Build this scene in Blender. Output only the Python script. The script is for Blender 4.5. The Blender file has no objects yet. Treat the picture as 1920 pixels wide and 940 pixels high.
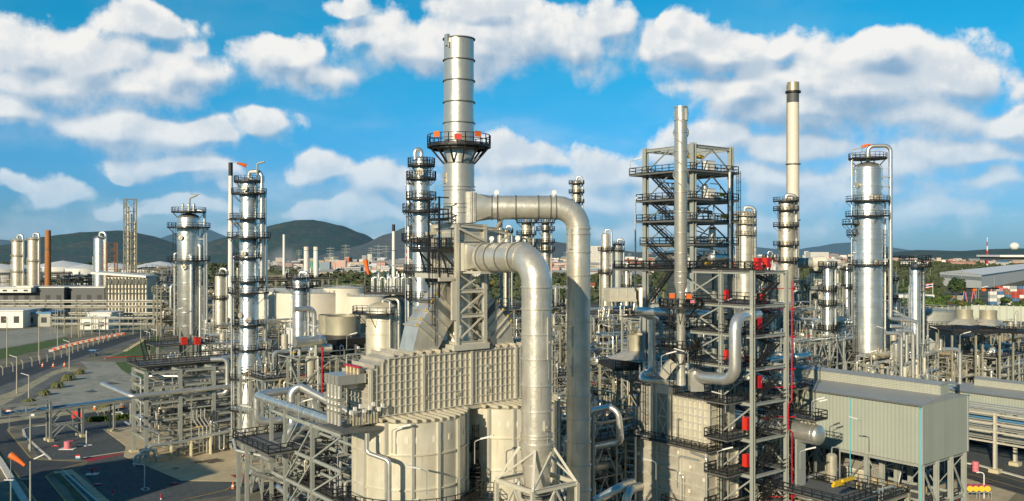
import bpy, math, random
from mathutils import Vector, Matrix
R=math.radians; PI=math.pi
sc=bpy.context.scene; COL=sc.collection
FL=1635.0; H=43.0; CX=960.0; HY=468.0
D2=Vector((.786,.618,0)); D1=Vector((-.618,.786,0)); TH=math.atan2(.618,.786)
def P(px,py,Y): return Vector(((px-CX)*Y/FL,Y,H-(py-HY)*Y/FL))
def zt(py,Y): return H-(py-HY)*Y/FL
def XX(px,Y): return (px-CX)*Y/FL
def G(px,py,z=0):
    Y=H*FL/(py-HY); return Vector(((px-CX)*Y/FL,Y,z))
def GM(x,y,z=0,a=TH): return Matrix.Translation((x,y,z))@Matrix.Rotation(a,4,'Z')
V=Vector
# ------------------------------------------------------------------ mesh builder
class MB:
    def __init__(s,M=None): s.v=[];s.f=[];s.s=[];s.M=M
    def add(s,vs,fs,sm=False):
        b=len(s.v)
        if s.M is not None: vs=[s.M@V(p) for p in vs]
        s.v.extend([tuple(p) for p in vs]); s.f.extend([tuple(b+i for i in f) for f in fs]); s.s.extend([sm]*len(fs))
    def box(s,c,sz,a=0):
        c=V(c);hx,hy,hz=sz[0]/2,sz[1]/2,sz[2]/2; ca,sa=math.cos(a),math.sin(a)
        vs=[]
        for dz in(-hz,hz):
            for dx,dy in((-hx,-hy),(hx,-hy),(hx,hy),(-hx,hy)):
                vs.append(c+V((dx*ca-dy*sa,dx*sa+dy*ca,dz)))
        s.add(vs,[(3,2,1,0),(4,5,6,7),(0,1,5,4),(1,2,6,5),(2,3,7,6),(3,0,4,7)])
    def bx(s,x0,x1,y0,y1,z0,z1): s.box(((x0+x1)/2,(y0+y1)/2,(z0+z1)/2),(x1-x0,y1-y0,z1-z0))
    def bar(s,a,b,w,h=None):
        a=V(a);b=V(b);h=h or w;d=b-a
        if d.length<1e-5: return
        d.normalize(); up=V((0,0,1)) if abs(d.z)<.95 else V((1,0,0))
        if abs(d.z)>=.95: up=D1 if s.M is None else V((0,1,0))
        u=d.cross(up).normalized(); n=u.cross(d).normalized(); u*=w/2;n*=h/2
        s.add([a-u-n,a+u-n,a+u+n,a-u+n,b-u-n,b+u-n,b+u+n,b-u+n],[(3,2,1,0),(4,5,6,7),(0,1,5,4),(1,2,6,5),(2,3,7,6),(3,0,4,7)])
    def hcol(s,x,y,z0,z1,w=.4,ax=0):   # H-section column (web along local x or y)
        t=w*.16
        if ax==0:
            s.bx(x-w/2,x+w/2,y-w/2,y-w/2+t,z0,z1); s.bx(x-w/2,x+w/2,y+w/2-t,y+w/2,z0,z1); s.bx(x-t/2,x+t/2,y-w/2+t,y+w/2-t,z0,z1)
        else:
            s.bx(x-w/2,x-w/2+t,y-w/2,y+w/2,z0,z1); s.bx(x+w/2-t,x+w/2,y-w/2,y+w/2,z0,z1); s.bx(x-w/2+t,x+w/2-t,y-t/2,y+t/2,z0,z1)
    def ibeam(s,a,b,h=.4,w=.22):
        a=V(a);b=V(b);t=h*.12
        z=V((0,0,h/2-t/2)); s.bar(a+z,b+z,w,t); s.bar(a-z,b-z,w,t); s.bar(a,b,t*.7,h-2*t)
    def cyl(s,a,b,r0,r1=None,n=20,caps=True,sm=True):
        a=V(a);b=V(b);r1=r0 if r1 is None else r1;d=(b-a).normalized()
        up=V((0,0,1)) if abs(d.z)<.9 else V((1,0,0)); u=d.cross(up).normalized();w=u.cross(d).normalized()
        vs=[];fs=[]
        for p,r in((a,r0),(b,r1)):
            for i in range(n):
                t=2*PI*i/n; vs.append(p+u*(r*math.cos(t))+w*(r*math.sin(t)))
        for i in range(n):
            j=(i+1)%n; fs.append((i,i+n,j+n,j))
        s.add(vs,fs,sm)
        if caps:
            b0=len(s.v)-2*n
            s.f.append(tuple(b0+i for i in range(n))); s.s.append(False)
            s.f.append(tuple(b0+n+i for i in reversed(range(n)))); s.s.append(False)
    def lathe(s,c,prof,n=32,sm=True,a0=0,a1=2*PI):
        c=V(c); full=abs(a1-a0-2*PI)<1e-4; m=n if full else n+1; vs=[];fs=[]
        for r,z in prof:
            for i in range(m):
                t=a0+(a1-a0)*i/n; vs.append(c+V((r*math.cos(t),r*math.sin(t),z)))
        for k in range(len(prof)-1):
            for i in range(n):
                j=(i+1)%m if full else i+1
                fs.append((k*m+i,k*m+j,(k+1)*m+j,(k+1)*m+i))
        s.add(vs,fs,sm)
    def path(s,pts,bend):
        pts=[V(p) for p in pts]; out=[pts[0]]
        for i in range(1,len(pts)-1):
            a,b,c=pts[i-1],pts[i],pts[i+1]; d0=b-a;d1=c-b;l0=d0.length;l1=d1.length
            if l0<1e-6 or l1<1e-6: continue
            d0/=l0;d1/=l1; ang=d0.angle(d1)
            if ang<.03 or ang>3.1: out.append(b);continue
            t=min(bend*math.tan(ang/2),.48*l0,.48*l1); rr=t/math.tan(ang/2)
            n=(d1-d0*d0.dot(d1)).normalized(); cen=b-d0*t+n*rr; k=max(3,int(ang/(PI/2)*6))
            for q in range(k+1):
                th=ang*q/k; out.append(cen-n*(rr*math.cos(th))+d0*(rr*math.sin(th)))
        out.append(pts[-1]); return out
    def tube(s,pts,r,n=8,bend=None,caps=True):
        pts=s.path(pts,bend if bend is not None else 2.2*r)
        q=[pts[0]]
        for p in pts[1:]:
            if (p-q[-1]).length>1e-4:q.append(p)
        pts=q
        if len(pts)<2:return
        t=(pts[1]-pts[0]).normalized(); up=V((0,0,1)) if abs(t.z)<.9 else V((1,0,0))
        u=t.cross(up).normalized(); vs=[];fs=[];N=len(pts)
        for i,p in enumerate(pts):
            t=((pts[min(i+1,N-1)]-pts[max(i-1,0)])).normalized()
            u=(u-t*u.dot(t)).normalized(); w=u.cross(t)
            for k in range(n):
                a=2*PI*k/n; vs.append(p+u*(r*math.cos(a))+w*(r*math.sin(a)))
        for i in range(N-1):
            for k in range(n):
                j=(k+1)%n; fs.append((i*n+k,(i+1)*n+k,(i+1)*n+j,i*n+j))
        s.add(vs,fs,True)
        if caps:
            b0=len(s.v)-N*n
            s.f.append(tuple(b0+i for i in range(n))); s.s.append(False)
            s.f.append(tuple(b0+(N-1)*n+i for i in reversed(range(n)))); s.s.append(False)
    def ring(s,c,r,dr=.06,h=.12,n=32): s.lathe(V(c),[(r-.01,-h/2),(r+dr,-h/2),(r+dr,h/2),(r-.01,h/2)],n,False)
    def aring(s,a,d,r,dr=.06,h=.12,n=28):   # ring round axis direction d
        a=V(a);d=V(d).normalized(); s.cyl(a-d*h/2,a+d*h/2,r+dr,None,n,True,True)
    def rail(s,pts,closed=False,h=1.1,step=1.5,r=.035,toe=True):
        pts=[V(p) for p in pts]; L=pts+[pts[0]] if closed else pts
        for a,b in zip(L,L[1:]):
            for k in(h,h*.52): s.bar(a+V((0,0,k)),b+V((0,0,k)),2*r)
            if toe: s.bar(a+V((0,0,.1)),b+V((0,0,.1)),.03,.16)
            n=max(1,round((b-a).length/step))
            for i in range(n+1): 
                p=a.lerp(b,i/n); s.bar(p,p+V((0,0,h)),2*r)
    def ladder(s,p,z0,z1,d,cage=True,w=.5,r=.03):   # d: unit vector pointing away from wall
        p=V(p);d=V(d).normalized();u=V((-d.y,d.x,0))*w/2
        for k in(-1,1): s.bar(V((p.x,p.y,z0))+u*k,V((p.x,p.y,z1))+u*k,2*r)
        z=z0+.3
        while z<z1: s.bar(V((p.x,p.y,z))-u,V((p.x,p.y,z))+u,1.3*r); z+=.6
        if cage:
            z=z0+2.2
            while z<z1:
                q=V((p.x,p.y,z)); pts=[q+u*1.4*math.cos(a)+d*.75*math.sin(a) for a in [PI*i/5 for i in range(6)]]
                for a,b in zip(pts,pts[1:]): s.bar(a,b,.05)
                z+=1.4
            for a in(PI*.2,PI*.5,PI*.8):
                o=u*1.4*math.cos(a)+d*.75*math.sin(a)
                if z1>z0+2.6: s.bar(V((p.x,p.y,z0+2.2))+o,V((p.x,p.y,z1))+o,.05)
    def stair(s,a,b,w=.9,rail=True):   # a lower, b upper
        a=V(a);b=V(b);d=V((b.x-a.x,b.y-a.y,0)).normalized();u=V((-d.y,d.x,0))*w/2
        for k in(-1,1):
            s.bar(a+u*k,b+u*k,.08,.28)
            if rail:
                s.bar(a+u*k+V((0,0,1)),b+u*k+V((0,0,1)),.07); s.bar(a+u*k+V((0,0,.5)),b+u*k+V((0,0,.5)),.05)
                m=max(2,int((b-a).length/1.3))
                for i in range(m+1): q=a.lerp(b,i/m)+u*k; s.bar(q,q+V((0,0,1)),.06)
        n=max(3,int(abs(b.z-a.z)/.3))
        for i in range(n+1):
            q=a.lerp(b,i/n); s.bar(q-u,q+u,.24,.05)
    def sphere(s,c,r,sz=1,n=16,m=9):
        s.lathe(c,[(max(.001,r*math.sin(PI*i/m)),-r*sz*math.cos(PI*i/m)) for i in range(m+1)],n)
    def dome(s,a,d,r,k=.5,n=24):    # ellipsoidal head at a facing d
        a=V(a);d=V(d).normalized();up=V((0,0,1)) if abs(d.z)<.9 else V((1,0,0));u=d.cross(up).normalized();w=u.cross(d)
        vs=[];fs=[];m=6
        for i in range(m+1):
            t=PI/2*i/m; rr=max(.001,r*math.cos(t)); 
            for j in range(n):
                q=2*PI*j/n; vs.append(a+d*(r*k*math.sin(t))+u*(rr*math.cos(q))+w*(rr*math.sin(q)))
        for i in range(m):
            for j in range(n): jj=(j+1)%n; fs.append((i*n+j,(i+1)*n+j,(i+1)*n+jj,i*n+jj))
        s.add(vs,fs,True)
    def poly(s,pts): s.add(pts,[tuple(range(len(pts)))])
    def build(s,name,m,parent=None,local=False):
        if not s.f: return None
        off=V((0,0,0))
        if parent is not None and not local: off=WL(parent)
        me=bpy.data.meshes.new(name)
        vs=s.v if off.length==0 else [(p[0]-off.x,p[1]-off.y,p[2]-off.z) for p in s.v]
        me.from_pydata(vs,[],s.f); me.polygons.foreach_set('use_smooth',s.s)
        me.materials.append(m); me.update()
        if any(s.s): me.set_sharp_from_angle(angle=R(38))
        o=bpy.data.objects.new(name,me); COL.objects.link(o)
        if parent is not None: o.parent=parent
        return o
def WL(o):
    l=V(o.location)
    while o.parent is not None: o=o.parent; l+=V(o.location)
    return l
def tag(o,label=None,cat=None,group=None,kind=None):
    if o is None: return o
    if label:o['label']=label
    if cat:o['category']=cat
    if group:o['group']=group
    if kind:o['kind']=kind
    return o
def thing(name,label,cat,loc=(0,0,0),group=None):
    o=bpy.data.objects.new(name,None); COL.objects.link(o); o.location=loc; o.empty_display_size=.3; o['kind']='thing'
    return tag(o,label,cat,group)
def dup(root,loc,label=None,group=None,rz=None,scale=None):
    r=root.copy(); COL.objects.link(r); r.location=loc
    if rz is not None: r.rotation_euler.z=rz
    if scale is not None: r.scale=(scale,)*3 if not hasattr(scale,'__len__') else scale
    if label:r['label']=label
    if group:r['group']=group
    for ch in list(root.children):
        c=ch.copy(); COL.objects.link(c); c.parent=r
        for g in list(ch.children):
            d=g.copy(); COL.objects.link(d); d.parent=c
    return r
# ------------------------------------------------------------------ materials
def mat(name,col,met=0,rough=.6,var=.12,vs=1.0,streak=0,streak_col=(.18,.1,.05),seam=0,bump=0,bscale=8,col2=None,c2scale=.3,spec=None,emit=None,rvar=.1,panel=0):
    m=bpy.data.materials.new(name); m.use_nodes=True; nt=m.node_tree; N=nt.nodes; L=nt.links
    b=N['Principled BSDF']; tc=N.new('ShaderNodeTexCoord')
    def math_(op,a,bb=None,c=None):
        n=N.new('ShaderNodeMath'); n.operation=op
        for i,x in enumerate((a,bb,c)):
            if x is None: continue
            if hasattr(x,'links'): L.new(x,n.inputs[i])
            else: n.inputs[i].default_value=x
        return n.outputs[0]
    def noise(scale,det=4,vec=None,rough_=.55):
        n=N.new('ShaderNodeTexNoise'); n.inputs['Scale'].default_value=scale; n.inputs['Detail'].default_value=det; n.inputs['Roughness'].default_value=rough_
        L.new(vec if vec is not None else tc.outputs['Object'],n.inputs['Vector']); return n.outputs[0]
    def mix(f,a,bb,mode='MIX'):
        n=N.new('ShaderNodeMix'); n.data_type='RGBA'; n.blend_type=mode
        for i,x in((0,f),(6,a),(7,bb)):
            if hasattr(x,'links'): L.new(x,n.inputs[i])
            elif i==0: n.inputs[0].default_value=x
            else: n.inputs[i].default_value=(*x[:3],1)
        return n.outputs[2]
    def ramp(v,a,bb):
        n=N.new('ShaderNodeMapRange'); n.interpolation_type='SMOOTHSTEP'; n.inputs[1].default_value=a; n.inputs[2].default_value=bb; L.new(v,n.inputs[0]); return n.outputs[0]
    c=tuple(col)
    cur=c
    if col2: cur=mix(ramp(noise(c2scale,5),.35,.65),c,col2)
    if var:
        n1=noise(vs,6); v=math_('MULTIPLY_ADD',n1,2*var*1.6,1-var*1.6)
        n=N.new('ShaderNodeVectorMath'); n.operation='SCALE'
        if hasattr(cur,'links'): L.new(cur,n.inputs[0])
        else: n.inputs[0].default_value=c
        L.new(v,n.inputs['Scale']); cur=n.outputs[0]
    if panel or seam:
        sp=N.new('ShaderNodeSeparateXYZ'); L.new(tc.outputs['Object'],sp.inputs[0])
        z=sp.outputs[2]
    if panel:   # cladding sheets: brightness by row and angle sector
        at=math_('ARCTAN2',sp.outputs[1],sp.outputs[0]); row=math_('FLOOR',math_('DIVIDE',z,panel)); 
        sec=math_('FLOOR',math_('ADD',math_('MULTIPLY',at,1.6),math_('MULTIPLY',row,.37)))
        cb=N.new('ShaderNodeCombineXYZ'); L.new(row,cb.inputs[0]); L.new(sec,cb.inputs[1])
        wn=N.new('ShaderNodeTexWhiteNoise'); L.new(cb.outputs[0],wn.inputs['Vector'])
        v=math_('MULTIPLY_ADD',wn.outputs['Value'],.16,.9)
        n=N.new('ShaderNodeVectorMath'); n.operation='SCALE'; L.new(cur,n.inputs[0]) if hasattr(cur,'links') else None; L.new(v,n.inputs['Scale']); cur=n.outputs[0]
    if seam:
        fr=math_('FRACT',math_('DIVIDE',z,seam)); dd=math_('LESS_THAN',fr,.05)
        cur=mix(math_('MULTIPLY',dd,.22),cur,(.08,.08,.07))
    if streak:
        mp=N.new('ShaderNodeMapping'); mp.inputs['Scale'].default_value=(2.5,2.5,.22); L.new(tc.outputs['Object'],mp.inputs[0])
        sk=ramp(noise(1.3,6,mp.outputs[0],.65),.52,.78); cur=mix(math_('MULTIPLY',sk,streak),cur,streak_col)
    if hasattr(cur,'links'): L.new(cur,b.inputs['Base Color'])
    else: b.inputs['Base Color'].default_value=(*c,1)
    b.inputs['Metallic'].default_value=met
    if rvar: L.new(math_('MULTIPLY_ADD',noise(vs*2.3,4),rvar*2,rough-rvar),b.inputs['Roughness'])
    else: b.inputs['Roughness'].default_value=rough
    if spec is not None: b.inputs['Specular IOR Level'].default_value=spec
    if bump:
        bn=N.new('ShaderNodeBump'); bn.inputs['Strength'].default_value=bump; bn.inputs['Distance'].default_value=.08; L.new(noise(bscale,5),bn.inputs['Height']); L.new(bn.outputs[0],b.inputs['Normal'])
    if emit: b.inputs['Emission Color'].default_value=(*emit[:3],1); b.inputs['Emission Strength'].default_value=emit[3]
    return m
M={}
M['stack']=mat('aluminium_paint',(.68,.655,.57),.66,.35,.16,.35,col2=(.60,.585,.52),c2scale=.35,streak=.35,streak_col=(.30,.27,.22),bump=.35,bscale=1.6)
M['duct']=mat('duct_steel',(.79,.75,.645),.62,.34,.18,.5,col2=(.66,.62,.52),c2scale=.4,streak=.5,streak_col=(.36,.29,.19),bump=.45,bscale=1.4)
M['clad']=mat('aluminium_cladding',(.80,.805,.74),.82,.33,.12,.6,panel=1.1,seam=1.1,bump=.08,bscale=2,rvar=.07)
M['cladw']=mat('worn_cladding',(.64,.59,.46),.45,.45,.18,.7,panel=1.0,seam=1.0,streak=.35,rvar=.08)
M['pipe']=mat('pipe_cladding',(.78,.77,.71),.78,.34,.16,1.2,rvar=.08)
M['pipew']=mat('weathered_pipe',(.56,.52,.43),.5,.48,.18,1.2,streak=.2)
M['gold']=mat('aged_pipe',(.55,.46,.29),.55,.45,.18,1.3)
M['heater']=mat('heater_casing',(.60,.56,.46),.3,.46,.2,.6,col2=(.50,.46,.37),c2scale=.5,streak=.5,streak_col=(.30,.22,.13))
M['rib']=mat('casing_rib',(.62,.595,.50),.25,.45,.1,1.0)
M['drum']=mat('heater_shell_plate',(.74,.70,.57),.3,.43,.14,.35,col2=(.66,.61,.47),c2scale=.25,streak=.5,streak_col=(.40,.27,.12),bump=.1,bscale=1.5)
M['steel']=mat('galvanised_steel',(.36,.38,.345),.15,.55,.13,.8,streak=.15)
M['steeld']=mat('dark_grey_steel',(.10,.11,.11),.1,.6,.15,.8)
M['steelw']=mat('weathered_structural_steel',(.34,.325,.25),.1,.6,.2,.5,streak=.25)
M['black']=mat('black_paint',(.018,.018,.017),0,.5,.1,1)
M['grate']=mat('deck_grating',(.16,.16,.15),.2,.65,.2,2)
M['white']=mat('white_paint',(.78,.77,.72),0,.5,.06,.3,streak=.12,streak_col=(.45,.40,.32))
M['cream']=mat('cream_tank_paint',(.74,.68,.56),0,.5,.07,.3,streak=.15,streak_col=(.4,.32,.22))
M['red']=mat('red_paint',(.62,.035,.02),0,.42,.1,1)
M['crim']=mat('crimson_pipe_paint',(.50,.012,.03),0,.4,.1,1)
M['orange']=mat('orange_fabric',(.85,.16,.02),0,.6,.08,1)
M['yellow']=mat('yellow_paint',(.75,.48,.02),0,.5,.08,1)
M['pink']=mat('faded_pink_plastic',(.70,.22,.26),0,.5,.08,1)
M['magenta']=mat('magenta_plastic',(.55,.03,.16),0,.5,.08,1)
M['blue']=mat('blue_pipe_paint',(.08,.27,.50),.2,.45,.1,1)
M['teal']=mat('teal_downpipe',(.10,.50,.60),0,.4,.08,1)
M['tealg']=mat('teal_green_sheet',(.02,.38,.27),0,.5,.12,.1)
M['dark']=mat('dark_opening',(.02,.022,.025),0,.5,.1,1)
M['glass']=mat('window_glass',(.03,.05,.07),0,.12,.1,1)
M['conc']=mat('concrete',(.46,.43,.35),0,.85,.15,.5,streak=.15)
M['foot']=mat('footing_concrete',(.58,.52,.34),0,.85,.12,.7)
M['rust']=mat('rusty_steel',(.34,.15,.06),.2,.7,.2,.8)
M['brickr']=mat('orange_brown_chimney',(.38,.15,.04),0,.7,.2,.3,streak=.6,streak_col=(.55,.42,.22))
M['fan']=mat('fan_shroud',(.42,.39,.29),.3,.5,.16,.6,streak=.3)
M['signw']=mat('sign_white',(.8,.8,.78),0,.4,0,1)
M['navy']=mat('navy_blue_paint',(.02,.05,.22),0,.4,.05,1)
M['skin']=mat('skin',(.45,.27,.18),0,.55,.05,4)
M['cov']=mat('light_blue_coverall',(.20,.42,.60),0,.8,.1,4)
M['navyc']=mat('dark_blue_cloth',(.03,.09,.24),0,.8,.1,4)
M['trunk']=mat('bark',(.12,.085,.055),0,.9,.2,3)
M['ltrim']=mat('flashing_grey',(.16,.17,.16),.2,.55,.1,1)
def leafmat(name,a,b):
    m=mat(name,a,0,.75,.25,.8,col2=b,c2scale=.5); return m
M['leaf']=leafmat('foliage',(.045,.10,.018),(.10,.15,.03)); M['leafd']=leafmat('dark_foliage',(.02,.055,.016),(.05,.085,.02)); M['leafy']=leafmat('yellow_green_foliage',(.11,.14,.03),(.17,.15,.05))
def corr(name,c,axis_scale=.7):
    m=mat(name,c,.15,.5,.10,.15,streak=.22,streak_col=(.22,.23,.19)); nt=m.node_tree;N=nt.nodes;L=nt.links;b=N['Principled BSDF']
    old=b.inputs['Base Color'].links[0].from_socket
    tc=N.new('ShaderNodeTexCoord'); w=N.new('ShaderNodeTexWave'); w.wave_type='BANDS'; w.bands_direction='X'; w.inputs['Scale'].default_value=axis_scale
    mp=N.new('ShaderNodeMapping'); mp.inputs['Rotation'].default_value=(0,0,-TH+PI/4); L.new(tc.outputs['Object'],mp.inputs[0]); L.new(mp.outputs[0],w.inputs[0])
    r=N.new('ShaderNodeMapRange'); r.inputs[1].default_value=0; r.inputs[2].default_value=.5; r.inputs[3].default_value=.87; r.inputs[4].default_value=1.04; L.new(w.outputs['Fac'],r.inputs[0])
    # sheet to sheet differences
    sp=N.new('ShaderNodeSeparateXYZ'); L.new(mp.outputs[0],sp.inputs[0]); f=N.new('ShaderNodeMath'); f.operation='DIVIDE'; L.new(sp.outputs[0],f.inputs[0]); f.inputs[1].default_value=1.1; fl=N.new('ShaderNodeMath'); fl.operation='FLOOR'; L.new(f.outputs[0],fl.inputs[0]); wn=N.new('ShaderNodeTexWhiteNoise'); wn.noise_dimensions='1D'; L.new(fl.outputs[0],wn.inputs['W'])
    q=N.new('ShaderNodeMath'); q.operation='MULTIPLY_ADD'; L.new(wn.outputs['Value'],q.inputs[0]); q.inputs[1].default_value=.07; q.inputs[2].default_value=.94; k=N.new('ShaderNodeMath'); k.operation='MULTIPLY'; L.new(q.outputs[0],k.inputs[0]); L.new(r.outputs[0],k.inputs[1])
    sc_=N.new('ShaderNodeVectorMath'); sc_.operation='SCALE'; L.new(old,sc_.inputs[0]); L.new(k.outputs[0],sc_.inputs['Scale']); L.new(sc_.outputs[0],b.inputs['Base Color'])
    bn=N.new('ShaderNodeBump'); bn.inputs['Strength'].default_value=.3; bn.inputs['Distance'].default_value=.03; L.new(w.outputs['Fac'],bn.inputs['Height']); L.new(bn.outputs[0],b.inputs['Normal'])
    return m
M['shed']=corr('ribbed_wall_sheet',(.43,.47,.40),.75)
M['shedroof']=corr('ribbed_roof_sheet',(.36,.385,.385),.75)
def ground_mat(name,cols,scales,rough=.9,bump=.3,bs=3,cell=None):
    m=bpy.data.materials.new(name); m.use_nodes=True; nt=m.node_tree;N=nt.nodes;L=nt.links;b=N['Principled BSDF']
    tc=N.new('ShaderNodeTexCoord'); cur=None
    for i,(c,s) in enumerate(zip(cols[1:],scales)):
        n=N.new('ShaderNodeTexNoise'); n.inputs['Scale'].default_value=s; n.inputs['Detail'].default_value=8; n.inputs['Roughness'].default_value=.62; L.new(tc.outputs['Object'],n.inputs[0])
        r=N.new('ShaderNodeMapRange'); r.inputs[1].default_value=.42; r.inputs[2].default_value=.60; L.new(n.outputs[0],r.inputs[0])
        x=N.new('ShaderNodeMix'); x.data_type='RGBA'; L.new(r.outputs[0],x.inputs[0])
        if cur is None: x.inputs[6].default_value=(*cols[0],1)
        else: L.new(cur,x.inputs[6])
        x.inputs[7].default_value=(*c,1); cur=x.outputs[2]
    if cell:
        vn=N.new('ShaderNodeTexVoronoi'); vn.inputs['Scale'].default_value=cell; L.new(tc.outputs['Object'],vn.inputs[0])
        sx=N.new('ShaderNodeMix'); sx.data_type='RGBA'; sx.blend_type='MULTIPLY'; sx.inputs[0].default_value=.55; L.new(cur,sx.inputs[6]); L.new(vn.outputs['Color'],sx.inputs[7]); cur=sx.outputs[2]
    L.new(cur,b.inputs['Base Color']); b.inputs['Roughness'].default_value=rough
    n=N.new('ShaderNodeTexNoise'); n.inputs['Scale'].default_value=bs; n.inputs['Detail'].default_value=6; L.new(tc.outputs['Object'],n.inputs[0])
    bn=N.new('ShaderNodeBump'); bn.inputs['Strength'].default_value=bump; bn.inputs['Distance'].default_value=.1; L.new(n.outputs[0],bn.inputs['Height']); L.new(bn.outputs[0],b.inputs['Normal'])
    return m
M['g_base']=ground_mat('plant_ground',[(.19,.175,.13),(.10,.10,.085),(.28,.24,.15)],[.03,.11])
M['g_far']=ground_mat('far_plain',[(.045,.075,.03),(.10,.10,.05),(.03,.055,.03),(.16,.14,.10)],[.004,.012,.02])
M['g_asph']=ground_mat('asphalt',[(.04,.052,.06),(.085,.09,.09),(.025,.034,.04),(.06,.066,.07)],[.06,.35,1.7],.85,.2,6)
M['g_asphl']=ground_mat('worn_asphalt',[(.16,.165,.15),(.22,.215,.18),(.12,.125,.12)],[.06,.3],.9,.2,5)
M['g_grav']=ground_mat('grey_gravel',[(.125,.15,.155),(.165,.185,.18),(.09,.11,.12)],[.15,3],.95,.8,9,cell=5)
M['g_conc']=ground_mat('concrete_pad',[(.56,.45,.27),(.47,.39,.25),(.60,.50,.33)],[.08,.5],.85,.15,4)
M['g_sand']=ground_mat('sandy_verge',[(.42,.35,.22),(.24,.24,.12),(.48,.42,.28)],[.07,.4],.95,.4,3)
M['g_grass']=ground_mat('short_grass',[(.085,.16,.03),(.13,.17,.045),(.05,.11,.02)],[.1,.7],.95,.8,6)
M['g_red']=ground_mat('red_road_paint',[(.42,.03,.04),(.34,.03,.04)],[.4],.7,.1,4)
M['g_line']=mat('road_line_yellow',(.62,.42,.08),0,.7,.2,.8)
M['g_linew']=mat('kerb_paint_white',(.66,.63,.54),0,.8,.15,.8)
M['g_yard']=ground_mat('light_yard',[(.34,.34,.28),(.24,.25,.21),(.40,.38,.30)],[.05,.3],.9,.2,3)
# ------------------------------------------------------------------ camera, light, sky
cam=bpy.data.cameras.new('camera'); co=bpy.data.objects.new('camera',cam); COL.objects.link(co)
co.location=(0,0,H); co.rotation_euler=(PI/2,0,0); cam.sensor_width=36; cam.lens=36*FL/1920; cam.shift_y=-2/1920; cam.clip_end=30000; cam.clip_start=.5
sc.camera=co
sc.view_settings.view_transform='Standard'; sc.view_settings.look='None'; sc.view_settings.exposure=0
SAZ=R(26); SEL=R(19)
sd=V((-math.sin(SAZ)*math.cos(SEL),-math.cos(SAZ)*math.cos(SEL),math.sin(SEL)))
sun=bpy.data.lights.new('sun','SUN'); sun.energy=5.0; sun.angle=R(.5); sun.color=(1,.86,.63)
so=bpy.data.objects.new('sun',sun); COL.objects.link(so); so.rotation_euler=(-sd).to_track_quat('-Z','Y').to_euler(); so.location=(-60,-60,120)
w=bpy.data.worlds.new('World'); sc.world=w; w.use_nodes=True; nt=w.node_tree; N=nt.nodes; L=nt.links
bg=N['Background']; out=N['World Output']
sky=N.new('ShaderNodeTexSky'); sky.sky_type='NISHITA'; sky.sun_disc=False; sky.sun_elevation=R(30); sky.sun_rotation=R(180)+SAZ
sky.air_density=1.3; sky.dust_density=.3; sky.ozone_density=3
tc=N.new('ShaderNodeTexCoord')
sep=N.new('ShaderNodeSeparateXYZ'); L.new(tc.outputs['Generated'],sep.inputs[0])
def mth(op,a,b=None,c=None,clamp=False):
    n=N.new('ShaderNodeMath'); n.operation=op; n.use_clamp=clamp
    for i,x in enumerate((a,b,c)):
        if x is None: continue
        if hasattr(x,'links'): L.new(x,n.inputs[i])
        else: n.inputs[i].default_value=x
    return n.outputs[0]
az=mth('ARCTAN2',sep.outputs[0],sep.outputs[1]); el=mth('ARCSINE',sep.outputs[2])
cb=N.new('ShaderNodeCombineXYZ'); L.new(az,cb.inputs[0]); L.new(el,cb.inputs[1])
CL=[(40,100,110,55,1),(150,120,120,62,1),(260,55,105,34,.8),(330,140,115,55,1),(230,165,190,38,1),(540,118,105,50,1),(690,62,62,38,.7),(610,150,60,30,.7),
(50,205,110,36,.85),(230,238,130,40,.9),(350,250,130,34,.9),(480,245,110,26,.7),
(900,15,160,30,.9),(770,95,110,50,1),(900,90,170,62,1),(1050,80,140,72,1),(1110,35,75,48,1),(670,5,60,14,.6),
(1290,85,90,50,1),(1390,105,150,52,1),(1490,95,60,32,.9),
(1690,105,75,42,1.05),(1640,175,210,72,1),(1790,165,100,58,1),(1400,185,170,42,.8),(1550,215,260,45,.9),
(1330,275,110,34,.8),(1480,290,150,32,.75),(1860,235,110,36,.9),(1780,290,190,42,.75),(1910,210,50,22,.9),
(980,300,110,38,.85),(1130,320,110,45,.85),(1080,375,190,45,.7),(1200,380,120,35,.6),(330,310,130,32,.75),(235,338,38,20,.8),(600,325,90,28,.75),(430,350,140,28,.6),(745,350,75,36,.85),(720,390,150,24,.6),
(90,380,110,34,.75),(10,345,40,22,.7),(210,410,120,24,.55),(1600,350,280,45,.55),(1750,400,220,35,.5),(1300,420,300,26,.5),(600,390,150,22,.5),
(120,150,190,60,.9),(340,90,90,40,.7),(900,60,230,60,.9),(1560,150,220,60,.8),(1700,230,250,45,.7),(1450,330,160,30,.7),(1660,320,180,36,.7),(1840,330,110,36,.7),(560,440,200,22,.6),(330,400,130,24,.6),(1010,340,150,34,.75),(1150,430,150,20,.6),(-300,150,200,60,1),(-500,300,250,50,.9),(2250,150,220,70,1),(2400,320,250,60,.8)]
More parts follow.
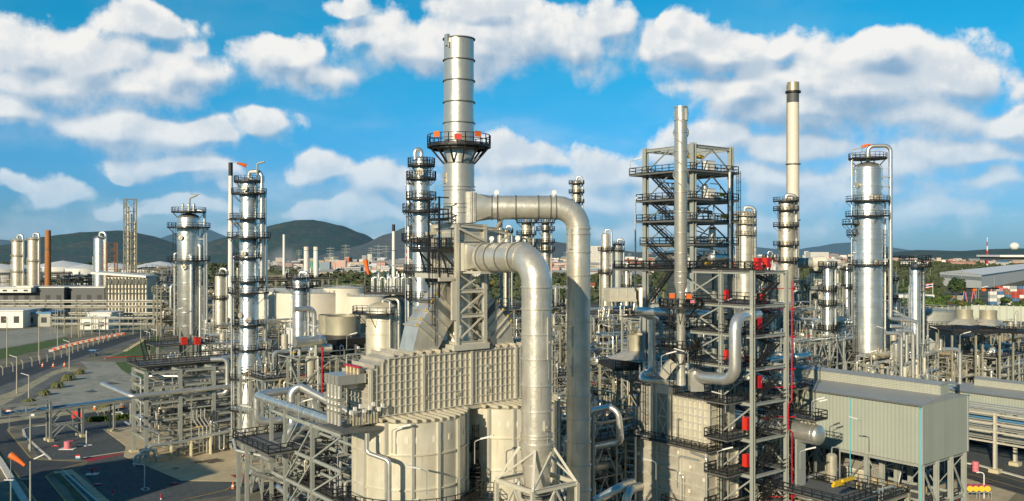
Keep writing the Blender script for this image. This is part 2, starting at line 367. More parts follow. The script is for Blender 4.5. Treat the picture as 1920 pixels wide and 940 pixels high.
def group(vec):
    cur=None
    wz=N.new('ShaderNodeTexNoise'); wz.noise_dimensions='2D'; wz.inputs['Scale'].default_value=7; wz.inputs['Detail'].default_value=3; L.new(vec,wz.inputs[0])
    w1=N.new('ShaderNodeVectorMath'); w1.operation='MULTIPLY_ADD'; L.new(wz.outputs['Color'],w1.inputs[0]); w1.inputs[1].default_value=(.11,.055,0); w1.inputs[2].default_value=(-.055,-.0275,0)
    w2=N.new('ShaderNodeVectorMath'); w2.operation='ADD'; L.new(vec,w2.inputs[0]); L.new(w1.outputs[0],w2.inputs[1]); wv=w2.outputs[0]
    # domain warp for cauliflower edges
    nz=N.new('ShaderNodeTexNoise'); nz.noise_dimensions='2D'; nz.inputs['Scale'].default_value=8; nz.inputs['Detail'].default_value=8; nz.inputs['Roughness'].default_value=.62; L.new(vec,nz.inputs[0])
    nz2=N.new('ShaderNodeTexNoise'); nz2.noise_dimensions='2D'; nz2.inputs['Scale'].default_value=30; nz2.inputs['Detail'].default_value=5; nz2.inputs['Roughness'].default_value=.6; L.new(vec,nz2.inputs[0])
    for (px,py,rx,ry,k) in CL:
        ry*=1.14
        a=math.atan((px-CX)/FL); e=math.atan((HY-py)/FL*math.cos(a)); ca=math.cos(a)
        s=N.new('ShaderNodeVectorMath'); s.operation='SUBTRACT'; L.new(wv,s.inputs[0]); s.inputs[1].default_value=(a,e,0)
        m=N.new('ShaderNodeVectorMath'); m.operation='MULTIPLY'; L.new(s.outputs[0],m.inputs[0]); m.inputs[1].default_value=(FL/rx/(ca*ca),FL/ry/ca,0)
        l=N.new('ShaderNodeVectorMath'); l.operation='LENGTH'; L.new(m.outputs[0],l.inputs[0])
        d=mth('MULTIPLY_ADD',l.outputs['Value'],-k,k)
        cur=d if cur is None else mth('SMOOTH_MAX',cur,d,.35)
    def bill(scale,amp):
        vo=N.new('ShaderNodeTexVoronoi'); vo.voronoi_dimensions='2D'; vo.feature='SMOOTH_F1'; vo.inputs['Scale'].default_value=scale; vo.inputs['Smoothness'].default_value=.35
        L.new(bv,vo.inputs[0]); d=vo.outputs['Distance']; return mth('MULTIPLY_ADD',d,-amp,amp*.42)
    b1=N.new('ShaderNodeVectorMath'); b1.operation='MULTIPLY_ADD'; L.new(nz2.outputs['Color'],b1.inputs[0]); b1.inputs[1].default_value=(.022,.022,0); L.new(wv,b1.inputs[2]); bv=b1.outputs[0]
    n=mth('ADD',mth('MULTIPLY_ADD',nz.outputs[0],1.5,-.64),mth('MULTIPLY_ADD',nz2.outputs[0],.40,-.17))
    n=mth('ADD',n,mth('ADD',bill(16,.55),bill(38,.28)))
    return cur,n
E0,n0=group(cb.outputs[0])
of=N.new('ShaderNodeVectorMath'); of.operation='ADD'; L.new(cb.outputs[0],of.inputs[0]); of.inputs[1].default_value=(-.008,.016,0)
E1,n1=group(of.outputs[0])
d0=mth('ADD',E0,n0); d1=mth('ADD',E1,n1)
def mr(v,a,b,c=0,d=1):
    n=N.new('ShaderNodeMapRange'); n.interpolation_type='SMOOTHSTEP'; n.inputs[1].default_value=a;n.inputs[2].default_value=b;n.inputs[3].default_value=c;n.inputs[4].default_value=d; L.new(v,n.inputs[0]); return n.outputs[0]
big=mr(mth('SUBTRACT',E0,E1),-.26,.20)
small=mr(mth('SUBTRACT',n0,n1),-.34,.34)
wd=mth('MULTIPLY_ADD',big,-.36,.74)
mask=mr(mth('DIVIDE',mth('ADD',d0,.03),wd),0,1)
vl=N.new('ShaderNodeTexNoise'); vl.inputs['Scale'].default_value=5; vl.inputs['Detail'].default_value=6; vm_=N.new('ShaderNodeVectorMath'); vm_.operation='MULTIPLY'; L.new(cb.outputs[0],vm_.inputs[0]); vm_.inputs[1].default_value=(1,2.6,1); L.new(vm_.outputs[0],vl.inputs[0])
veil=mth('MULTIPLY',mr(vl.outputs[0],.38,.75,0,.62),mth('MULTIPLY',mr(el,.05,.22,1,.12),mr(sep.outputs[1],-.3,.3)))
mask=mth('MULTIPLY',mask,mr(el,0,.10,.6,.97)); mask=mth('MAXIMUM',mask,veil)
thick=mr(d1,.1,1.4,1,.72)
lit=mth('MULTIPLY',mth('MULTIPLY_ADD',big,.66,mth('MULTIPLY',small,.44)),thick,None,True)
def mixc(f,a,b):
    n=N.new('ShaderNodeMix'); n.data_type='RGBA'
    for i,x in((0,f),(6,a),(7,b)):
        if hasattr(x,'links'): L.new(x,n.inputs[i])
        elif i==0:n.inputs[0].default_value=x
        else: n.inputs[i].default_value=(*x,1)
    return n.outputs[2]
cc=mixc(lit,(.26,.42,.60),(.92,.91,.88))
# low clouds bluer / hazier
cc=mixc(mr(el,.0,.20,.62,0),cc,(.36,.58,.78))
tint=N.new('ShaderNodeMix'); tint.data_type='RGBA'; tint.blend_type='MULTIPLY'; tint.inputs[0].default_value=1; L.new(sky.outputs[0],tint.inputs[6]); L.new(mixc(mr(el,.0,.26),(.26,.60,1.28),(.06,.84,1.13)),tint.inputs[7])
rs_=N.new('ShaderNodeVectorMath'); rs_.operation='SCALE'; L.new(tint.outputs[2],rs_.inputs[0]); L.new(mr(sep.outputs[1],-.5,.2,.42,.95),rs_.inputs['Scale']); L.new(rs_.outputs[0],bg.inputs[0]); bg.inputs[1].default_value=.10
bg2=N.new('ShaderNodeBackground'); L.new(cc,bg2.inputs[0]); bg2.inputs[1].default_value=1.0
# sky behind the camera is dimmed and unveiled to cut fill light
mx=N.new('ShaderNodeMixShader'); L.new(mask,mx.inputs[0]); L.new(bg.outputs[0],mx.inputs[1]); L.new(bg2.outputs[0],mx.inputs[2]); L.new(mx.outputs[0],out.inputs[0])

w.cycles.sampling_method='MANUAL'; w.cycles.sample_map_resolution=512

sc.cycles.max_bounces=5; sc.cycles.diffuse_bounces=2; sc.cycles.glossy_bounces=3; sc.cycles.use_denoising=True; sc.cycles.adaptive_threshold=.02
# ------------------------------------------------------------------ generators
def platform(root,c,z,r0,r1,a0=0,a1=360,m='grate',rm='black',h=1.1,step=1.4,brk=True,rr=.035,th=.14,rails=True):
    """ring or sector walkway around a vessel, angles in degrees, -90 faces the camera"""
    c=V((c[0],c[1],0)); full=abs(a1-a0)>=359; A0,A1=R(a0),R(a1); n=max(4,int(abs(a1-a0)/15))
    mb=MB(); mb.lathe(c,[(r0,z-th),(r1,z-th),(r1,z),(r0,z),(r0,z-th)],n,False,A0,A1)
    if brk:
        k=max(2,int(abs(a1-a0)/45))
        for i in range(k+(0 if full else 1)):
            t=A0+(A1-A0)*i/k; d=V((math.cos(t),math.sin(t),0)); mb.bar(c+d*r0*.98+V((0,0,z-th-(r1-r0)*1.0)),c+d*(r1-.1)+V((0,0,z-th)),.09)
    o=mb.build('platform',M[rm],root)
    if rails:
        mb=MB(); pts=[c+V(((r1-.05)*math.cos(A0+(A1-A0)*i/n),(r1-.05)*math.sin(A0+(A1-A0)*i/n),z)) for i in range(n+(0 if full else 1))]
        if not full: pts=[c+V((r0*math.cos(A0),r0*math.sin(A0),z))]+pts+[c+V((r0*math.cos(A1),r0*math.sin(A1),z))]
        mb.rail(pts,full,h,step,rr); mb.build('handrail',M[rm],o)
    return o
def deck(root,Mx,x0,x1,y0,y1,z,m='grate',rm='black',th=.15,rails='NSEW',rr=.035,step=1.6,edge=True,name='deck'):
    mb=MB(Mx); mb.bx(x0,x1,y0,y1,z-th,z); o=mb.build(name,M[m],root)
    mb=MB(Mx); e=.06
    for k,a,b in(('S',(x0+e,y0+e,z),(x1-e,y0+e,z)),('E',(x1-e,y0+e,z),(x1-e,y1-e,z)),('N',(x1-e,y1-e,z),(x0+e,y1-e,z)),('W',(x0+e,y1-e,z),(x0+e,y0+e,z))):
        if k in rails: mb.rail([a,b],False,1.1,step,rr)
    mb.build('handrail',M[rm],o); return o
def frame(root,Mx,xs,ys,levels,zb=0,w=.4,m='steel',brace='x',bw=.2,ib=True,colh=True,foot=False,skip=()):
    """steel frame: every column, and every floor of beams, a part"""
    zt_=levels[-1]
    for i,x in enumerate(xs):
        for j,y in enumerate(ys):
            if (i,j) in skip: continue
            mb=MB(Mx)
            if colh: mb.hcol(x,y,zb,zt_,w,0)
            else: mb.bx(x-w/2,x+w/2,y-w/2,y+w/2,zb,zt_)
            c=mb.build('column',M[m],root)
            if foot:
                mb=MB(Mx); mb.bx(x-w*1.1,x+w*1.1,y-w*1.1,y+w*1.1,zb,zb+.5); mb.build('footing',M['foot'],c)
    for z in levels:
        mb=MB(Mx)
        for y in ys:
            for a,b in zip(xs,xs[1:]):
                (mb.ibeam if ib else mb.bar)((a+w/2,y,z-w*.5),(b-w/2,y,z-w*.5),w*.8,w*.45)
        for x in xs:
            for a,b in zip(ys,ys[1:]):
                (mb.ibeam if ib else mb.bar)((x,a+w/2,z-w*.5),(x,b-w/2,z-w*.5),w*.8,w*.45)
        mb.build('floor_beams',M[m],root)
    if brace:
        lv=[zb]+list(levels)
        for fi,(p,q) in enumerate([((xs[k],ys[0]),(xs[k+1],ys[0])) for k in range(len(xs)-1)]+[((xs[0],ys[k]),(xs[0],ys[k+1])) for k in range(len(ys)-1)]):
            mb=MB(Mx)
            for k,(a,b) in enumerate(zip(lv,lv[1:])):
                if b-a<1.2: continue
                a2=a+.1;b2=b-w
                if brace=='x': mb.bar((*p,a2),(*q,b2),bw,bw*.6); mb.bar((*q,a2),(*p,b2),bw*.9,bw*.5)
                elif brace=='k':
                    mid=((p[0]+q[0])/2,(p[1]+q[1])/2,b2); mb.bar((*p,a2),mid,bw); mb.bar((*q,a2),mid,bw*.96)
                elif (k+fi)%2==0: mb.bar((*p,a2),(*q,b2),bw)
                else: mb.bar((*q,a2),(*p,b2),bw)
            mb.build('brace',M[m],root)
def vessel_column(name,label,px,Y,ztop,zbase,r,plats=(),m='clad',cat='column',leg=False,ladders=True,risers=(),group=None,rings=(),r2=None,z2=None,top=True,skirt=2.5,rm='black',n=32,cone=None,manways=(),rr=.035,extra=None,c=None):
    x,y=c if c else (XX(px,Y),Y)
    root=thing(name,label,cat,(x,y,zbase),group)
    mb=MB(); c=V((x,y,0)); hd=r*.5
    prof=[]
    if cone: prof+=[(r*.35,zbase),(r*.98,zbase+cone)]
    else: prof+=[(r2 or r,zbase)]
    if r2: prof+=[(r2,z2-r*.6),(r,z2)]
    prof+=[(r,ztop-hd)]+[(max(.02,r*math.cos(PI/2*i/6)),ztop-hd+hd*math.sin(PI/2*i/6)) for i in range(1,7)]
    mb.lathe(c,prof,n)
    for z in rings: mb.ring(c+V((0,0,z)),(r2 if r2 and z<z2-1 else r),.07,.14,n)
    mb.build('shell',M[m],root)
    if leg:
        for a in(45,135,225,315):
            mb=MB(); q=c+V((r*.8*math.cos(R(a)),r*.8*math.sin(R(a)),0)); mb.bar(q+V((0,0,leg)),q+V((0,0,zbase+(cone or 1)+1)),.35); mb.build('leg',M['steel'],root)
    rp=lambda z:(r2 if r2 and z<z2 else r)
    for p in plats:
        z,a0,a1=p[:3]; wd=p[3] if len(p)>3 else 1.1
        platform(root,c,z,rp(z)+.05,rp(z)+wd,a0,a1,rm=rm,rr=rr)
    if ladders and plats:
        zs=sorted([p[0] for p in plats]); zz=[max(zbase,zs[0]-8)]+zs
        for i,(a,b) in enumerate(zip(zz,zz[1:])):
            if b-a<1: continue
            t=R(-155 if i%2 else -40); d=V((math.cos(t),math.sin(t),0)); mb=MB(); mb.ladder(c+d*(rp(a)+.25),a,b+1.1,d,cage=Y<250,r=rr*.9); mb.build('ladder',M[rm],root)
    for (a,ro,z1,z0,pr) in risers:     # vertical pipes beside the shell
        t=R(a);d=V((math.cos(t),math.sin(t),0)); mb=MB()
        q=c+d*ro
        if z1>=ztop: mb.tube([c+V((0,0,ztop-.2)),c+V((0,0,z1)),q+V((0,0,z1)),q+V((0,0,z0)),q+V((0,0,z0))+d*.01],pr,10,pr*3)
        else: mb.tube([c+d*(r*.9)+V((0,0,z1)),q+V((0,0,z1)),q+V((0,0,z0))],pr,8,pr*2.5)
        k=z0+3
        while k<z1-2 and Y<250: mb.bar(c+d*rp(k)+V((0,0,k)),q+V((0,0,k)),.12); k+=7
        mb.build('riser_pipe',M['pipe'],root)
    for (a,z) in manways:
        t=R(a);d=V((math.cos(t),math.sin(t),0)); mb=MB(); q=c+V((0,0,z))
        mb.cyl(q+d*rp(z)*.95,q+d*(rp(z)+.4),.42,None,14); mb.cyl(q+d*(rp(z)+.4),q+d*(rp(z)+.55),.58,None,16); mb.cyl(q+d*(rp(z)+.55),q+d*(rp(z)+.62),.12,None,8); mb.build('manway',M['pipew'],root)
    return root
LAMP_N=0
def floodlight(p,d,label,ln=1.6,tilt=.28,post=0):
    """tilted fluorescent tube lamp on a bent galvanised pipe"""
    p=V(p);d=V(d).normalized(); t=thing('area_lamp',label,'lamp',p,'area lamps on bent pipe posts')
    mb=MB(); mb.tube([p,p+V((0,0,2.2+post)),p+V((0,0,2.5+post))+d*.7],.05,6,.25); mb.build('post',M['steel'],t)
    q=p+V((0,0,2.5+post))+d*.6; mb=MB(); mb.bar(q,q+d*ln+V((0,0,ln*tilt)),.24,.14); mb.build('lamp_head',M['white'],t)
    return t
def drum_h(a,b,r,label,group=None,m='clad',saddle=True,cat='vessel',name='horizontal_drum',noz=3,zs=None):
    a=V(a);b=V(b);d=(b-a).normalized(); t=thing(name,label,cat,(a+b)/2-V((0,0,r+.4)),group)
    mb=MB(); mb.cyl(a,b,r,None,24,False); mb.dome(a,-d,r,.5); mb.dome(b,d,r,.5)
    for k in(.04,.5,.96): mb.aring(a.lerp(b,k),d,r,.04,.1)
    mb.build('shell',M[m],t)
    if saddle:
        for k in(.2,.8):
            q=a.lerp(b,k); mb=MB(); u=V((-d.y,d.x,0)); z0=(zs if zs is not None else q.z-r-.4)
            mb.bar(V((q.x,q.y,z0)),q-V((0,0,r*.6)),r*1.5,.3) ; mb.build('saddle',M['steel'],t)
    for i in range(noz):
        q=a.lerp(b,(i+.7)/(noz+.4)); mb=MB(); mb.cyl(q+V((0,0,r*.9)),q+V((0,0,r+.45)),.16,None,10); mb.cyl(q+V((0,0,r+.4)),q+V((0,0,r+.5)),.26,None,12); mb.build('nozzle',M['pipe'],t)
    return t
def rpipe(rng,mb,x0,x1,y0,y1,z0,z1,r):
    """random right-angled pipe run inside a box"""
    p=V((rng.uniform(x0,x1),rng.uniform(y0,y1),rng.uniform(z0,z1))); pts=[p.copy()]; k=rng.randint(2,5); last=-1
    for i in range(k):
        ax=rng.choice([q for q in(0,0,1,2) if q!=last]); last=ax
        if ax==0: p.x=rng.uniform(x0,x1)
        elif ax==1: p.y=rng.uniform(y0,y1)
        else: p.z=rng.uniform(z0,z1)
        if (p-pts[-1]).length>r*5: pts.append(p.copy())
    if len(pts)>1: mb.tube(pts,r,7 if r<.3 else 10,r*2.5)
def module(label,px,Y,w,d,levels,seed,npipe=26,m='steel',decks=True,drums=1,columns=2,pmax=.35,a=TH,name='process_module',cat='pipe structure',bay=6,ib=False,rr=.04,pm=None,cw=.35,x=None,extra=0,redbox=False,desc=None,top_pipes=4):
    rng=random.Random(seed); x=XX(px,Y) if x is None else x; Mx=GM(x,Y,0,a)
    root=thing(name,label,cat,(x,Y,0)); nx=max(1,round(w/bay)); ny=max(1,round(d/bay))
    xs=[w*i/nx for i in range(nx+1)]; ys=[d*i/ny for i in range(ny+1)]
    frame(root,Mx,xs,ys,levels,0,cw,m,rng.choice(['x','k','z']),.16,ib,Y<160)
    if decks:
        for i,z in enumerate(levels):
            if rng.random()<.6: 
                a0=rng.choice([0,0,w*.4]); b0=rng.choice([w,w,w*.6])
                deck(root,Mx,a0,b0,0,d,z+.05,'grate','black',.12,'SWNE' if i==len(levels)-1 else 'SW',rr)
        for z0,z1 in zip([0]+levels,levels):
            if rng.random()<.45 and w>5:
                mb=MB(Mx); s0,s1=(.5,w*.8) if rng.random()<.5 else (w*.8,.5); mb.stair((s0,.5,z0),(s1,.5,z1),.8); mb.build('stair',M['black'],root)
    pms=pm or ['pipe','pipe','pipe','pipew','clad','gold','steel']
    for i in range(int(npipe*1.3)):
        r=rng.choice([.07,.09,.12,.15,.2,.28,pmax]); mb=MB(Mx); rpipe(rng,mb,-.3,w+.3,-.3,d+.3,.8,levels[-1]+rng.choice([.5,1.5,2.5]),r); mb.build('pipe',M[rng.choice(pms)],root)
    for i in range(top_pipes):   # long parallel runs between levels
        z=rng.choice(levels)+.4; yy=rng.uniform(.3,d-.3); r=rng.choice([.12,.2,.3]); mb=MB(Mx); mb.tube([(-1,yy,z-3),(-1,yy,z),(w+1,yy,z),(w+1,yy,z-2.5)],r,8,r*2.5); mb.build('pipe',M[rng.choice(pms)],root)
    zt1=levels[-1]
    for i in range(8):   # upright stubs, goosenecks and vents above the top level
        mb=MB(Mx); x0=rng.uniform(0,w);y0=rng.uniform(0,d);h=rng.uniform(.6,2.8);r=rng.choice([.06,.08,.1,.15])
        if i%3: mb.tube([(x0,y0,zt1-2),(x0,y0,zt1+h),(x0+rng.uniform(.5,1.6),y0,zt1+h),(x0+1.2,y0,zt1-1)],r,7,r*2.5)
        else: mb.tube([(x0,y0,zt1-2),(x0,y0,zt1+h)],r,7)
        mb.build('pipe',M[rng.choice(pms)],root)
    # small valves and instruments: coloured
    for i in range(10+extra):
        mb=MB(Mx); q=V((rng.uniform(0,w),rng.uniform(0,d),rng.choice([0]+levels)+rng.uniform(.3,1.4))); s=rng.uniform(.15,.4); mb.box(q,(s,s,s*1.2),rng.random()); mb.build('valve_box',M['white'],root)
    for k,cm in enumerate(('yellow','red')):
        for i in range(3):
            mb=MB(Mx); q=V((rng.uniform(0,w),rng.uniform(-.2,d),rng.choice(levels)+rng.uniform(.2,.8))); mb.box(q,(rng.uniform(.4,1.2),.1,rng.uniform(.2,.4))); mb.build('marker_plate',M[cm],root)
    dd=desc or label
    for i in range(drums):
        z=rng.choice(levels); r=rng.uniform(.5,.95); x0=rng.uniform(.5,w*.35); yy=rng.uniform(r,max(r+.1,d-r)); ln=min(w*.7,rng.uniform(3.5,6.5))
        q0=Mx@V((x0,yy,z+r+.4)); q1=Mx@V((x0+ln,yy,z+r+.4)); drum_h(q0,q1,r,'silver horizontal drum on the '+dd,'drums on the '+dd,rng.choice(['clad','cladw']))
    for i in range(columns):
        r=rng.uniform(.35,.8); q=Mx@V((rng.uniform(.8,w-.8),rng.uniform(.8,max(.9,d-.8)),0)); z=rng.choice(levels)
        t=thing('upright_vessel','small upright vessel standing inside the '+dd,'vessel',(q.x,q.y,z),'upright vessels in the '+dd)
        h=rng.uniform(3,7); mb=MB(); mb.lathe(V((q.x,q.y,z)),[(r*.8,0),(r,.5),(r,h-r*.5),(r*.7,h-r*.15),(.02,h)],18); mb.build('shell',M[rng.choice(['clad','cladw','drum'])],t)
        mb=MB(); mb.tube([(q.x,q.y,z+h-.1),(q.x,q.y,z+h+.8),(q.x+r+.4,q.y,z+h+.8),(q.x+r+.4,q.y,z+.5)],.1,7); mb.build('pipe',M['pipe'],t)
    return root
def tank(name,label,px,Y,r,h,m='white',group=None,roof=.1,rail=True,z0=0,c=None,stair=False,cat='tank'):
    x,y=c if c else (XX(px,Y),Y)
    t=thing(name,label,cat,(x,y,z0),group); mb=MB(); c=V((x,y,z0))
    mb.lathe(c,[(r,0),(r,h)],40)
    for k in(.33,.66,.97): mb.ring(c+V((0,0,h*k)),r,.06,.15,40)
    mb.build('shell',M[m],t); mb=MB(); mb.lathe(c,[(r+.1,h-.03),(r*.6,h+r*roof*.5),(.1,h+r*roof)],40); mb.build('roof',M[m],t)
    if rail: mb=MB(); mb.rail([c+V(((r-.1)*math.cos(a),(r-.1)*math.sin(a),h)) for a in [2*PI*i/24 for i in range(24)]],True,1.1,2,.05); mb.build('handrail',M['steel'],t)
    if stair:
        mb=MB(); pts=[c+V(((r+.5)*math.cos(R(-70+90*i/14)),(r+.5)*math.sin(R(-70+90*i/14)),h*i/14)) for i in range(15)]
        for a,b in zip(pts,pts[1:]): mb.bar(a,b,.9,.2); mb.bar(a+V((0,0,1)),b+V((0,0,1)),.1)
        mb.build('stair',M['steelw'],t)
    return t
def text(s,loc,size,rot,m,parent,name='lettering',ext=.01):
    cu=bpy.data.curves.new(name,'FONT'); cu.body=s; cu.size=size; cu.align_x='CENTER'; cu.align_y='CENTER'; cu.extrude=ext
    o0=bpy.data.objects.new('tmp_text',cu); COL.objects.link(o0); bpy.context.view_layer.update()
    me=bpy.data.meshes.new_from_object(o0.evaluated_get(bpy.context.evaluated_depsgraph_get())); bpy.data.objects.remove(o0); me.materials.clear(); me.materials.append(m)
    o=bpy.data.objects.new(name,me); COL.objects.link(o); o.parent=parent; o.location=V(loc)-WL(parent); o.rotation_euler=rot; return o
# ------------------------------------------------------------------ main heater unit, stack and ducts
HM=GM(-13.8,85)                       # heater grid: +x right-away, +y left-away
hl=lambda x,y,z=0: HM@V((x,y,z))
SC=hl(12,2.2); ZB,ZT=26.5,32.4
# stack
st=thing('main_stack','tall thick silver stack with a ring platform and bolted flanges','chimney',(SC.x,SC.y,45.8))
f_=SC.y; zs=lambda y: zt(y,f_)
mb=MB(); c0=V((SC.x,SC.y,0)); rt=1.62; mb.lathe(c0,[(1.66,45.8),(1.66,52.5),(1.66,57),(rt,zs(232)),(rt,zs(74)),(rt-.06,zs(74)),(rt-.06,zs(90))],48); mb.build('shaft',M['stack'],st)
for y in(74.5,114.5,153,193,232,307,350.6,357,382,389,399):
    mb=MB(); mb.ring(c0+V((0,0,zs(y))),rt+.02,.13,.09,48); mb.build('flange',M['ltrim'] if y<310 else M['stack'],st)
mb=MB(); a=R(-135); mb.box(c0+V((1.7*math.cos(a),1.7*math.sin(a),zs(80))),(.3,.5,1.2),a); mb.tube([c0+V((-1.0,-1.42,zs(84))),c0+V((-1.0,-1.42,zs(95)))],.08,6); mb.build('lifting_lug',M['stack'],st)
mb=MB(); a=R(-150); mb.box(c0+V((1.72*math.cos(a),1.72*math.sin(a),zs(330))),(.3,.4,.5),a); mb.box(c0+V((1.72*math.cos(a),1.72*math.sin(a),zs(340))),(.3,.4,.5),a); mb.build('inspection_port',M['pipew'],st)
zd=zs(274); pl=platform(st,c0,zd,1.62,3.45,0,360,brk=False,rm='black',th=.22)
mb=MB()
for i in range(12):
    t=2*PI*(i+.5)/12; d=V((math.cos(t),math.sin(t),0)); mb.bar(c0+d*1.7+V((0,0,zs(307))),c0+d*3.2+V((0,0,zd-.2)),.16)
mb.ring(c0+V((0,0,zd-.25)),2.9,.15,.35); mb.build('bracket',M['black'],st)
for i,t in enumerate((-128,-88,-52)):
    t=R(t); o=c0+V((3.5*math.cos(t),3.5*math.sin(t),zs(264 if i==1 else 258))); s=thing('warning_board',('small orange board hanging at the left of the main stack ring platform','pinkish orange board at the middle of the main stack ring platform','small orange board at the right of the main stack ring platform')[i],'board',o)
    mb=MB(); mb.box(o,(.8,.06,.55),t+PI/2); mb.build('panel',M['orange'] if i!=1 else M['red'],s); mb=MB(); mb.box(o+V((0,0,.31)),(.84,.1,.05),t+PI/2); mb.build('clip',M['steel'],s)
# tower carrying the stack
tw=thing('duct_tower','grey braced steel tower between the main stack and the long ribbed heater box','tower',hl(12,2.2,ZT))
X0,X1,Y0,Y1=10.2,13.8,0,4.4
for i,(x,y) in enumerate(((X0,Y0),(X1,Y0),(X0,Y1),(X1,Y1))):
    mb=MB(HM); mb.hcol(x,y,ZT,45.7,.42,0); mb.build('column',M['rib'],tw)
for z in(33.1,36.0,38.6,40.6,45.5):
    mb=MB(HM); w_=.34
    for a,b in(((X0,Y0),(X1,Y0)),((X1,Y0),(X1,Y1)),((X1,Y1),(X0,Y1)),((X0,Y1),(X0,Y0))): mb.ibeam((*a,z),(*b,z),.4,.25)
    mb.build('floor_beams',M['rib'],tw)
for a,b in(((X0,Y0),(X1,Y0)),((X1,Y0),(X1,Y1)),((X0,Y0),(X0,Y1)),((X0,Y1),(X1,Y1))):
    mb=MB(HM)
    for z0,z1 in((33.3,36),(36,38.5),(38.5,40.5)): mb.bar((*a,z0),(*b,z1),.2,.14); mb.bar((*b,z0),(*a,z1),.18,.12)
    mb.build('brace',M['rib'],tw)
mb=MB(); mb.lathe(hl(12,2.2),[(1.9,32.5),(1.45,34.5),(1.45,41)],32); [mb.ring(hl(12,2.2,z),1.45,.06,.08) for z in(34.6,36.2,37.4,38.6,39.7)]; mb.build('inner_flue',M['duct'],tw)
mb=MB(HM); mb.bx(X0+.3,X1+.6,.25,4.1,40.9,45.1); mb.build('plenum_box',M['duct'],tw)
mb=MB(HM)
for k in range(5): mb.bx(X0+.25,X1+.65,.2,4.15,41.3+k*.85,41.42+k*.85)
mb.build('stiffener',M['rib'],tw); mb=MB(HM); mb.bx(9.6,14.2,-.4,4.8,32.42,33.0); mb.build('base_curb',M['rib'],tw)
mb=MB(HM); mb.ibeam((X0,-.1,45.55),(X0+5.2,-.1,45.2),.35,.3); mb.ibeam((X1,-.1,45.3),(X1+3.6,-.1,44.6),.3,.25)
mb.bar((X1+.2,-.1,42.3),(X1+3.4,-.1,44.7),.22); mb.bar((X0+.2,-.1,45.2),(X1,-.1,43.9),.25); mb.bx(X0-1.2,X1+4.8,3.9,4.2,44.6,44.9); mb.bar((X1+4,4,40.6),(X1+4,4,45),.25); mb.build('cantilever_truss',M['rib'],tw)
mb=MB(HM); mb.cyl((X1+2.4,.4,43.2),(X1+2.4,.4,47.2),.3,None,14); mb.cyl((X1+2.0,.4,45.4),(X1+2.0,-.6,46.4),.2,None,12); mb.build('duct_support',M['duct'],tw)
# side platforms (black) with person
for zz,xa,xb,ya,yb in((43.1,8.1,10.15,.2,5.2),(39.9,9.2,10.15,.2,4.6)):
    o=deck(tw,HM,xa,xb,ya,yb,zz,'black','black',.4,'SWNE',.045,.8)
o=deck(tw,HM,8.6,12.2,5.2,6.6,43.1,'black','black',.35,'WNE',.045,1)
mb=MB(HM)
for y in(.4,4.6): mb.bar((8.4,y,42.8),(10.1,y,41.2),.16); mb.bar((9.4,y,39.7),(10.1,y,38.3),.16); mb.bar((8.5,y,42.8),(9.6,y,39.8),.14)
mb.bar((8.2,.3,38),(8.2,.3,48.5),.16); mb.bar((8.2,2.3,39.9),(8.2,2.3,48.5),.16); 
for z in(46.1,47.2,48.4): mb.bar((8.2,.3,z),(8.2,2.3,z),.12); mb.bar((8.2,.3,z),(9.4,.3,z),.12)
mb.build('platform_bracket',M['black'],tw)
mb=MB(HM); mb.bx(8.2,9.4,.3,2.3,46.0,46.1); q=hl(8.8,1.3,46); mb.rail([(8.25,.35,46.1),(9.35,.35,46.1),(9.35,2.25,46.1),(8.25,2.25,46.1)],True,1.1,.8,.045); mb.build('lookout_basket',M['black'],tw)
mb=MB(HM); mb.ladder((8.0,.9,0),33,43,(-1,0,0)); mb.build('ladder',M['black'],tw)
# lower platform right of tower under front duct
o=deck(tw,HM,13.8,19,3.4,5,40.5,'steel','steel',.2,'NE',.04)
o=deck(tw,HM,13.8,20,3.6,5,36.3,'steel','steel',.2,'SN',.04)
mb=MB(HM)
for x in(17,19.8):
    for y in(3.7,4.9): mb.bar((x,y,32.5),(x,y,42.5 if x>18 else 40.5),.22)
mb.bar((14,3.7,36.2),(17,3.7,40.3),.15); mb.bar((17,3.7,32.8),(19.8,3.7,36),.15); mb.build('support_frame',M['steel'],tw)
q=hl(14.6,3.3,36.4); s=thing('hose_cabinet','red box on the walkway behind the right side of the duct tower','cabinet',q); mb=MB(); mb.box(q+V((0,0,.7)),(.8,.5,1.3),TH); mb.build('body',M['red'],s); mb=MB(); mb.box(q+V((0,-.02,1.4)),(.9,.6,.08),TH); mb.build('lid',M['crim'],s)
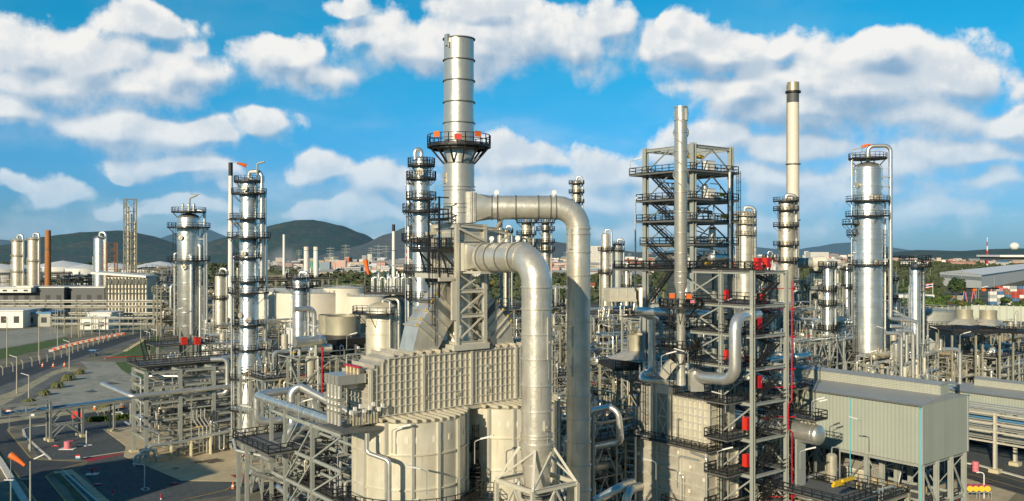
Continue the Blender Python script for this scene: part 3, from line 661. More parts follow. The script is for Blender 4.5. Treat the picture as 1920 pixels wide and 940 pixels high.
# inclined breeching ducts
def inc_duct(s,label):
    if s<0: ps=[(10.6,2.2,38.2),(8.6,2.2,37.2),(4.3,2.2,33.6),(3.0,2.2,32.45)]
    else: ps=[(13.5,2.2,38.2),(14.6,2.2,37.4),(18.3,2.2,33.8),(19.2,2.2,32.45)]
    t=thing('inclined_duct',label,'duct',hl(*ps[-1])); hw=1.75
    def sec(c,half,horiz=False):
        return [V((c[0]+half*(.0 if not horiz else -1)*0,c[1]-hw,c[2])) for _ in(0,)]
    prof=[( (10.4 if s<0 else 13.6), 39.6),( (10.4 if s<0 else 13.6), 35.8)]
    # side polygon in x-z, extruded in y
    if s<0: poly=[(10.3,39.9),(9.6,39.5),(6.0,35.1),(5.3,32.45),(8.3,32.45),(9.6,34.6),(10.3,35.4)]
    else: poly=[(13.7,38.9),(14.5,38.7),(17.9,34.9),(18.5,32.45),(15.7,32.45),(14.3,34.3),(13.7,34.9)]
    n=len(poly); mb=MB(HM); vs=[(x,.8,z) for x,z in poly]+[(x,3.5,z) for x,z in poly]
    fs=[tuple(range(n)) if s>0 else tuple(reversed(range(n))),tuple(range(2*n-1,n-1,-1)) if s>0 else tuple(range(n,2*n))]+[(i,(i+1)%n,n+(i+1)%n,n+i) for i in range(n)]
    mb.add(vs,fs); mb.build('casing',M['duct'],t)
    # collars across the run
    A=[V((9.6,0,39.5)),V((6.0,0,35.1))] if s<0 else [V((14.5,0,38.7)),V((17.9,0,34.9))]
    dv=(A[1]-A[0]).normalized(); nv=V((-dv.z*1,0,dv.x)) 
    if nv.z>0: nv=-nv
    wd_=2.7 if s<0 else 2.6
    for k in (0.02,.3,.42,.47,.66,.86,1.0):
        a=A[0].lerp(A[1],k); b=a+nv*(wd_ if k<.9 else 2.2)
        out=(a-b).normalized()*.14; mb=MB(HM); th_=.34 if k in(.42,.47) else .12
        for y in(.72,3.58): mb.bar(V((a.x,y,a.z))+out,V((b.x,y,b.z))-out,.16,th_)
        mb.bar(V((a.x,.66,a.z))+out*.9,V((a.x,3.64,a.z))+out*.9,th_,.16); mb.bar(V((b.x,.66,b.z))-out*.9,V((b.x,3.64,b.z))-out*.9,th_,.16)
        mb.build('stiffener' if th_<.3 else 'expansion_joint',M['duct'] if th_<.3 else M['ltrim'],t)
        mb=MB(HM); mb.box(V((a.x,.85,a.z))+out*2.2,(.2,.1,.24)); mb.build('lifting_eye',M['yellow'],t)
    if s<0:
        mb=MB(HM); mb.bx(9.6,10.1,-.05,.25,35.6,39.9); mb.bx(8.0,10.1,-.05,.25,39.7,40.1); mb.bx(7.6,10.15,.3,4.1,40.0,40.5); mb.build('frame_collar',M['rib'],t)
    return t
inc_duct(-1,'sloping square duct running down left from the duct tower to the heater box'); inc_duct(1,'sloping square duct running down right from the duct tower behind the thick front pipe')
# convection box
hb=thing('heater_box','long pale grey heater box with a grid of stiffening ribs','heater',hl(12,2.2,ZB))
mb=MB(HM); Lx=24; W=4.4
prof=[(0,ZB+.15),(Lx,ZB+.15),(Lx,ZT-.05),(2.6,ZT-.05),(.02,ZT-1.15)]
n=5; vs=[(x,.12,z) for x,z in prof]+[(x,W-.12,z) for x,z in prof]
mb.add(vs,[tuple(range(n)),tuple(range(2*n-1,n-1,-1))]+[(i,n+i,n+(i+1)%n,(i+1)%n) for i in range(n)]); mb.build('casing',M['heater'],hb)
mb=MB(HM); zz=[ZB+.1+ (ZT-ZB-.3)*k/7 for k in range(8)]
def topz(x): return ZT-.05 if x>2.6 else ZT-1.15+(1.1)*x/2.6
for y,sg in((.12,-1),(W-.12,1)):
    x=.05;i=0
    while x<Lx+.01:
        mod=(i%9==0); w_=.26 if mod else .1; dp=.3 if mod else .16; yy=y+sg*dp/2
        mb.bx(x-w_/2,x+w_/2,min(y,y+sg*dp),max(y,y+sg*dp),ZB+.05,topz(x)); x+=Lx/36;i+=1
    for k,z in enumerate(zz):
        dp=.22 if k in(0,7) else .135; mb.bx(0 if z<ZT-1.2 else 2.0,Lx,min(y,y+sg*dp),max(y,y+sg*dp),z-.05,z+.05)
mb.build('side_ribs',M['rib'],hb)
mb=MB(HM); mb.bx(-.3,Lx+.3,-.25,W+.25,ZB-.35,ZB-.02); mb.build('sill_beam',M['heater'],hb)
mb=MB(HM)
k=0
while k<22:
    x=.4+k*1.1; z=topz(x)
    if not(9.4<x<14.4): mb.bx(x-.06,x+.06,-.1,W+.1,z-.02,z+.3)
    k+=1
mb.build('roof_ribs',M['heater'],hb)
mb=MB(HM)
for k in range(7): mb.bx(-.16,-.0,.0,W,ZB+.3+k*.72,ZB+.4+k*.72)
for y in(.0,W): mb.bx(-.2,0,y-.12,y+.12,ZB,ZT-1.2)
mb.build('end_ribs',M['rib'],hb)
mb=MB(HM); mb.bx(-.9,-.2,.8,W-.2,ZT-2.1,ZT-1.3); mb.bx(-2.0,-.9,.9,W-.4,ZT-2.9,ZT-2.1); mb.build('header_box',M['heater'],hb)
for k in range(3):
    for zq in (0,2.6): mb=MB(); mb.cyl(hl(6.35+k*4.0,-.02,ZB+1.35+zq),hl(6.35+k*4.0,-.10,ZB+1.35+zq),.22,None,14); mb.build('inspection_port',M['heater'],hb)
# four upright transfer pipes at the left end, with header boxes and red gear
tp=thing('transfer_pipes','bank of four upright pale pipes with grey hoods left of the heater box','pipes',hl(-4.2,2,22)); HM0=HM; HM=HM@Matrix.Translation((.9,0,0))
for k in range(4):
    y=.6+k*.75
    mb=MB(HM); mb.tube([(-3.9,y,ZB-.4),(-3.9,y,ZT-2.2)],.24,12); mb.build('upright_pipe',M['stack'],tp)
    mb=MB(HM); mb.bx(-4.25,-1.2,y-.3,y+.3,ZT-2.4,ZT-1.5); mb.build('hood',M['stack'],tp)
    mb=MB(HM); mb.tube([(-1.9,y,ZT-1.5),(-1.9,y,ZT-.9)],.2,10); mb.build('valve_stem',M['gold'],tp)
    mb=MB(HM); mb.lathe((-1.9,y,ZT-.9),[(.36,0),(.36,.12),(.1,.14)],14); mb.build('handwheel',M['crim'],tp)
mb=MB(HM); [mb.bx(-4.3,-3.5,.3,3.1,z,z+.25) for z in(27.3,27.9,28.5)]; mb.build('pipe_clamp',M['stack'],tp)
rng=random.Random(5)
mn=thing('burner_manifold','cluster of small silver elbows and valves beside the upright pale pipes','pipes',hl(-1.5,0,24))
for k in range(9):
    x=-2.9+k*.32; mb=MB(HM); mb.tube([(x,-.3,ZB-.4),(x,-.3,ZB+.7),(x,.9,ZB+.7),(x,.9,ZB-.4)],.11,8,.25); mb.build('bent_pipe',M['pipe' if k%2 else 'gold'],mn)
mb=MB(HM); [mb.box((-3.4+k*.5,-.8+.2*(k%2),ZB+1.0+.25*(k%3)),(.28,.25,.4)) for k in range(8)]; mb.build('actuators',M['white'],mn)
mb=MB(HM); mb.bx(-4.6,.0,-1.2,3.6,ZB-.9,ZB-.7); mb.build('deck',M['grate'],mn)
HM=HM0
# heater drums (vertical cylindrical cells)
def cell(t,label,zt0=26.05,r=5.8):
    c=hl(t,2.2); o=thing('heater_cell',label,'heater',(c.x,c.y,0)); c=V((c.x,c.y,0))
    mb=MB(); mb.lathe(c,[(r,6),(r,zt0),(r-.3,zt0),(.1,zt0+.15)],72); mb.build('shell',M['drum'],o)
    na=14
    mb=MB()
    for i in range(na):
        a=TH+2*PI*(i+.35)/na; d=V((math.cos(a),math.sin(a),0)); mb.bar(c+d*(r+.1)+V((0,0,6)),c+d*(r+.1)+V((0,0,zt0+.05)),.3,.3)
    mb.build('upright_rib',M['rib'],o)
    mb=MB()
    for z in(23.0,19.6,16.2,12.8,9): mb.ring(c+V((0,0,z)),r,.16,.14,72)
    mb.build('band',M['drum'],o)
    mb=MB()      # radial/parallel roof joists
    M2=GM(c.x,c.y); mb.M=M2
    for k in range(-6,7):
        x=k*.85; l=math.sqrt(max(.1,(r+.15)**2-x*x)); mb.bx(x-.05,x+.05,-l,l,zt0+.1,zt0+.42); mb.bx(x-.14,x+.14,-l,l,zt0+.42,zt0+.47)
    mb.build('roof_joist',M['drum'],o)
    for b,z in((-78,18.4),(-38,16.8),(-60,12),(-100,12)): mb=MB(); mb.box(c+V(((r+.12)*math.cos(R(b)),(r+.12)*math.sin(R(b)),z)),(.2,.5,.75),R(b)); mb.build('peep_door',M['white'],o)
    for b in range(-150,0,9):
        if (b//9)%4: mb=MB(); mb.box(c+V(((r+.01)*math.cos(R(b)),(r+.01)*math.sin(R(b)),zt0-1.6)),(.05,.28,.6),R(b)); mb.build('patch_plate',M['cream'],o)
    return o,c
o1,c1=cell(5.9,'left round pale heater cell with rib bands below the long heater box')
o2,c2=cell(18.4,'right round pale heater cell half hidden behind the thick front pipe')
p_=platform(o1,c1,18.0,5.85,7.6,-160,0,rm='black',step=1.2); platform(o1,c1,19.3,5.85,7.3,0,60,rm='black')
p2_=platform(o2,c2,21.8,5.85,7.2,-170,-120,rm='black'); platform(o2,c2,16.6,5.85,7.6,-180,-95,rm='steel')
mb=MB(); a=R(-118); d=V((math.cos(a),math.sin(a),0)); mb.ladder(c2+d*6.5,12,24.5,d); mb.build('ladder',M['black'],o2)
mb=MB(); mb.cyl(c2+V((-9.4,-2.6,24.6)),c2+V((-4.5,-3,24.6)),.62,None,20); mb.build('manifold_pipe',M['pipew'],o2)
mb=MB(); [mb.tube([c2+V((-6.4+k*.9,-4.9,21.8)),c2+V((-6.4+k*.9,-4.9,23.3)),c2+V((-5.6+k*.9,-4.5,23.3))],.09,7) for k in range(3)]; [mb.box(c2+V((-6.4+k*.9,-4.9,23.7)),(.4,.3,.45)) for k in range(3)]; mb.build('instrument_stand',M['white'],o2)
# thick bent pipe on the outside of left cell
mb=MB(); q=P(703,800,84.0); mb.tube([P(688,812,83.6),P(688,849,83.6),P(730,864,82.5),P(730,940,82.5),P(730,1010,82.5)],.22,10,.5); mb.build('drain_pipe',M['pipe'],o1)
# the two big ducts -------------------------------------------------------------
def lug(p,t):
    mb=MB(); mb.cyl(p+V((0,-.05,.35)),p+V((0,.05,.35)),.25,None,20); mb.bar(p-V((0,0,.3)),p+V((0,0,.1)),.3,.12); mb.build('lifting_lug',M['white'],t)
YB=94.3; xb=XX(1084.5,YB); rb=1.29; zc=zt(389.5,YB)
bd=thing('rear_bypass_duct','silver round duct leaving the main stack and dropping behind, its lower part in shadow','duct',(xb,YB,0))
mb=MB(); x0=XX(919,YB); mb.tube([(x0,YB,zc),(xb,YB,zc),(xb,YB,2)],rb,40,2.35); mb.build('run',M['duct'],bd)
def br(name,a,d,r,dr=.1,h=.12,m='duct'): mb=MB(); mb.aring(a,d,r,dr,h,40); mb.build(name,M[m],bd)
for px in(922.5,933,967,1009,1032,1042): br('ring',V((XX(px,YB),YB,zc)),(1,0,0),rb,.09,.12,'ltrim' if px>960 or px<930 else 'steeld')
for y in(429,439,473,516,560,604,649,655,696,741.5,785,828,871,918): br('ring',V((xb,YB,zt(y,YB))),(0,0,1),rb,.1,.1)
lug(V((XX(931,YB),YB,zc+rb)),bd); lug(V((XX(1039,YB),YB,zc+rb)),bd)
mb=MB(); hw=1.45; xa=XX(893,YB)
def frustum(mb,xa,hy,hz,xb_,r,n=32):
    vs=[];fs=[]
    for i in range(n):
        a=2*PI*i/n; c_,s_=math.cos(a),math.sin(a); k=1/max(abs(c_),abs(s_)); vs.append((xa,YB+hy*c_*k,zc+hz*s_*k))
    for i in range(n):
        a=2*PI*i/n; vs.append((xb_,YB+r*math.cos(a),zc+r*math.sin(a)))
    for i in range(n): j=(i+1)%n; fs.append((i,j,n+j,n+i))
    mb.add(vs,fs,True)
frustum(mb,xa,1.5,1.5,XX(921,YB),rb); mb.build('transition',M['duct'],bd)
mb=MB(); xs_=XX(875,YB); mb.bx(SC.x+.9,XX(884,YB),YB-1.75,YB+1.7,zc-1.7,zc+1.6); mb.build('outlet_box',M['stack'],bd)
mb=MB(); 
for k in range(3): mb.bx(XX(885+k*3,YB),XX(886.6+k*3,YB),YB-1.7,YB+1.7,zc-1.65,zc+1.65)
mb.build('flange_plate',M['stack'],bd)
mb=MB(); mb.bx(XX(884,YB),XX(893,YB),YB-1.52,YB+1.52,zc-1.5,zc+1.5); mb.build('expansion_joint',M['steeld'],bd)
for y in(436,618,672):
    mb=MB(); mb.box((xb-rb*.72,YB-rb*.82,zt(y+12,YB)),(.45,.25,2.2),R(-40)); mb.box((xb-rb*.80,YB-rb*.92,zt(y+14,YB)),(.16,.16,.2),R(-40)); mb.build('access_hatch',M['duct'],bd)
for k in range(10):
    mb=MB(); y0=436+k*46; a0=R(-150+ (k*67)%120); mb.box((xb+(rb+.012)*math.cos(a0),YB+(rb+.012)*math.sin(a0),zt(y0+22,YB)),(.03,.12,2.3),a0); mb.build('lap_seam',M['stack'],bd)
# front duct
YF=83.8; xf=XX(1006,YF); rf=1.46; zf=42.2
fd=thing('front_bypass_duct','thickest sunlit silver duct bending down in front of the heater into a funnel','duct',(xf,YF,24))
S0=hl(12,-1.4,zf); S1=V((xf,YF,zf)); dr=(S1-S0).normalized()
mb=MB(); mb.tube([S0+dr*.9,S1,(xf,YF,zt(834,YF))],rf,44,2.6); mb.build('run',M['duct'],fd)
def fr(a,d,r,dr_=.09,h=.11,m='duct',nm='ring'): mb=MB(); mb.aring(a,d,r,dr_,h,44); mb.build(nm,M[m],fd)
for s in(1.0,1.5,2.9,4.7,6.4,6.8,7.6): fr(S0+dr*s,dr,rf,.09,.11,'ltrim' if s in(1.5,2.9,4.7,6.8) else 'duct')
for y in(538.5,579,626,672,721,769,813,819): fr(V((xf,YF,zt(y,YF))),(0,0,1),rf,.1,.1)
fr(V((xf,YF,zt(831,YF))),(0,0,1),rf,.22,.22); fr(V((xf,YF,zt(836,YF))),(0,0,1),rf,.12,.5)
lug(S0+dr*2.3+V((0,0,rf+.1)),fd); lug(S0+dr*6.6+V((0,0,rf+.1)),fd)
for k in range(7):
    mb=MB(); y0=538+k*43; a0=R(-140+(k*71)%110); mb.box((xf+(rf+.012)*math.cos(a0),YF+(rf+.012)*math.sin(a0),zt(y0+22,YF)),(.03,.10,2.0),a0); mb.build('lap_seam',M['stack'],fd)
mb=MB(); mb.lathe((xf,YF,0),[(1.5,zt(838,YF)),(1.42,zt(868,YF)),(1.2,zt(905,YF)),(1.22,zt(915,YF))],40); mb.build('funnel',M['duct'],fd)
for k,y in enumerate((869,916,922,927,931)): fr(V((xf,YF,zt(y,YF))),(0,0,1),1.42 if k==0 else 1.15,.06 if k==0 else .35,.12 if k==0 else .12,'duct' if k!=3 else 'ltrim','bellows' if k else 'ring')
mb=MB(); mb.lathe((xf,YF,0),[(1.2,zt(931,YF)),(1.2,8)],32); mb.build('lower_run',M['duct'],fd)
mb=MB(HM); hv=hl; mb.bx(11.95-1.45,12.05+1.45,-.9,-.3,zf-1.45,zf+1.45); mb.build('flange_plate',M['rib'],fd)
mb=MB(HM); mb.bx(12-1.62,12+1.62,-.3,.05,zf-1.65,zf+1.65); mb.build('expansion_joint',M['ltrim'],fd)
mb=MB()
vs=[];n=32;hu=hl(1,0)-hl(0,0)
for i in range(n):
    a=2*PI*i/n;c_,s_=math.cos(a),math.sin(a);k=1/max(abs(c_),abs(s_)); vs.append(hl(12,-.9,zf)+hu*(1.3*c_*k)+V((0,0,1.3*s_*k)))
for i in range(n):
    a=2*PI*i/n; vs.append(S0+dr*1.0+hu*(rf*math.cos(a))+V((0,0,rf*math.sin(a))))
mb.add(vs,[(i,n+i,n+(i+1)%n,(i+1)%n) for i in range(n)],True); mb.build('transition',M['duct'],fd)
mb=MB()
for b,y,hh in((-62,605,4.2),):
    mb.box((xf+(rf+.08)*math.cos(R(-40)),YF+(rf+.08)*math.sin(R(-40)),zt(634,YF)),(.12,.5,4.1),R(-40)); mb.box((xf+(rf+.1)*math.cos(R(-55)),YF+(rf+.1)*math.sin(R(-55)),zt(794,YF)),(.3,.5,.95),R(-55))
mb.box((xf+(rf+.2)*math.cos(R(-40)),YF+(rf+.2)*math.sin(R(-40)),zt(640,YF)),(.1,.15,.2),R(-40)); mb.box((xf+(rf+.3)*math.cos(R(-55)),YF+(rf+.3)*math.sin(R(-55)),zt(796,YF)),(.14,.2,.25),R(-55)); mb.build('access_hatch',M['stack'],fd)
mb=MB(HM); mb.tube([(11.2,-1.3,40.7),(11.2,-1.3,42)],.12,8); mb.tube([(11.6,-2,40.7),(11.6,-2,41.2)],.12,8); mb.bx(10.8,13.6,-3.4,0,40.5,40.75); mb.build('saddle',M['rib'],fd)
# pyramid support frame under the front duct
sf=thing('duct_support_frame','pale steel pyramid frame around the funnel of the thick front duct','steel frame',(xf,YF,8))
SM=GM(xf,YF); q=2.75; zq=zt(903,YF); zr=zt(838,YF)
for sx,sy in((-1,-1),(1,-1),(1,1),(-1,1)):
    mb=MB(SM); mb.bar((sx*q,sy*q,zq),(sx*1.15,sy*1.15,zr),.24); mb.hcol(sx*q,sy*q,4,zq,.36); mb.build('leg',M['rib'],sf)
mb=MB(SM)
for a,b in(((-q,-q),(q,-q)),((q,-q),(q,q)),((q,q),(-q,q)),((-q,q),(-q,-q))):
    mb.ibeam((*a,zq),(*b,zq),.42,.26); m_=((a[0]+b[0])/2*.50,(a[1]+b[1])/2*.50,zr)
mb.build('base_beams',M['rib'],sf)
for a,b in(((-q,-q),(q,-q)),((q,-q),(q,q)),((q,q),(-q,q)),((-q,q),(-q,-q))):
    mb=MB(SM); k=.42; mb.bar((*a,zq+.1),(b[0]*k,b[1]*k,zr-.1),.17); mb.bar((*a,zq-4.6),((a[0]+b[0])/2,(a[1]+b[1])/2,zq-.2),.17); mb.bar((*b,zq-4.6),((a[0]+b[0])/2,(a[1]+b[1])/2,zq-.2),.17); mb.bar((*a,zq-4.7),(*b,zq-4.7),.25); mb.build('brace',M['rib'],sf)
# person on the black platform
def person(p,face,label,suit,helmet,pants=None,reach=0.0,s=1.0):
    t=thing('person',label,'person',p); me=bpy.data.meshes.new('body'); J={}
    vs=[];es=[];rad=[]
    def add(x,y,z,r,par=None):
        vs.append((x,y,z));rad.append(r); 
        if par is not None: es.append((par,len(vs)-1))
        return len(vs)-1
    pel=add(0,0,.95,.15); ab=add(0,.01,1.12,.14,pel); ch=add(0,0,1.33,.165,ab); nk=add(0,.0,1.5,.06,ch); hd=add(0,.02,1.63,.098,nk); add(0,.01,1.72,.09,hd); 
    for k in(-1,1):
        sh=add(.19*k,0,1.42,.075,ch); el=add(.26*k,.06,1.15,.052,sh); wr=add(.24*k,.28,1.08,.036,el); h1=add(.235*k,.36,1.08,.04,wr)
        for q_ in range(4): add(.235*k+(q_-1.5)*.02,.44+.005*q_,1.06,.011,h1)
        add(.20*k,.38,1.10,.012,h1)
        hp=add(.1*k,0,.88,.11,pel); kn=add(.11*k,.03,.49,.07,hp); an=add(.12*k,-.01,.1,.048,kn); add(.12*k,.14,.05,.045,an)
    me.from_pydata(vs,es,[]); me.update(); o=bpy.data.objects.new('body',me); COL.objects.link(o); o.parent=t; me.materials.append(M[suit])
    me.skin_vertices or None
    md=o.modifiers.new('skin','SKIN')
    if not me.skin_vertices: 
        bpy.context.view_layer.objects.active=o; 
    sk=me.skin_vertices[0].data if me.skin_vertices else None
    if sk:
        for i,r_ in enumerate(rad): sk[i].radius=(r_,r_)
        sk[0].use_root=True
    md.use_smooth_shade=True; sb=o.modifiers.new('sub','SUBSURF'); sb.levels=1; sb.render_levels=1
    mb=MB(); mb.M=None; hm=MB(); hm.lathe((0,.02,1.70),[(.17,-.01),(.14,.0),(.135,.06),(.09,.12),(.01,.14)],16); hm.build('helmet',M[helmet],t,True)
    fm=MB(); fm.sphere((0,.06,1.63),.082,1.1,12,8); fm.cyl((0,.13,1.62),(0,.165,1.60),.016,.01,8); fm.build('face',M['skin'],t,True)
    if pants:
        pm=MB()
        for k in(-1,1): pm.cyl((.1*k,0,.9),(.11*k,.03,.49),.125,.085,12); pm.cyl((.11*k,.03,.49),(.12*k,-.01,.1),.085,.065,12)
        pm.build('trousers',M[pants],t,True)
    t.rotation_euler.z=face; t.scale=(s,s,s); return t
person(hl(8.7,1.1,43.1),R(200),'worker in light blue coverall and white helmet on the black tower platform','cov','white','navyc')
# ------------------------------------------------------------------ process columns
def Zs(Y,*ys): return [zt(y,Y) for y in ys]
Y=178; z=lambda y:zt(y,178)
cB=vessel_column('distillation_tower','tall silver column with many black ring platforms, left of the heater',467,178,z(333),0,1.9,
 [(z(341),0,360),(z(364),0,360,1.6),(z(411),-170,-20,2.0),(z(446),-200,20,2.4),(z(484),-200,0,1.3),(z(528),-190,-10,1.7),(z(549),-190,0,2.2),(z(609),-200,0,1.6),(z(655),-200,10,1.4),(z(708),-190,-10,1.5),(z(766),-170,-20,1.6),(z(822),-130,-10,2.2)],
 r2=2.4,z2=z(662),rings=Zs(178,375,395,430,465,505,560,585,630,690,735,790,830),risers=[(-15,2.9,z(322),z(520),.42),(-5,3.4,z(360),z(640),.3),(-155,3.1,z(480),z(800),.22),(-150,3.5,z(420),z(840),.14),(20,3.4,z(455),z(700),.25)],manways=[(-100,z(475)),(-75,z(598)),(-60,z(760)),(-120,z(590)),(-95,z(355)),(-80,z(600))],n=36)
c=V((XX(467,178),178,0)); mb=MB(); mb.tube([c+V((2.1,-1.5,z(340))),c+V((2.1,-1.5,z(308))),c+V((3.6,-1.5,z(305)))],.2,8); mb.build('davit',M['steel'],cB)
mb=MB(); q=c+V((-2.6,-2.2,z(762))); mb.cyl(q,q+V((4.8,-2.6,0)),.5,None,20); mb.build('outlet_nozzle',M['clad'],cB)
def windsock(p,label,s=1,d=V((1,-.2,-.55)),pole=2.2,lit=None):
    t=thing('windsock',label,'windsock',p); mb=MB(); mb.bar(p,p+V((0,0,pole)),.07*s); mb.build('pole',M['steel'],t)
    q=p+V((0,0,pole)); d=V(d).normalized(); mb=MB()
    side=V((-d.y,d.x,0)); a=q; n=6; ln=2.2*s; rr=[.42,.42,.38,.33,.28,.24,.2]
    pts=[q+d*(ln*i/n)+V((0,0,-.12*s*(i/n)**2*n*.5)) for i in range(n+1)]
    for i in range(n): mb.cyl(pts[i],pts[i+1],rr[i]*s,rr[i+1]*s,14,False)
    mb.build('sock',M['orange'],t)
    mb=MB(); mb.aring(q,d,.42*s,.03,.05,14); mb.build('hoop',M['steel'],t); return t
windsock(c+V((-.6,0,z(338))),'red orange windsock drooping on top of the tall silver column left of the heater',.9,(-.5,-.3,.25),2.9)
# column A on its table
z=lambda y:zt(y,205)
cA=vessel_column('regenerator_tower','wide silver column with a cone bottom and black top canopy at the left',354,205,z(400),z(636),2.62,
 [(z(427),0,360,2.2),(z(489),0,360,2.2)],rings=Zs(205,432,450,468,505,530,560,585,610),risers=[(-20,3.2,z(460),z(640),.3),(5,3.6,z(395),z(600),.35),(-170,3.2,z(475),z(630),.2),(-12,4.0,z(420),z(640),.15),(-60,2.9,z(480),z(625),.42)],manways=[(-105,z(446)),(-90,z(500)),(-70,z(540))],cone=3.6,leg=z(700),n=40)
c=V((XX(354,205),205,0)); platform(cA,c,z(398),.5,3.9,0,360); 
mb=MB(); mb.tube([c+V((.2,0,z(405))),c+V((.2,0,z(372))),c+V((2,0,z(366)))],.22,8); mb.tube([c+V((.2,0,z(364))),c+V((2.6,0,z(365)))],.1,6); mb.build('top_davit',M['steel'],cA)
for dx in(-1.2,.2,1.4):
    mb=MB(); mb.cyl(c+V((dx,-.6,z(398))),c+V((dx,-.6,z(384))),.35,None,12); mb.dome(c+V((dx,-.6,z(384))),(0,0,1),.35,.8,12); mb.build('relief_valve',M['clad'],cA)
ft=thing('column_table','grey steel table frame standing under the wide cone bottomed column','steel frame',(c.x,c.y,0)); FM=GM(c.x-4.5,c.y-7,0,TH)
frame(ft,FM,[0,7.5,12],[0,7],[z(745),z(690),z(642)],0,.5,'steel','x',.2,False)
deck(ft,FM,-1,13,-.5,7.5,z(642)+.06,'grate','black',.2,'SWNE',.05); deck(ft,FM,-1,8,-.5,7.5,z(690)+.06,'grate','black',.2,'SWNE',.05)
mb=MB(FM); mb.stair((-1.5,.5,z(690)),(-1.5,6.5,z(642)),.9); mb.build('stair',M['black'],ft)
for px,py,l in((370,640,'bright red cabinet on the deck under the wide cone bottomed column'),(345,641,'smaller red cabinet left on the deck under the cone bottomed column')):
    q=P(px,py,199); q.z=z(642)+.1; t=thing('red_cabinet',l,'cabinet',q); mb=MB(); mb.box(q+V((0,0,.8)),(1.2,.8,1.6),TH); mb.build('body',M['red'],t); mb=MB(); mb.box(q+V((0,0,1.66)),(1.3,.9,.1),TH); mb.build('lid',M['crim'],t)
# column C beside the stack
z=lambda y:zt(y,128)
cC=vessel_column('slim_tower','slim silver column with black walkways immediately left of the main stack',790,128,z(293),12,1.12,
 [(z(311),0,360,.9),(z(336),0,360,.9),(z(374),-200,20,.9),(z(397),0,360,1.5),(z(452),-200,20,1.6),(z(510),-170,0,1.3),(z(560),-200,-40,1)],r2=1.3,z2=z(330),rings=Zs(128,345,362,385,420,440,470,490,530,590),risers=[(-170,1.9,z(330),z(640),.13),(180,2.3,z(345),z(650),.1),(-20,1.6,z(420),z(600),.12)],manways=[(-120,z(448)),(-60,z(448)),(-90,z(325))],n=28)
c=V((XX(790,128),128,0)); mb=MB(); mb.tube([c+V((0,0,z(296))),c+V((0,0,z(281))),c+V((-.9,-.2,z(281))),c+V((-.9,-.2,z(310)))],.34,12,.7); mb.build('gooseneck',M['pipe'],cC)
mb=MB(); mb.tube([c+V((2,-1,z(420))),c+V((2,-1,z(352))),c+V((3.4,-1,z(345)))],.06,6); mb.build('lamp_post',M['steel'],cC)
# big right column
z=lambda y:zt(y,185)
cR=vessel_column('large_tower','largest silver column at the right with a dark crown platform and tall bent side pipe',1627,185,z(304),0,2.95,
 [(z(378),-190,10,1.5),(z(406),-200,-30,1.5),(z(421),165,215,2.2),(z(441),165,200,1.3),(z(497),-190,10,1.2),(z(668),-150,0,2.0)],rings=Zs(185,318,350,365,395,430,450,475,512,540,575,610,640),risers=[(-8,4.6,z(274),z(590),.42),(0,3.7,z(380),z(620),.2),(-178,3.5,z(290),z(500),.12),(10,4.0,z(500),z(660),.25)],manways=[(-150,z(348)),(-75,z(372)),(-75,z(491)),(-100,z(372))],n=44)
c=V((XX(1627,185),185,0)); platform(cR,c,z(298),.4,3.9,0,360)
mb=MB(); mb.tube([c+V((4.5,-.7,z(590))),c+V((4.5,-.7,z(597))),c+V((7,0,z(600))),c+V((10.5,0,z(602))),c+V((10.5,0,z(690)))],.42,12); mb.build('transfer_pipe',M['pipe'],cR)
mb=MB(); mb.tube([c+V((-3.6,-1,z(330))),c+V((-3.6,-1,z(282))),c+V((-1.2,-1,z(278)))],.1,6); mb.build('davit',M['steel'],cR)
windsock(c+V((-1.2,0,z(299))),'orange windsock above the crown platform of the largest right column',.85,(.9,-.2,.45),2.6)
for px,py in((1657,332),(1657,350)):
    mb=MB(); q=P(px,py,184); mb.box(q,(2.6,.5,.2)); mb.build('bracket_arm',M['steel'],cR)
# slim ones right
def simple_col(label,px,Y,py0,r,platys,m='cladw',base=0,cat='column',ris=True,wd=1.0,rm='black',name='process_tower',rr=.05,rings=True):
    z=lambda y:zt(y,Y)
    return vessel_column(name,label,px,Y,z(py0),base,r,[(z(p),-200,20,wd) for p in platys],m=m,n=20,rings=[z(py0+18+i*16) for i in range(7)] if rings else (),risers=[(-10,r+.6,z(py0-6),z(py0+150),r*.2+.06),(-165,r+.5,z(py0+40),z(py0+170),.12)] if ris else (),rm=rm,rr=rr,ladders=Y<330)
simple_col('slim silver column in the steelwork left of the largest right column',1552,190,497,1.0,[500,545,572,618,660,690],'clad')
simple_col('slim column with a cluttered dark head right of the largest right column',1716,205,495,1.25,[500,488],'clad',wd=2.2)
simple_col('stout weathered column directly right of the open steel reactor tower',1396,230,395,2.1,[405,420,440],'cladw',rm='steelw')
simple_col('weathered column with side pipes just left of the white chimney foot',1474,240,372,2.05,[378,395,425,460,490],'cladw',wd=1.4)
simple_col('slim beige column showing just above the rear duct bend',1081,300,338,1.4,[345,362,380,400],'cladw',wd=1.3)
simple_col('short beige column seen under the rear duct, left one of two',987,260,414,1.5,[418,440,462],'cladw',wd=1.5)
simple_col('short beige column seen under the rear duct, right one of two',1023,260,414,1.1,[418,432,455,470],'cladw',wd=1.7)
simple_col('thin beige column right of the rear duct with pipe alongside',1135,270,437,1.3,[470,512],'cladw')
simple_col('dull grey blue column right of the thin beige column',1158,330,455,1.7,[458,470,500],'steel')
simple_col('single silver column before the white tanks',562,215,517,1.75,[521,540],'clad',wd=1.6)
simple_col('leftmost weathered column of the distant left pair',33,640,447,3.9,[452,480,510],'cladw',rm='steelw')
simple_col('second weathered column of the distant left pair beside the orange chimney',63,640,444,3.9,[449,490],'cladw',rm='steelw')
simple_col('pale distant column right of the orange chimney',187,640,442,4.2,[446],'clad',rm='steeld')
simple_col('beige upright column behind the wide cone bottomed column, lower right',413,300,510,1.8,[515,560],'cladw')
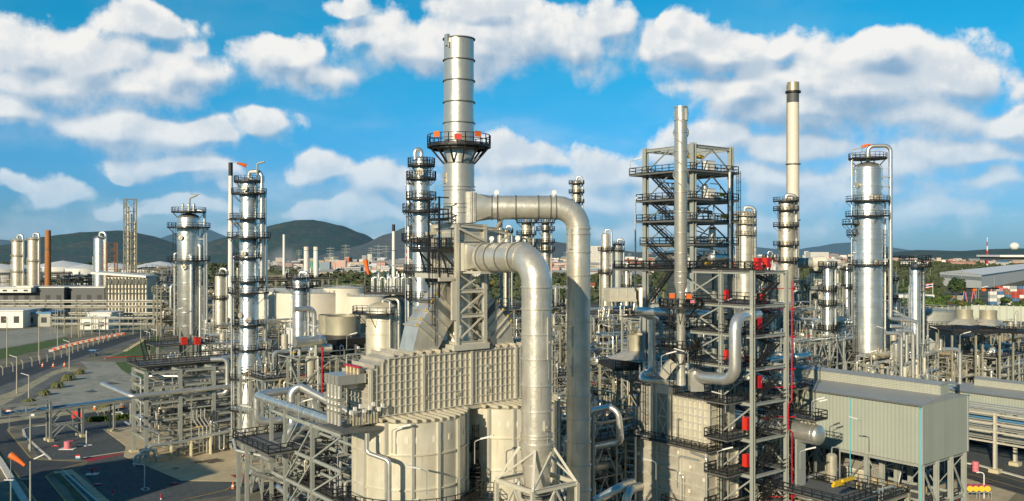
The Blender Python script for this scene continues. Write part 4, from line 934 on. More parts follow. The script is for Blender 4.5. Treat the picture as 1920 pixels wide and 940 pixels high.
simple_col('slender pipe column peeping behind the wide cone bottomed column',386,330,437,.7,[],'white',ris=False)
# chimneys
def chimney(label,px,Y,py0,r,m,cap=None,capm='steeld',r0=None,plats=(),base=0):
    z0=zt(py0,Y); x=XX(px,Y); t=thing('chimney',label,'chimney',(x,Y,base)); mb=MB(); c=V((x,Y,0)); cz=zt(cap,Y) if cap else z0
    rk=r0 or r; mb.lathe(c,[(rk,base),(r,cz)],24); mb.build('shaft',M[m],t)
    if cap:
        mb=MB(); mb.lathe(c,[(r*1.01,cz),(r*1.01,z0),(r*.85,z0),(r*.85,z0-1)],24); mb.build('cap',M[capm],t)
    for p in plats: mb=MB(); mb.ring(c+V((0,0,zt(p,Y))),r+(rk-r)*.5,.45,.35,24); mb.build('ring',M['ltrim'],t)
    return t
t=chimney('tall cream chimney with dark band and metal tip at the right',1487,300,155,1.95,'cream',193,'steeld',2.15,[308,413])
mb=MB(); q=V((XX(1487,300),300,0)); mb.lathe(q,[(2.02,zt(172,300)),(2.02,zt(155.5,300)),(1.8,zt(155.5,300))],24); mb.build('metal_tip',M['gold'],t); mb=MB(); mb.ring(q+V((0,0,zt(173,300))),2.0,.6,.6,24); mb.build('gallery',M['black'],t)
mb=MB(); mb.ladder(q+V((-2.2,0,0)),30,zt(160,300),(-1,0,0),False,.6,.05); mb.build('ladder',M['steelw'],t)
chimney('slender white chimney with black top left of the tall silver column',432.5,350,305,.85,'white',330,'black',1.2,[412])
chimney('distant white chimney with a black top before the hills',738,620,421,1.1,'white',434,'black',1.5,[470])
chimney('short orange brown chimney among the distant left columns',90,640,432,2.0,'brickr',None,'steeld',2.3,[468])
mb=MB(); 
chimney('thin white pole chimney beside the white steam',532.5,560,440,.8,'white',None,'steeld',1.0,[])
for px,l in((574.5,'left white chimney of the teal power house'),(592.5,'right white chimney of the teal power house')): chimney(l,px,900,463,2.6,'white',468,'cream',2.7,[470])
# lattice tower with flues far left
def lattice(label,px,Y,py0,w,m='steelw',pipes=2,base=0):
    z1=zt(py0,Y); x=XX(px,Y); t=thing('lattice_tower',label,'tower',(x,Y,base)); LM=GM(x,Y); n=max(4,int((z1-base)/w/1.2)); lv=[base+(z1-base)*(i+1)/n for i in range(n)]
    frame(t,LM,[-w/2,w/2],[-w/2,w/2],lv,base,w*.1,m,'x',w*.05,False,False)
    for k in range(pipes): mb=MB(); mb.tube([(x-w*.2+k*w*.35,Y,base),(x-w*.2+k*w*.35,Y,z1-(k+1)*w*.8)],w*.1,10); mb.build('flue',M['cladw'],t)
    return t
lattice('tall dark lattice tower with pipes inside in the distant left plant',244,640,373,7.0,pipes=3)
lattice('low rusty lattice tower right of the pale distant column',208,640,455,7,'rust',0)

for px,Y,py0,r,m_,l in((1440,280,478,.8,'clad','slender vent column just left of the white chimney'),(1530,270,505,.9,'cladw','slender weathered column left of the slim silver column'),(1588,260,500,.8,'clad','slender vent column against the left side of the largest column'),(1672,250,520,.8,'cladw','slender column right of the largest column side pipes'),(1175,280,500,.8,'cladw','slender column left of the open reactor tower'),(950,250,430,.9,'cladw','slender beige column behind the duct tower truss')):
    simple_col(l,px,Y,py0,r,[py0+6,py0+40],m_,wd=1.0,name='slender_process_tower')
# ------------------------------------------------------------------ ground patches
def gpoly(name,pts,m,z,label=None,skirt=0):
    mb=MB(); v=[G(x,y) for x,y in pts]
    for p in v: p.z=z
    # orientation upward
    ar=sum(a.x*b.y-b.x*a.y for a,b in zip(v,v[1:]+v[:1])); 
    if ar<0: v=v[::-1]
    mb.poly(v)
    if skirt:
        n=len(v); mb.add(v+[V((p.x,p.y,z-skirt)) for p in v],[(i,n+i,n+(i+1)%n,(i+1)%n) for i in range(n)])
    return tag(mb.build(name,m),kind='structure')
def gline(name,pts,w,m,z,h=0,close=False):
    mb=MB(); v=[G(x,y) for x,y in pts]
    P2=mb.path(v,2.5)
    for a,b in zip(P2,P2[1:]):
        d=(b-a);d.z=0
        if d.length<.05: continue
        d.normalize(); u=V((-d.y,d.x,0))*w/2; e=d*.02
        mb.add([a-u-e+V((0,0,z)),b-u+e+V((0,0,z)),b+u+e+V((0,0,z)),a+u-e+V((0,0,z))],[(0,1,2,3)])
        if h: mb.bar(a+V((0,0,z-h/2-.001)),b+V((0,0,z-h/2-.001)),w-.01,h)
    return tag(mb.build(name,m),kind='structure')
mb=MB(); mb.bx(-9000,9000,-300,14000,-1,0); 
for p in range(1): tag(mb.build('ground',M['g_base']),kind='structure')
mb=MB(); mb.add([(-9000,560,.02),(9000,470,.02),(9000,14000,.02),(-9000,14000,.02)],[(0,1,2,3)]); tag(mb.build('terrain',M['g_far']),kind='structure')
asph=[(-90,740),(-40,752),(40,782),(140,776),(235,764),(262,772),(250,780),(120,792),(50,797),(18,800),(13,806),(30,827),(57,859),(72,863),(142,866),(165,866),(130,874),(105,881),(85,893),(100,912),(123,940),(190,1020),(120,1020),(68,940),(0,847),(-60,765)]
gpoly('road',asph,M['g_asph'],.012)
gpoly('gravel_yard',[(42,802),(120,793),(250,781),(262,772),(330,790),(330,838),(237,848),(157,861),(100,863),(72,856),(55,832)],M['g_grav'],.10,skirt=.12)
gpoly('gravel_yard',[(168,867),(237,851),(320,848),(560,900),(470,925),(350,940),(330,1010),(260,1010),(205,940),(150,880)],M['g_grav'],.10,skirt=.12)
gpoly('concrete_pad',[(193,806),(262,800),(560,790),(640,830),(520,905),(340,903),(232,857),(236,838)],M['g_conc'],.16,skirt=.08)
gpoly('road_markings',[(157,861),(237,849),(237,855),(165,866.5)],M['g_red'],.018)
gpoly('road_markings',[(432,893),(480,885),(480,900),(455,905)],M['g_red'],.17)
gline('kerb',[(157,859.5),(237,847.5)],.35,M['g_linew'],.16,.15)
gline('kerb',[(95,797),(60,801),(43,806),(47,818),(68,838),(95,862)],.45,M['g_linew'],.2,.2)
gline('kerb',[(-40,812),(0,866),(45,940),(90,1010)],1.1,M['g_linew'],.35,.35)
for l in ([(13,806),(57,859),(75,862),(142,865)],[(165,866),(113,879),(85,893),(123,940),(190,1020)],[(-60,765),(0,847),(68,940),(120,1020)],[(118,792),(45,797),(13,804)]): gline('road_markings',l,.18,M['g_line'],.02)
gline('road_markings',[(340,940),(420,922),(452,905),(462,900)],.2,M['g_line'],.165)
# concrete drain channel
gpoly('drain_channel',[(100,886),(135,881),(205,940),(250,1000),(190,1000),(128,915)],M['g_conc'],.104)
gpoly('grass',[(101,890),(112,888),(168,945),(200,1000),(186,1000),(128,917)],M['leafd'],.112)
gline('drain_channel',[(118,884),(192,950),(230,990)],.35,M['g_linew'],.3,.2)
gpoly('drain_channel',[(121,893),(135,891),(196,950),(178,950)],M['g_asphl'],.116)
M['stain']=mat('oil_stain',(.10,.085,.06),0,.5,.3,.6)
rng=random.Random(40)
for px,py,s_ in((402,866,2.2),(372,868,1.2),(330,880,.8),(300,700,2.0),(205,720,2.6),(170,735,1.8),(60,822,1.0),(48,900,1.3),(250,700,2.2),(1850,905,1.2),(455,878,1.1)):
    c=G(px,py); mb=MB(); mb.poly([c+V((math.cos(2*PI*i/18)*s_*rng.uniform(.6,1.2),math.sin(2*PI*i/18)*s_*rng.uniform(.5,1.0)*1.1,.175)) for i in range(18)]); tag(mb.build('ground_stain',M['stain']),kind='structure')
# manholes etc
for px,py in((148,800),(272,918),(100,797)): gline('drain_cover',[(px-7,py),(px+1,py-3.5),(px+9,py),(px+1,py+4.5),(px-7,py)],.3,M['g_linew'],.115)
# upper-left roads, verges and yards
gpoly('road',[(-30,700),(60,688),(118,668),(165,650),(225,632),(290,620),(420,612),(420,628),(300,629),(262,640),(212,655),(170,668),(105,697),(60,718),(-30,755)],M['g_asphl'],.03)
gpoly('road',[(-30,696),(30,686),(110,667),(160,650),(215,634),(270,623),(300,621),(300,627),(262,632),(190,657),(140,674),(60,704),(-30,735)],M['g_asph'],.04)
gpoly('sandy_verge',[(-30,752),(20,735),(60,716),(98,697),(122,689),(150,691),(140,697),(100,704),(60,730),(10,760),(-30,775)],M['g_sand'],.05)
gpoly('paved_yard',[(70,745),(98,728),(140,705),(165,692),(150,678),(240,680),(250,720),(235,748),(160,760),(110,772),(40,781),(10,775)],M['g_yard'],.035)
gpoly('drain_slope',[(5,760),(40,742),(70,722),(100,705),(122,697),(134,699),(105,716),(70,742),(45,756),(20,770)],M['g_asphl'],.06)
gpoly('grass',[(196,673),(292,670),(306,653),(300,630),(276,635),(258,642),(236,660)],M['g_grass'],.05).__setitem__('kind','structure')
gpoly('grass',[(216,680),(245,678),(300,690),(300,716),(258,712),(228,694)],M['g_grass'],.05).__setitem__('kind','structure')
gpoly('grass',[(-30,680),(30,668),(90,652),(130,640),(125,633),(80,642),(-30,660)],M['g_grass'],.045).__setitem__('kind','structure')
gpoly('paved_yard',[(-30,660),(80,640),(128,630),(100,612),(-30,625)],M['g_yard'],.05)
gpoly('sandy_verge',[(130,628),(330,615),(420,610),(420,604),(140,612),(100,622)],M['g_sand'],.055)
gpoly('sandy_verge',[(-30,800),(60,786),(160,776),(235,765),(262,773),(270,765),(180,765),(60,780),(-30,790)],M['g_sand'],.06)
gline('kerb',[(196,672),(292,668)],.3,M['g_red'],.4,.4)
gline('kerb',[(196,673),(236,659),(276,635)],.3,M['g_linew'],.12,.12)
# right hand ground
gpoly('gravel_yard',[(1600,1010),(1700,880),(1760,835),(1850,822),(2000,822),(2000,925),(1900,900),(1820,878),(1795,868),(1770,905)],M['g_grav'],.02)
gpoly('road',[(1780,868),(1830,878),(1920,904),(2010,930),(2010,960),(1920,928),(1800,893),(1760,888)],M['g_asph'],.03)
for l in([(1800,886),(1840,895),(1920,918),(2000,945)],[(1800,873),(1840,882),(1920,905),(2000,931)]): gline('road_markings',l,.16,M['g_line'],.036)
gline('kerb',[(1795,867),(1830,872),(1920,897),(2000,920)],.8,M['g_linew'],.2,.2)
gpoly('concrete_pad',[(1750,905),(1810,897),(1905,925),(1880,950),(1800,980),(1700,980)],M['g_conc'],.04)
# ------------------------------------------------------------------ left pipe module
LM=GM(XX(274,178),178); root=thing('pipe_module','tall open steel pipe rack with silver pipes standing left of the tall column','pipe structure',(XX(274,178),178,0))
xs=[0,6.8,13.8,20.6]; ys=[0,9]; lv=[4.5,8.2,11.8,15,18]
frame(root,LM,xs,ys,lv,0,.72,'steel',None,.2,True,True,True)
mb=MB(LM)
for i in range(3):
    x0,x1=xs[i],xs[i+1]; mb2=MB(LM); mb2.bar((x0,0,.5),(x1,0,4),.22) if i%2 else mb2.bar((x1,0,.5),((x0+x1)/2,0,4),.22); mb2.bar((x1,-.1,7.6),(x1+1.3,-.1,.8),.2); mb2.build('brace',M['steel'],root)
for z0,z1 in((4.5,8.2),(8.2,11.8)): mb2=MB(LM); mb2.bar((0,0,z0),(0,9,z1),.22); mb2.build('brace',M['steel'],root)
deck(root,LM,-.3,21,4.5,13,18.7,'grate','black',.2,'SWNE',.05); deck(root,LM,2,18,3,9,8.3,'grate','black',.1,'SW',.05)
mb=MB(LM); mb.stair((1.2,9.5,11.8),(7,9.5,18.6)); mb.build('stair',M['black'],root); mb=MB(LM); mb.stair((7,10.5,4.5),(1.2,10.5,11.8)); mb.build('stair',M['black'],root)
def pp(pts,r,m='pipe',Mx=LM,par=root,nm='pipe',b=None): mb=MB(Mx); mb.tube(pts,r,12,b if b else r*2.6); return mb.build(nm,M[m],par)
pp([(-6.5,8,15.2),(-3,-1,13.4),(22,-1,13.6)],.5); pp([(12,-.8,13.2),(8,4,11.5),(8,4,16),(3,8,16)],.3)
pp([(13,1,12),(16.6,-.5,12),(16.6,-.5,19.4),(13.5,1,19.4)],.5,b=1.1); pp([(20.2,1,14),(20.2,1,19.6),(16,1,19.6)],.45,b=1.0); pp([(18,1,14),(18,1,17.5)],.28); pp([(18.9,1,14),(18.9,1,17.5)],.28)
pp([(-.5,-3,.4),(-.5,-3,3.4),(6,-3.2,3.4),(24,-3.2,5.3)],.36,b=.9); pp([(-2.2,-4,.3),(-2.2,-4,2.8),(.6,-4,2.8),(.6,-4,1.2),(2,-4,1.2)],.3); pp([(-3.4,-4.4,-.2),(-3.4,-4.4,2.2),(-1,-4.4,2.2)],.25)
pp([(-3,0,12),(-3,0,7.5),(-3,4,7.5)],.2); pp([(-1.6,-2,7.4),(-1.6,-2,9),(-1,-2,9),(-1,2,9)],.22); pp([(-2,-1,7.6),(2,-2,5.5),(2,-2,3.6)],.25)
for k in range(4): pp([(9+k*.8,-1.5,9.5),(9+k*.8,-1.5,7.4),(10+k*.8,-2.2,5.6),(10+k*.8,-2.2,.3)],.15)
for k in range(3): pp([(14+k*2.3,-3,4.9),(14+k*2.3,-3,.6),(15+k*2.3,-3,.6),(15+k*2.3,-3,4)],.16)
rng=random.Random(11)
for k in range(46):
    mb=MB(LM); rpipe(rng,mb,-.5,21,-.5,12,.8,17,rng.choice([.08,.1,.14,.2,.26])); mb.build('pipe',M[rng.choice(['pipe','pipe','pipew','steel'])],root)
for k in range(12):
    z=rng.choice([4.7,5.3,8.6,12.2,15.3]); y=rng.uniform(.5,8.5); pp([(-1,y,z),(22,y,z)],rng.choice([.1,.15,.22]))
mb=MB(LM); [mb.bx(x-.1,x+.1,-3.8,-2.6,.0,z) for x,z in((1,2.8),(4,3.0),(8,3.4),(12,3.8))]; mb.build('pipe_support',M['foot'],root)
for _ in range(30): mb=MB(LM); mb.box((rng.uniform(0,20),rng.uniform(-3,8),rng.uniform(.6,2.6)),(rng.uniform(.3,.7),.4,rng.uniform(.4,.9))); mb.build('valve_box',M['pipew'],root)
for _ in range(4): mb=MB(LM); mb.box((rng.uniform(1,10),rng.uniform(-2,2),rng.uniform(2,3)),(1.2,.3,.4)); mb.build('valve_cover',M['red'],root)
for _ in range(4): mb=MB(LM); mb.box((rng.uniform(8,14),rng.uniform(-1,2),rng.uniform(4.5,6)),(1.1,.3,.3)); mb.build('valve_cover',M['yellow'],root)
for k,(x,y) in enumerate(((20.5,-4),(22.2,-2.5))):
    r=pp([(x,y,.2),(x,y,5.2),(x+4,y+5,5.2)],.14)
# low rack of thin pipes beside the tall column
lr=thing('low_pipe_rack','low rack of thin silver pipes at the foot of the tall column','pipe rack',G(420,850)); LR=GM(G(405,846).x,G(405,846).y)
for x in(0,5):
    for y in(0,3): mb=MB(LR); mb.bx(x-.2,x+.2,y-.2,y+.2,0,6); mb.build('leg',M['steel'],lr)
for k in range(7): pp([(-.3,k*.5,.4),(-.3,k*.5,6.2),(7,k*.5,6.2)],.13,'pipe',LR,lr)
# pipe bridge with blue pipe at the far left
b0=G(303,800);
br_=thing('pipe_bridge','grey steel pipe bridge carrying one bright blue pipe, crossing at the left edge','pipe bridge',G(95,830))
A=G(95,829);B=G(155,820);C_=G(222,816)
ux=(B-A);ux.z=0;ux.normalize();uy=V((-ux.y,ux.x,0))
ztop=zt(752,A.y)
BM=Matrix(((ux.x,uy.x,0,A.x),(ux.y,uy.y,0,A.y),(0,0,1,0),(0,0,0,1)))
Lb=(B-A).length; Lc=(C_-A).length
for x in(0,Lb,Lc):
    for y in(0,2.2):
        mb=MB(BM); mb.hcol(x,y,0,ztop-(0 if x<1 else 2.2),.42,1); c_=mb.build('leg',M['steel'],br_); mb=MB(BM); mb.bx(x-.55,x+.55,y-.55,y+.55,0,.65); mb.build('footing',M['foot'],c_)
for y in(0,2.2):
    mb=MB(BM); zz=ztop-2.2
    for s in(-1,): mb.bar((-30,y,zz),(Lc+8,y,zz),.3,.35); mb.bar((-30,y,ztop-.2),(0,y,ztop-.2),.28)
    x=-30
    k=0
    while x<0: mb.bar((x,y,zz),(x+5,y,ztop-.2) if k%2 else (x+5,y,zz),.16); mb.bar((x,y,zz),(x,y,ztop-.2),.2); mb.bar((x,y,ztop-.2) if not k%2 else (x,y,zz),(x+5,y,zz) if not k%2 else (x+5,y,ztop-.2),.17); x+=5;k+=1
    mb.bar((0,y,.6),(Lb/2,y,zz/2),.2);mb.bar((Lb,y,.6),(Lb/2,y,zz/2),.2);mb.bar((0,y,zz/2+.3),(Lb/2,y,zz),.2);mb.bar((Lb,y,zz/2+.3),(Lb/2,y,zz),.2);mb.bar((0,y,zz/2),(Lb,y,zz/2),.22)
    mb.build('truss',M['steel'],br_)
for y,m,r,dz in((1.1,'blue',.3,.3),(1.7,'pipe',.14,.1),(.5,'pipe',.12,.1)): mb=MB(BM); mb.tube([(-34,y,ztop-2+dz),(Lc+14,y,ztop-2+dz)],r,12); mb.build('pipe',M[m],br_)
# ------------------------------------------------------------------ foreground left frame with the big capped pipe
NX,NY=XX(650,100),100.0
NM=GM(NX,NY)     # -y side near; +y along left-away
fg=thing('foreground_pipe_frame','grey braced steel frame with black stairs in front of the left heater cell','pipe structure',(NX,NY,0))
for y in(1.5,9,17,21.5):
    for x in(0,4.5):
        if y==1.5 and x==0: continue
        top=21.6+ (1.0 if y>16 else 0); mb=MB(NM); mb.hcol(x,y,0,top,.42,0); mb.build('column',M['steel'],fg)
mb=MB(NM); mb.hcol(-3.4,21.5,0,17.3,.42,0); mb.build('column',M['steel'],fg); mb=MB(NM); mb.hcol(-3.4,24.5,0,17.3,.42,0); mb.build('column',M['steel'],fg)
for z in(9.2,13.2,17.2,21.4):
    for x in(0,4.5): mb=MB(NM); mb.ibeam((x,1.5,z),(x,21.5,z),.42,.24); mb.build('floor_beams',M['steel'],fg)
    mb=MB(NM); [mb.ibeam((0,y,z),(4.5,y,z),.4,.22) for y in(9,17,21.5)]; [mb.ibeam((-3.4,y,z),(0,y,z),.4,.22) for y in (21.5,) if z<18]; mb.build('cross_beams',M['steel'],fg)
for z0,z1 in((9.3,13),(13.3,17),(17.3,21.2)):
    mb=MB(NM); mb.bar((0,9,z1),(0,13,z0),.2);mb.bar((0,17,z0),(0,13,z1),.18); mb.bar((0,9,z0),(0,1.5,z1),.2); mb.build('brace',M['steel'],fg)
    mb=MB(NM); mb.bar((4.5,9,z0),(4.5,17,z1),.18); mb.bar((0,17,z0),(4.5,17,z1),.16); mb.build('brace',M['steel'],fg)
deck(fg,NM,-3.6,4.6,14,26,17.4,'grate','black',.2,'SWN',.05); deck(fg,NM,.2,4.4,4,14,13.4,'grate','black',.2,'SWN',.05); deck(fg,NM,-1,4.4,8,22,9.4,'grate','black',.2,'SWN',.05); deck(fg,NM,4.5,9,10,17,15.4,'grate','black',.15,'SWNE',.05)
for a,b in(((1.2,13.8,13.4),(1.2,7,17.4)),((3.2,14,9.4),(3.2,6.5,13.4)),((1.2,6,5.4),(1.2,13,9.4)),((5.5,10,11.4),(5.5,16,15.4))): mb=MB(NM); mb.stair(a,b,.9); mb.build('stair',M['black'],fg)
bp=thing('capped_header_pipe','long thick silver pipe with a flat end cap lying on the foreground frame','pipe',(NX,NY,22.7))
r=.5; mb=MB(NM); mb.tube([(0,-.2,22.7),(0,26.5,22.7),(1.0,27.5,22.7),(8,27.5,22.9),(9,27.5,20.5),(9,27.5,16)],r+.02,20,1.4); mb.build('run',M['pipe'],bp)
mb=MB(NM); mb.cyl((0,-.25,22.7),(0,-.2,22.7),r+.08,None,28); mb.build('end_cap',M['cladw'],bp)
for y in(1,3.2,6,8,10.5,13,15.5,18,20.5,23): mb=MB(NM); mb.aring((0,y,22.7),(0,1,0),r+.02,.02,.06,20); mb.build('strap',M['pipew'],bp)
b2=thing('elbow_pipe','thick silver pipe with two elbows passing behind the capped header pipe','pipe',(NX,NY,20))
mb=MB(NM); mb.tube([(12,16,19),(7.5,21,24),(7.5,21,24),(3.5,23,24),(3.5,23,18.5),(3.5,20,18.5)],.55,16,1.3); mb.build('run',M['pipe'],b2)
b3=thing('elbow_pipe','thick silver pipe curling down to the deck behind the foreground frame','pipe',(NX,NY,18))
mb=MB(NM); mb.tube([(14,12,18.9),(4,18.5,19.3),(.8,18.5,19.3),(.8,18.5,15)],.6,16,1.4); mb.build('run',M['pipe'],b3)
for i,(pts,rr_) in enumerate((([(0,26.6,22.5),(0,26.6,19),(3,26,19),(8,26,19)],.5),([(-1.5,26,17),(-1.5,22,15.6),(-1.5,18,15.6)],.4),([(1,22,11),(1,14,10),(1,8,10)],.35),([(-3.5,20,14),(1,20,12),(4,20,12)],.3),([(4,14,20),(9,14,20),(9,14,10)],.45))):
    t=thing('pipe_run',['silver pipe dropping from the far end of the capped header pipe','silver pipe under the upper deck of the foreground frame','silver pipe along the lower deck of the foreground frame','short silver pipe crossing the foreground frame low down','silver pipe at the right rear of the foreground frame'][i],'pipe',NM@V(pts[0])); mb=MB(NM); mb.tube(pts,rr_,14,rr_*2.5); mb.build('run',M['pipe'],t)
rng=random.Random(3)
for k in range(40):
    mb=MB(NM); rpipe(rng,mb,.3,7,3,25,2,19,rng.choice([.06,.08,.12,.18])); mb.build('pipe',M[rng.choice(['pipe','steel','pipew'])],fg)
mb=MB(NM); mb.tube([(-3.9,25,17.5),(-3.9,24,16.2),(-1,20,15.6)],.22,8); mb.build('pipe',M['pipe'],fg)
# ------------------------------------------------------------------ fill modules: left and middle
module('steel rack behind the left pipe module',300,212,24,9,[5,10,15],21,30,desc='rack behind the left pipe module',drums=2)
module('steel rack between the wide cone bottomed column and the tall column',385,235,18,12,[6,12,17],22,30,desc='rack between the two left columns')
module('dense pipe structure right of the tall column at mid height',492,150,13,10,[5,10,15,20.5],23,46,desc='pipe structure right of the tall column',drums=2,pmax=.5)
module('open steel structure with a drum deck left of the heater',560,148,14,9,[5,10,15,20,24.5],24,50,desc='structure left of the heater',drums=2,pmax=.5,redbox=True)
module('dark pipe structure behind the drum deck',530,190,26,10,[7,14,20],25,44,desc='structure behind the drum deck',drums=2)
module('wide low structure in front of the cream tanks',610,205,34,12,[8,15,20],26,40,desc='low structure before the cream tanks')
module('low steelwork seen left of the tall column',400,290,40,14,[6,12,17],27,34,desc='steelwork left of the tall column',m='steelw')
t=thing('red_fire_riser','thin bright red vertical pipe in the steelwork left of the heater box','pipe',P(604,730,145)); mb=MB(); mb.tube([P(604,740,145),P(604,656,145)],.14,8); mb.build('run',M['crim'],t); mb=MB(); mb.cyl(P(604,656,145),P(604,652,145),.25); mb.build('cap',M['crim'],t)
# vessel with cone top and elbow (at 577,640)
q=P(577,640,150); t=thing('cone_vessel','silver drum with faceted end and bent inlet pipe on the drum deck','vessel',q)
mb=MB(); u=V((.786,.618,0)); mb.cyl(q-u*2.4,q+u*2.2,.95,None,20); mb.cyl(q+u*2.2,q+u*3.2,.95,.55,20); mb.build('shell',M['clad'],t); mb=MB(); mb.tube([q+u*1.2+V((0,0,.6)),q+u*1.2+V((0,0,5.6)),q-u*2.5+V((0,0,5.6))],.42,14,1.1); mb.build('inlet_pipe',M['pipe'],t); mb=MB(); [mb.bx(q.x+k-.2,q.x+k+.2,q.y-.3,q.y+.3,q.z-2.4,q.z-.7) for k in(-1.4,1.4)]; mb.build('saddle',M['steel'],t)
# round drums D with the busy platform
z=lambda y:zt(y,150)
vd=vessel_column('squat_vessel','squat cream cylinder under the crowded black walkway left of the inclined duct',714,150,z(566),8,2.9,[(z(586),-200,-60,2.3)],m='drum',rings=Zs(150,600,625,650),ladders=False,risers=[(-60,3.2,z(562),z(700),.2),(-30,3.4,z(560),z(700),.25)],n=36,c=(XX(718,150),150))
ve=vessel_column('squat_vessel','slightly darker cylinder right of the squat cream cylinder, wrapped by silver pipes',748,156,zt(560,156),8,2.6,[],m='drum',rings=Zs(156,600,640),ladders=False,risers=[(-140,3,zt(556,156),zt(700,156),.24),(-100,2.9,zt(570,156),zt(700,156),.24),(-60,3,zt(556,156),zt(700,156),.3),(-20,3.2,zt(570,156),zt(700,156),.2)],n=36)
pt=thing('valve_gallery','black railed gallery crowded with upright silver relief valves, centre left','platform',P(728,549,150)); PM=GM(XX(696,149),149,0,.0)
deck(pt,PM,-1,7.2,-1.5,9,z(548),'black','black',.3,'SWNE',.05,1)
rng=random.Random(9)
for k in range(17):
    x=-.2+k*.45;y=rng.uniform(-.8,5); h=rng.uniform(1.2,3.2); r=rng.choice([.13,.18,.3]); b=PM@V((x,y,z(548))); mb=MB(); mb.cyl(b,b+V((0,0,h)),r,None,12); mb.cyl(b+V((0,0,h)),b+V((0,0,h+.5)),r,.05,12); mb.build('relief_valve',M['clad' if k%3 else 'pipe'],pt)
for k in range(6):
    x=.5+k*1.2; mb=MB(PM); mb.tube([(x,-.6,z(548)),(x,-.6,z(548)+2.6),(x+.7,-.6,z(548)+2.6),(x+.7,-.6,z(548))],.16,10,.35); mb.build('bent_pipe',M['pipe'],pt)
windsock(PM@V((-.9,-1,z(548))),'orange windsock hanging above the crowded valve gallery',1.0,(.25,0,-.9),5.6); 
mb=MB(PM); mb.tube([(7,0,z(548)),(7,0,z(548)+4.6),(3.6,0,z(548)+4.6)],.1,6); mb.build('lamp_arm',M['steel'],pt)
# fin-fan shrouds centre-left
def fan(label,px,py,Y,r,h,m='fan',cone=1.6,group=None):
    q=P(px,py,Y); t=thing('cooling_fan',label,'fan',q,group); mb=MB(); mb.lathe(q,[(r,-h),(r*.97,-h*.5),(r,0),(r*.94,0),(r*.94,-h*.8)],36); mb.build('shroud',M[m],t)
    mb=MB(GM(q.x,q.y,q.z)); n=4; w=r*cone
    vs=[(-w,-w,-h-1.5),(w,-w,-h-1.5),(w,w,-h-1.5),(-w,w,-h-1.5)]; k=24
    for i in range(k): a=2*PI*i/k; vs.append((r*math.cos(a),r*math.sin(a),-h+.05))
    fs=[]
    for i in range(k):
        a=2*PI*(i+.5)/k; cidx=2 if 0<=a<PI/2 else 3 if a<PI else 0 if a<1.5*PI else 1; fs.append((cidx,4+(i+1)%k,4+i))
    fs+=[(1,2,4),(2,3,4+k//4),(3,0,4+k//2),(0,1,4+3*k//4)]
    mb.add(vs,fs); mb.build('plenum',M['pipew'] if m=='fan' else M['steel'],t)
    mb=MB(); 
    for i in range(5): a=2*PI*i/5; mb.bar(q-V((0,0,h*.6)),q-V((0,0,h*.6))+V((r*.9*math.cos(a),r*.9*math.sin(a),0)),.5,.08)
    mb.build('blade',M['black'],t); return t
fan('round brown fan shroud left of the heater, front one of two before the cream tanks',643,592,168,3.4,4.2)
fan('round brown fan shroud partly hidden behind its neighbour before the cream tanks',624,590,178,2.9,3.6)
fan('round fan shroud beside the squat cream cylinder',681,589,180,2.9,3.4)
t=thing('air_cooler','black bank of air coolers below the round fan shrouds left of the heater','air cooler',P(600,650,165)); AM=GM(XX(610,160),160)
mb=MB(AM); mb.bx(-3,16,-4,5,zt(660,162),zt(632,162)); mb.build('casing',M['black'],t); 
for k in range(9): mb=MB(AM); mb.cyl((-2+k*2,-4.4,zt(668,160)),(-2+k*2,-4.4,zt(645,160)),.35,None,12); mb.build('motor',M['steeld'],t)
deck(t,AM,-4,17,-6,-4,zt(672,160),'grate','steel',.2,'SWE',.05)
mb=MB(AM); [mb.bx(x-.25,x+.25,-4.5,-4,0,zt(660,162)) for x in(-3,3.5,10,16)]; mb.build('legs',M['steel'],t)
# white and cream tanks
tank('storage_tank','broad white tank with steel stair spiralling up, middle of the row behind the left columns',581,330,13.5,zt(548,330),'cream',stair=True)
tank('storage_tank','white tank partly hidden behind the tall silver column',523,335,11,zt(545,335),'cream')
tank('storage_tank','tall cream tank with flat roof right of the broad white tank',645,330,7.6,zt(540,330),'cream')
tank('storage_tank','cream tank directly behind the squat vessels',690,325,8,zt(555,325),'cream')
tk=tank('storage_tank','white tank with faint lettering behind the left steel module',425,262,7.5,zt(642,262),'white')
tank('storage_tank','low white tank at the foot of the broad white tank',585,262,7.5,zt(600,262)-2,'white')
tank('storage_tank','tall white tank left part hidden by the cone bottomed column',396,268,4.5,zt(630,268),'white')
for i,(px,Y,r,py) in enumerate(((2,700,20,504),(30,900,24,503),(118,1000,34,500),(160,860,20,503),(280,900,26,504),(300,1100,30,499),(212,1000,26,501))):
    tank('storage_tank',['blue white tank cut by the left picture edge','white tank between the left edge and the first distant column','wide white tank behind the orange brown chimney','white tank left of the pale distant column','wide low white tank right of the dark lattice tower','white tank behind the wide low tank right of the lattice tower','white tank under the hill between distant column and lattice tower'][i],px,Y,r,zt(py,Y),'white',roof=.2,rail=False)
tank('storage_tank','rusty white tank glimpsed between the right hand columns',1570,285,9,zt(566,285),'white'); tank('storage_tank','blue grey tank with flat roof right of the largest right column',1738,245,7.5,zt(582,245),'steel',cat='tank')

c=V((XX(425,262),262,0)); mb=MB(); mb.box(c+V((0,-7.56,zt(661,262))),(1.6,.04,1.0)); mb.build('number_plate',M['orange'],tk); mb=MB(); mb.box(c+V((-2.2,-7.3,zt(661,262))),(.25,.05,1.1)); mb.box(c+V((-2.2,-7.3,zt(661,262)+.5)),(.8,.05,.25)); mb.build('letter',M['steeld'],tk)
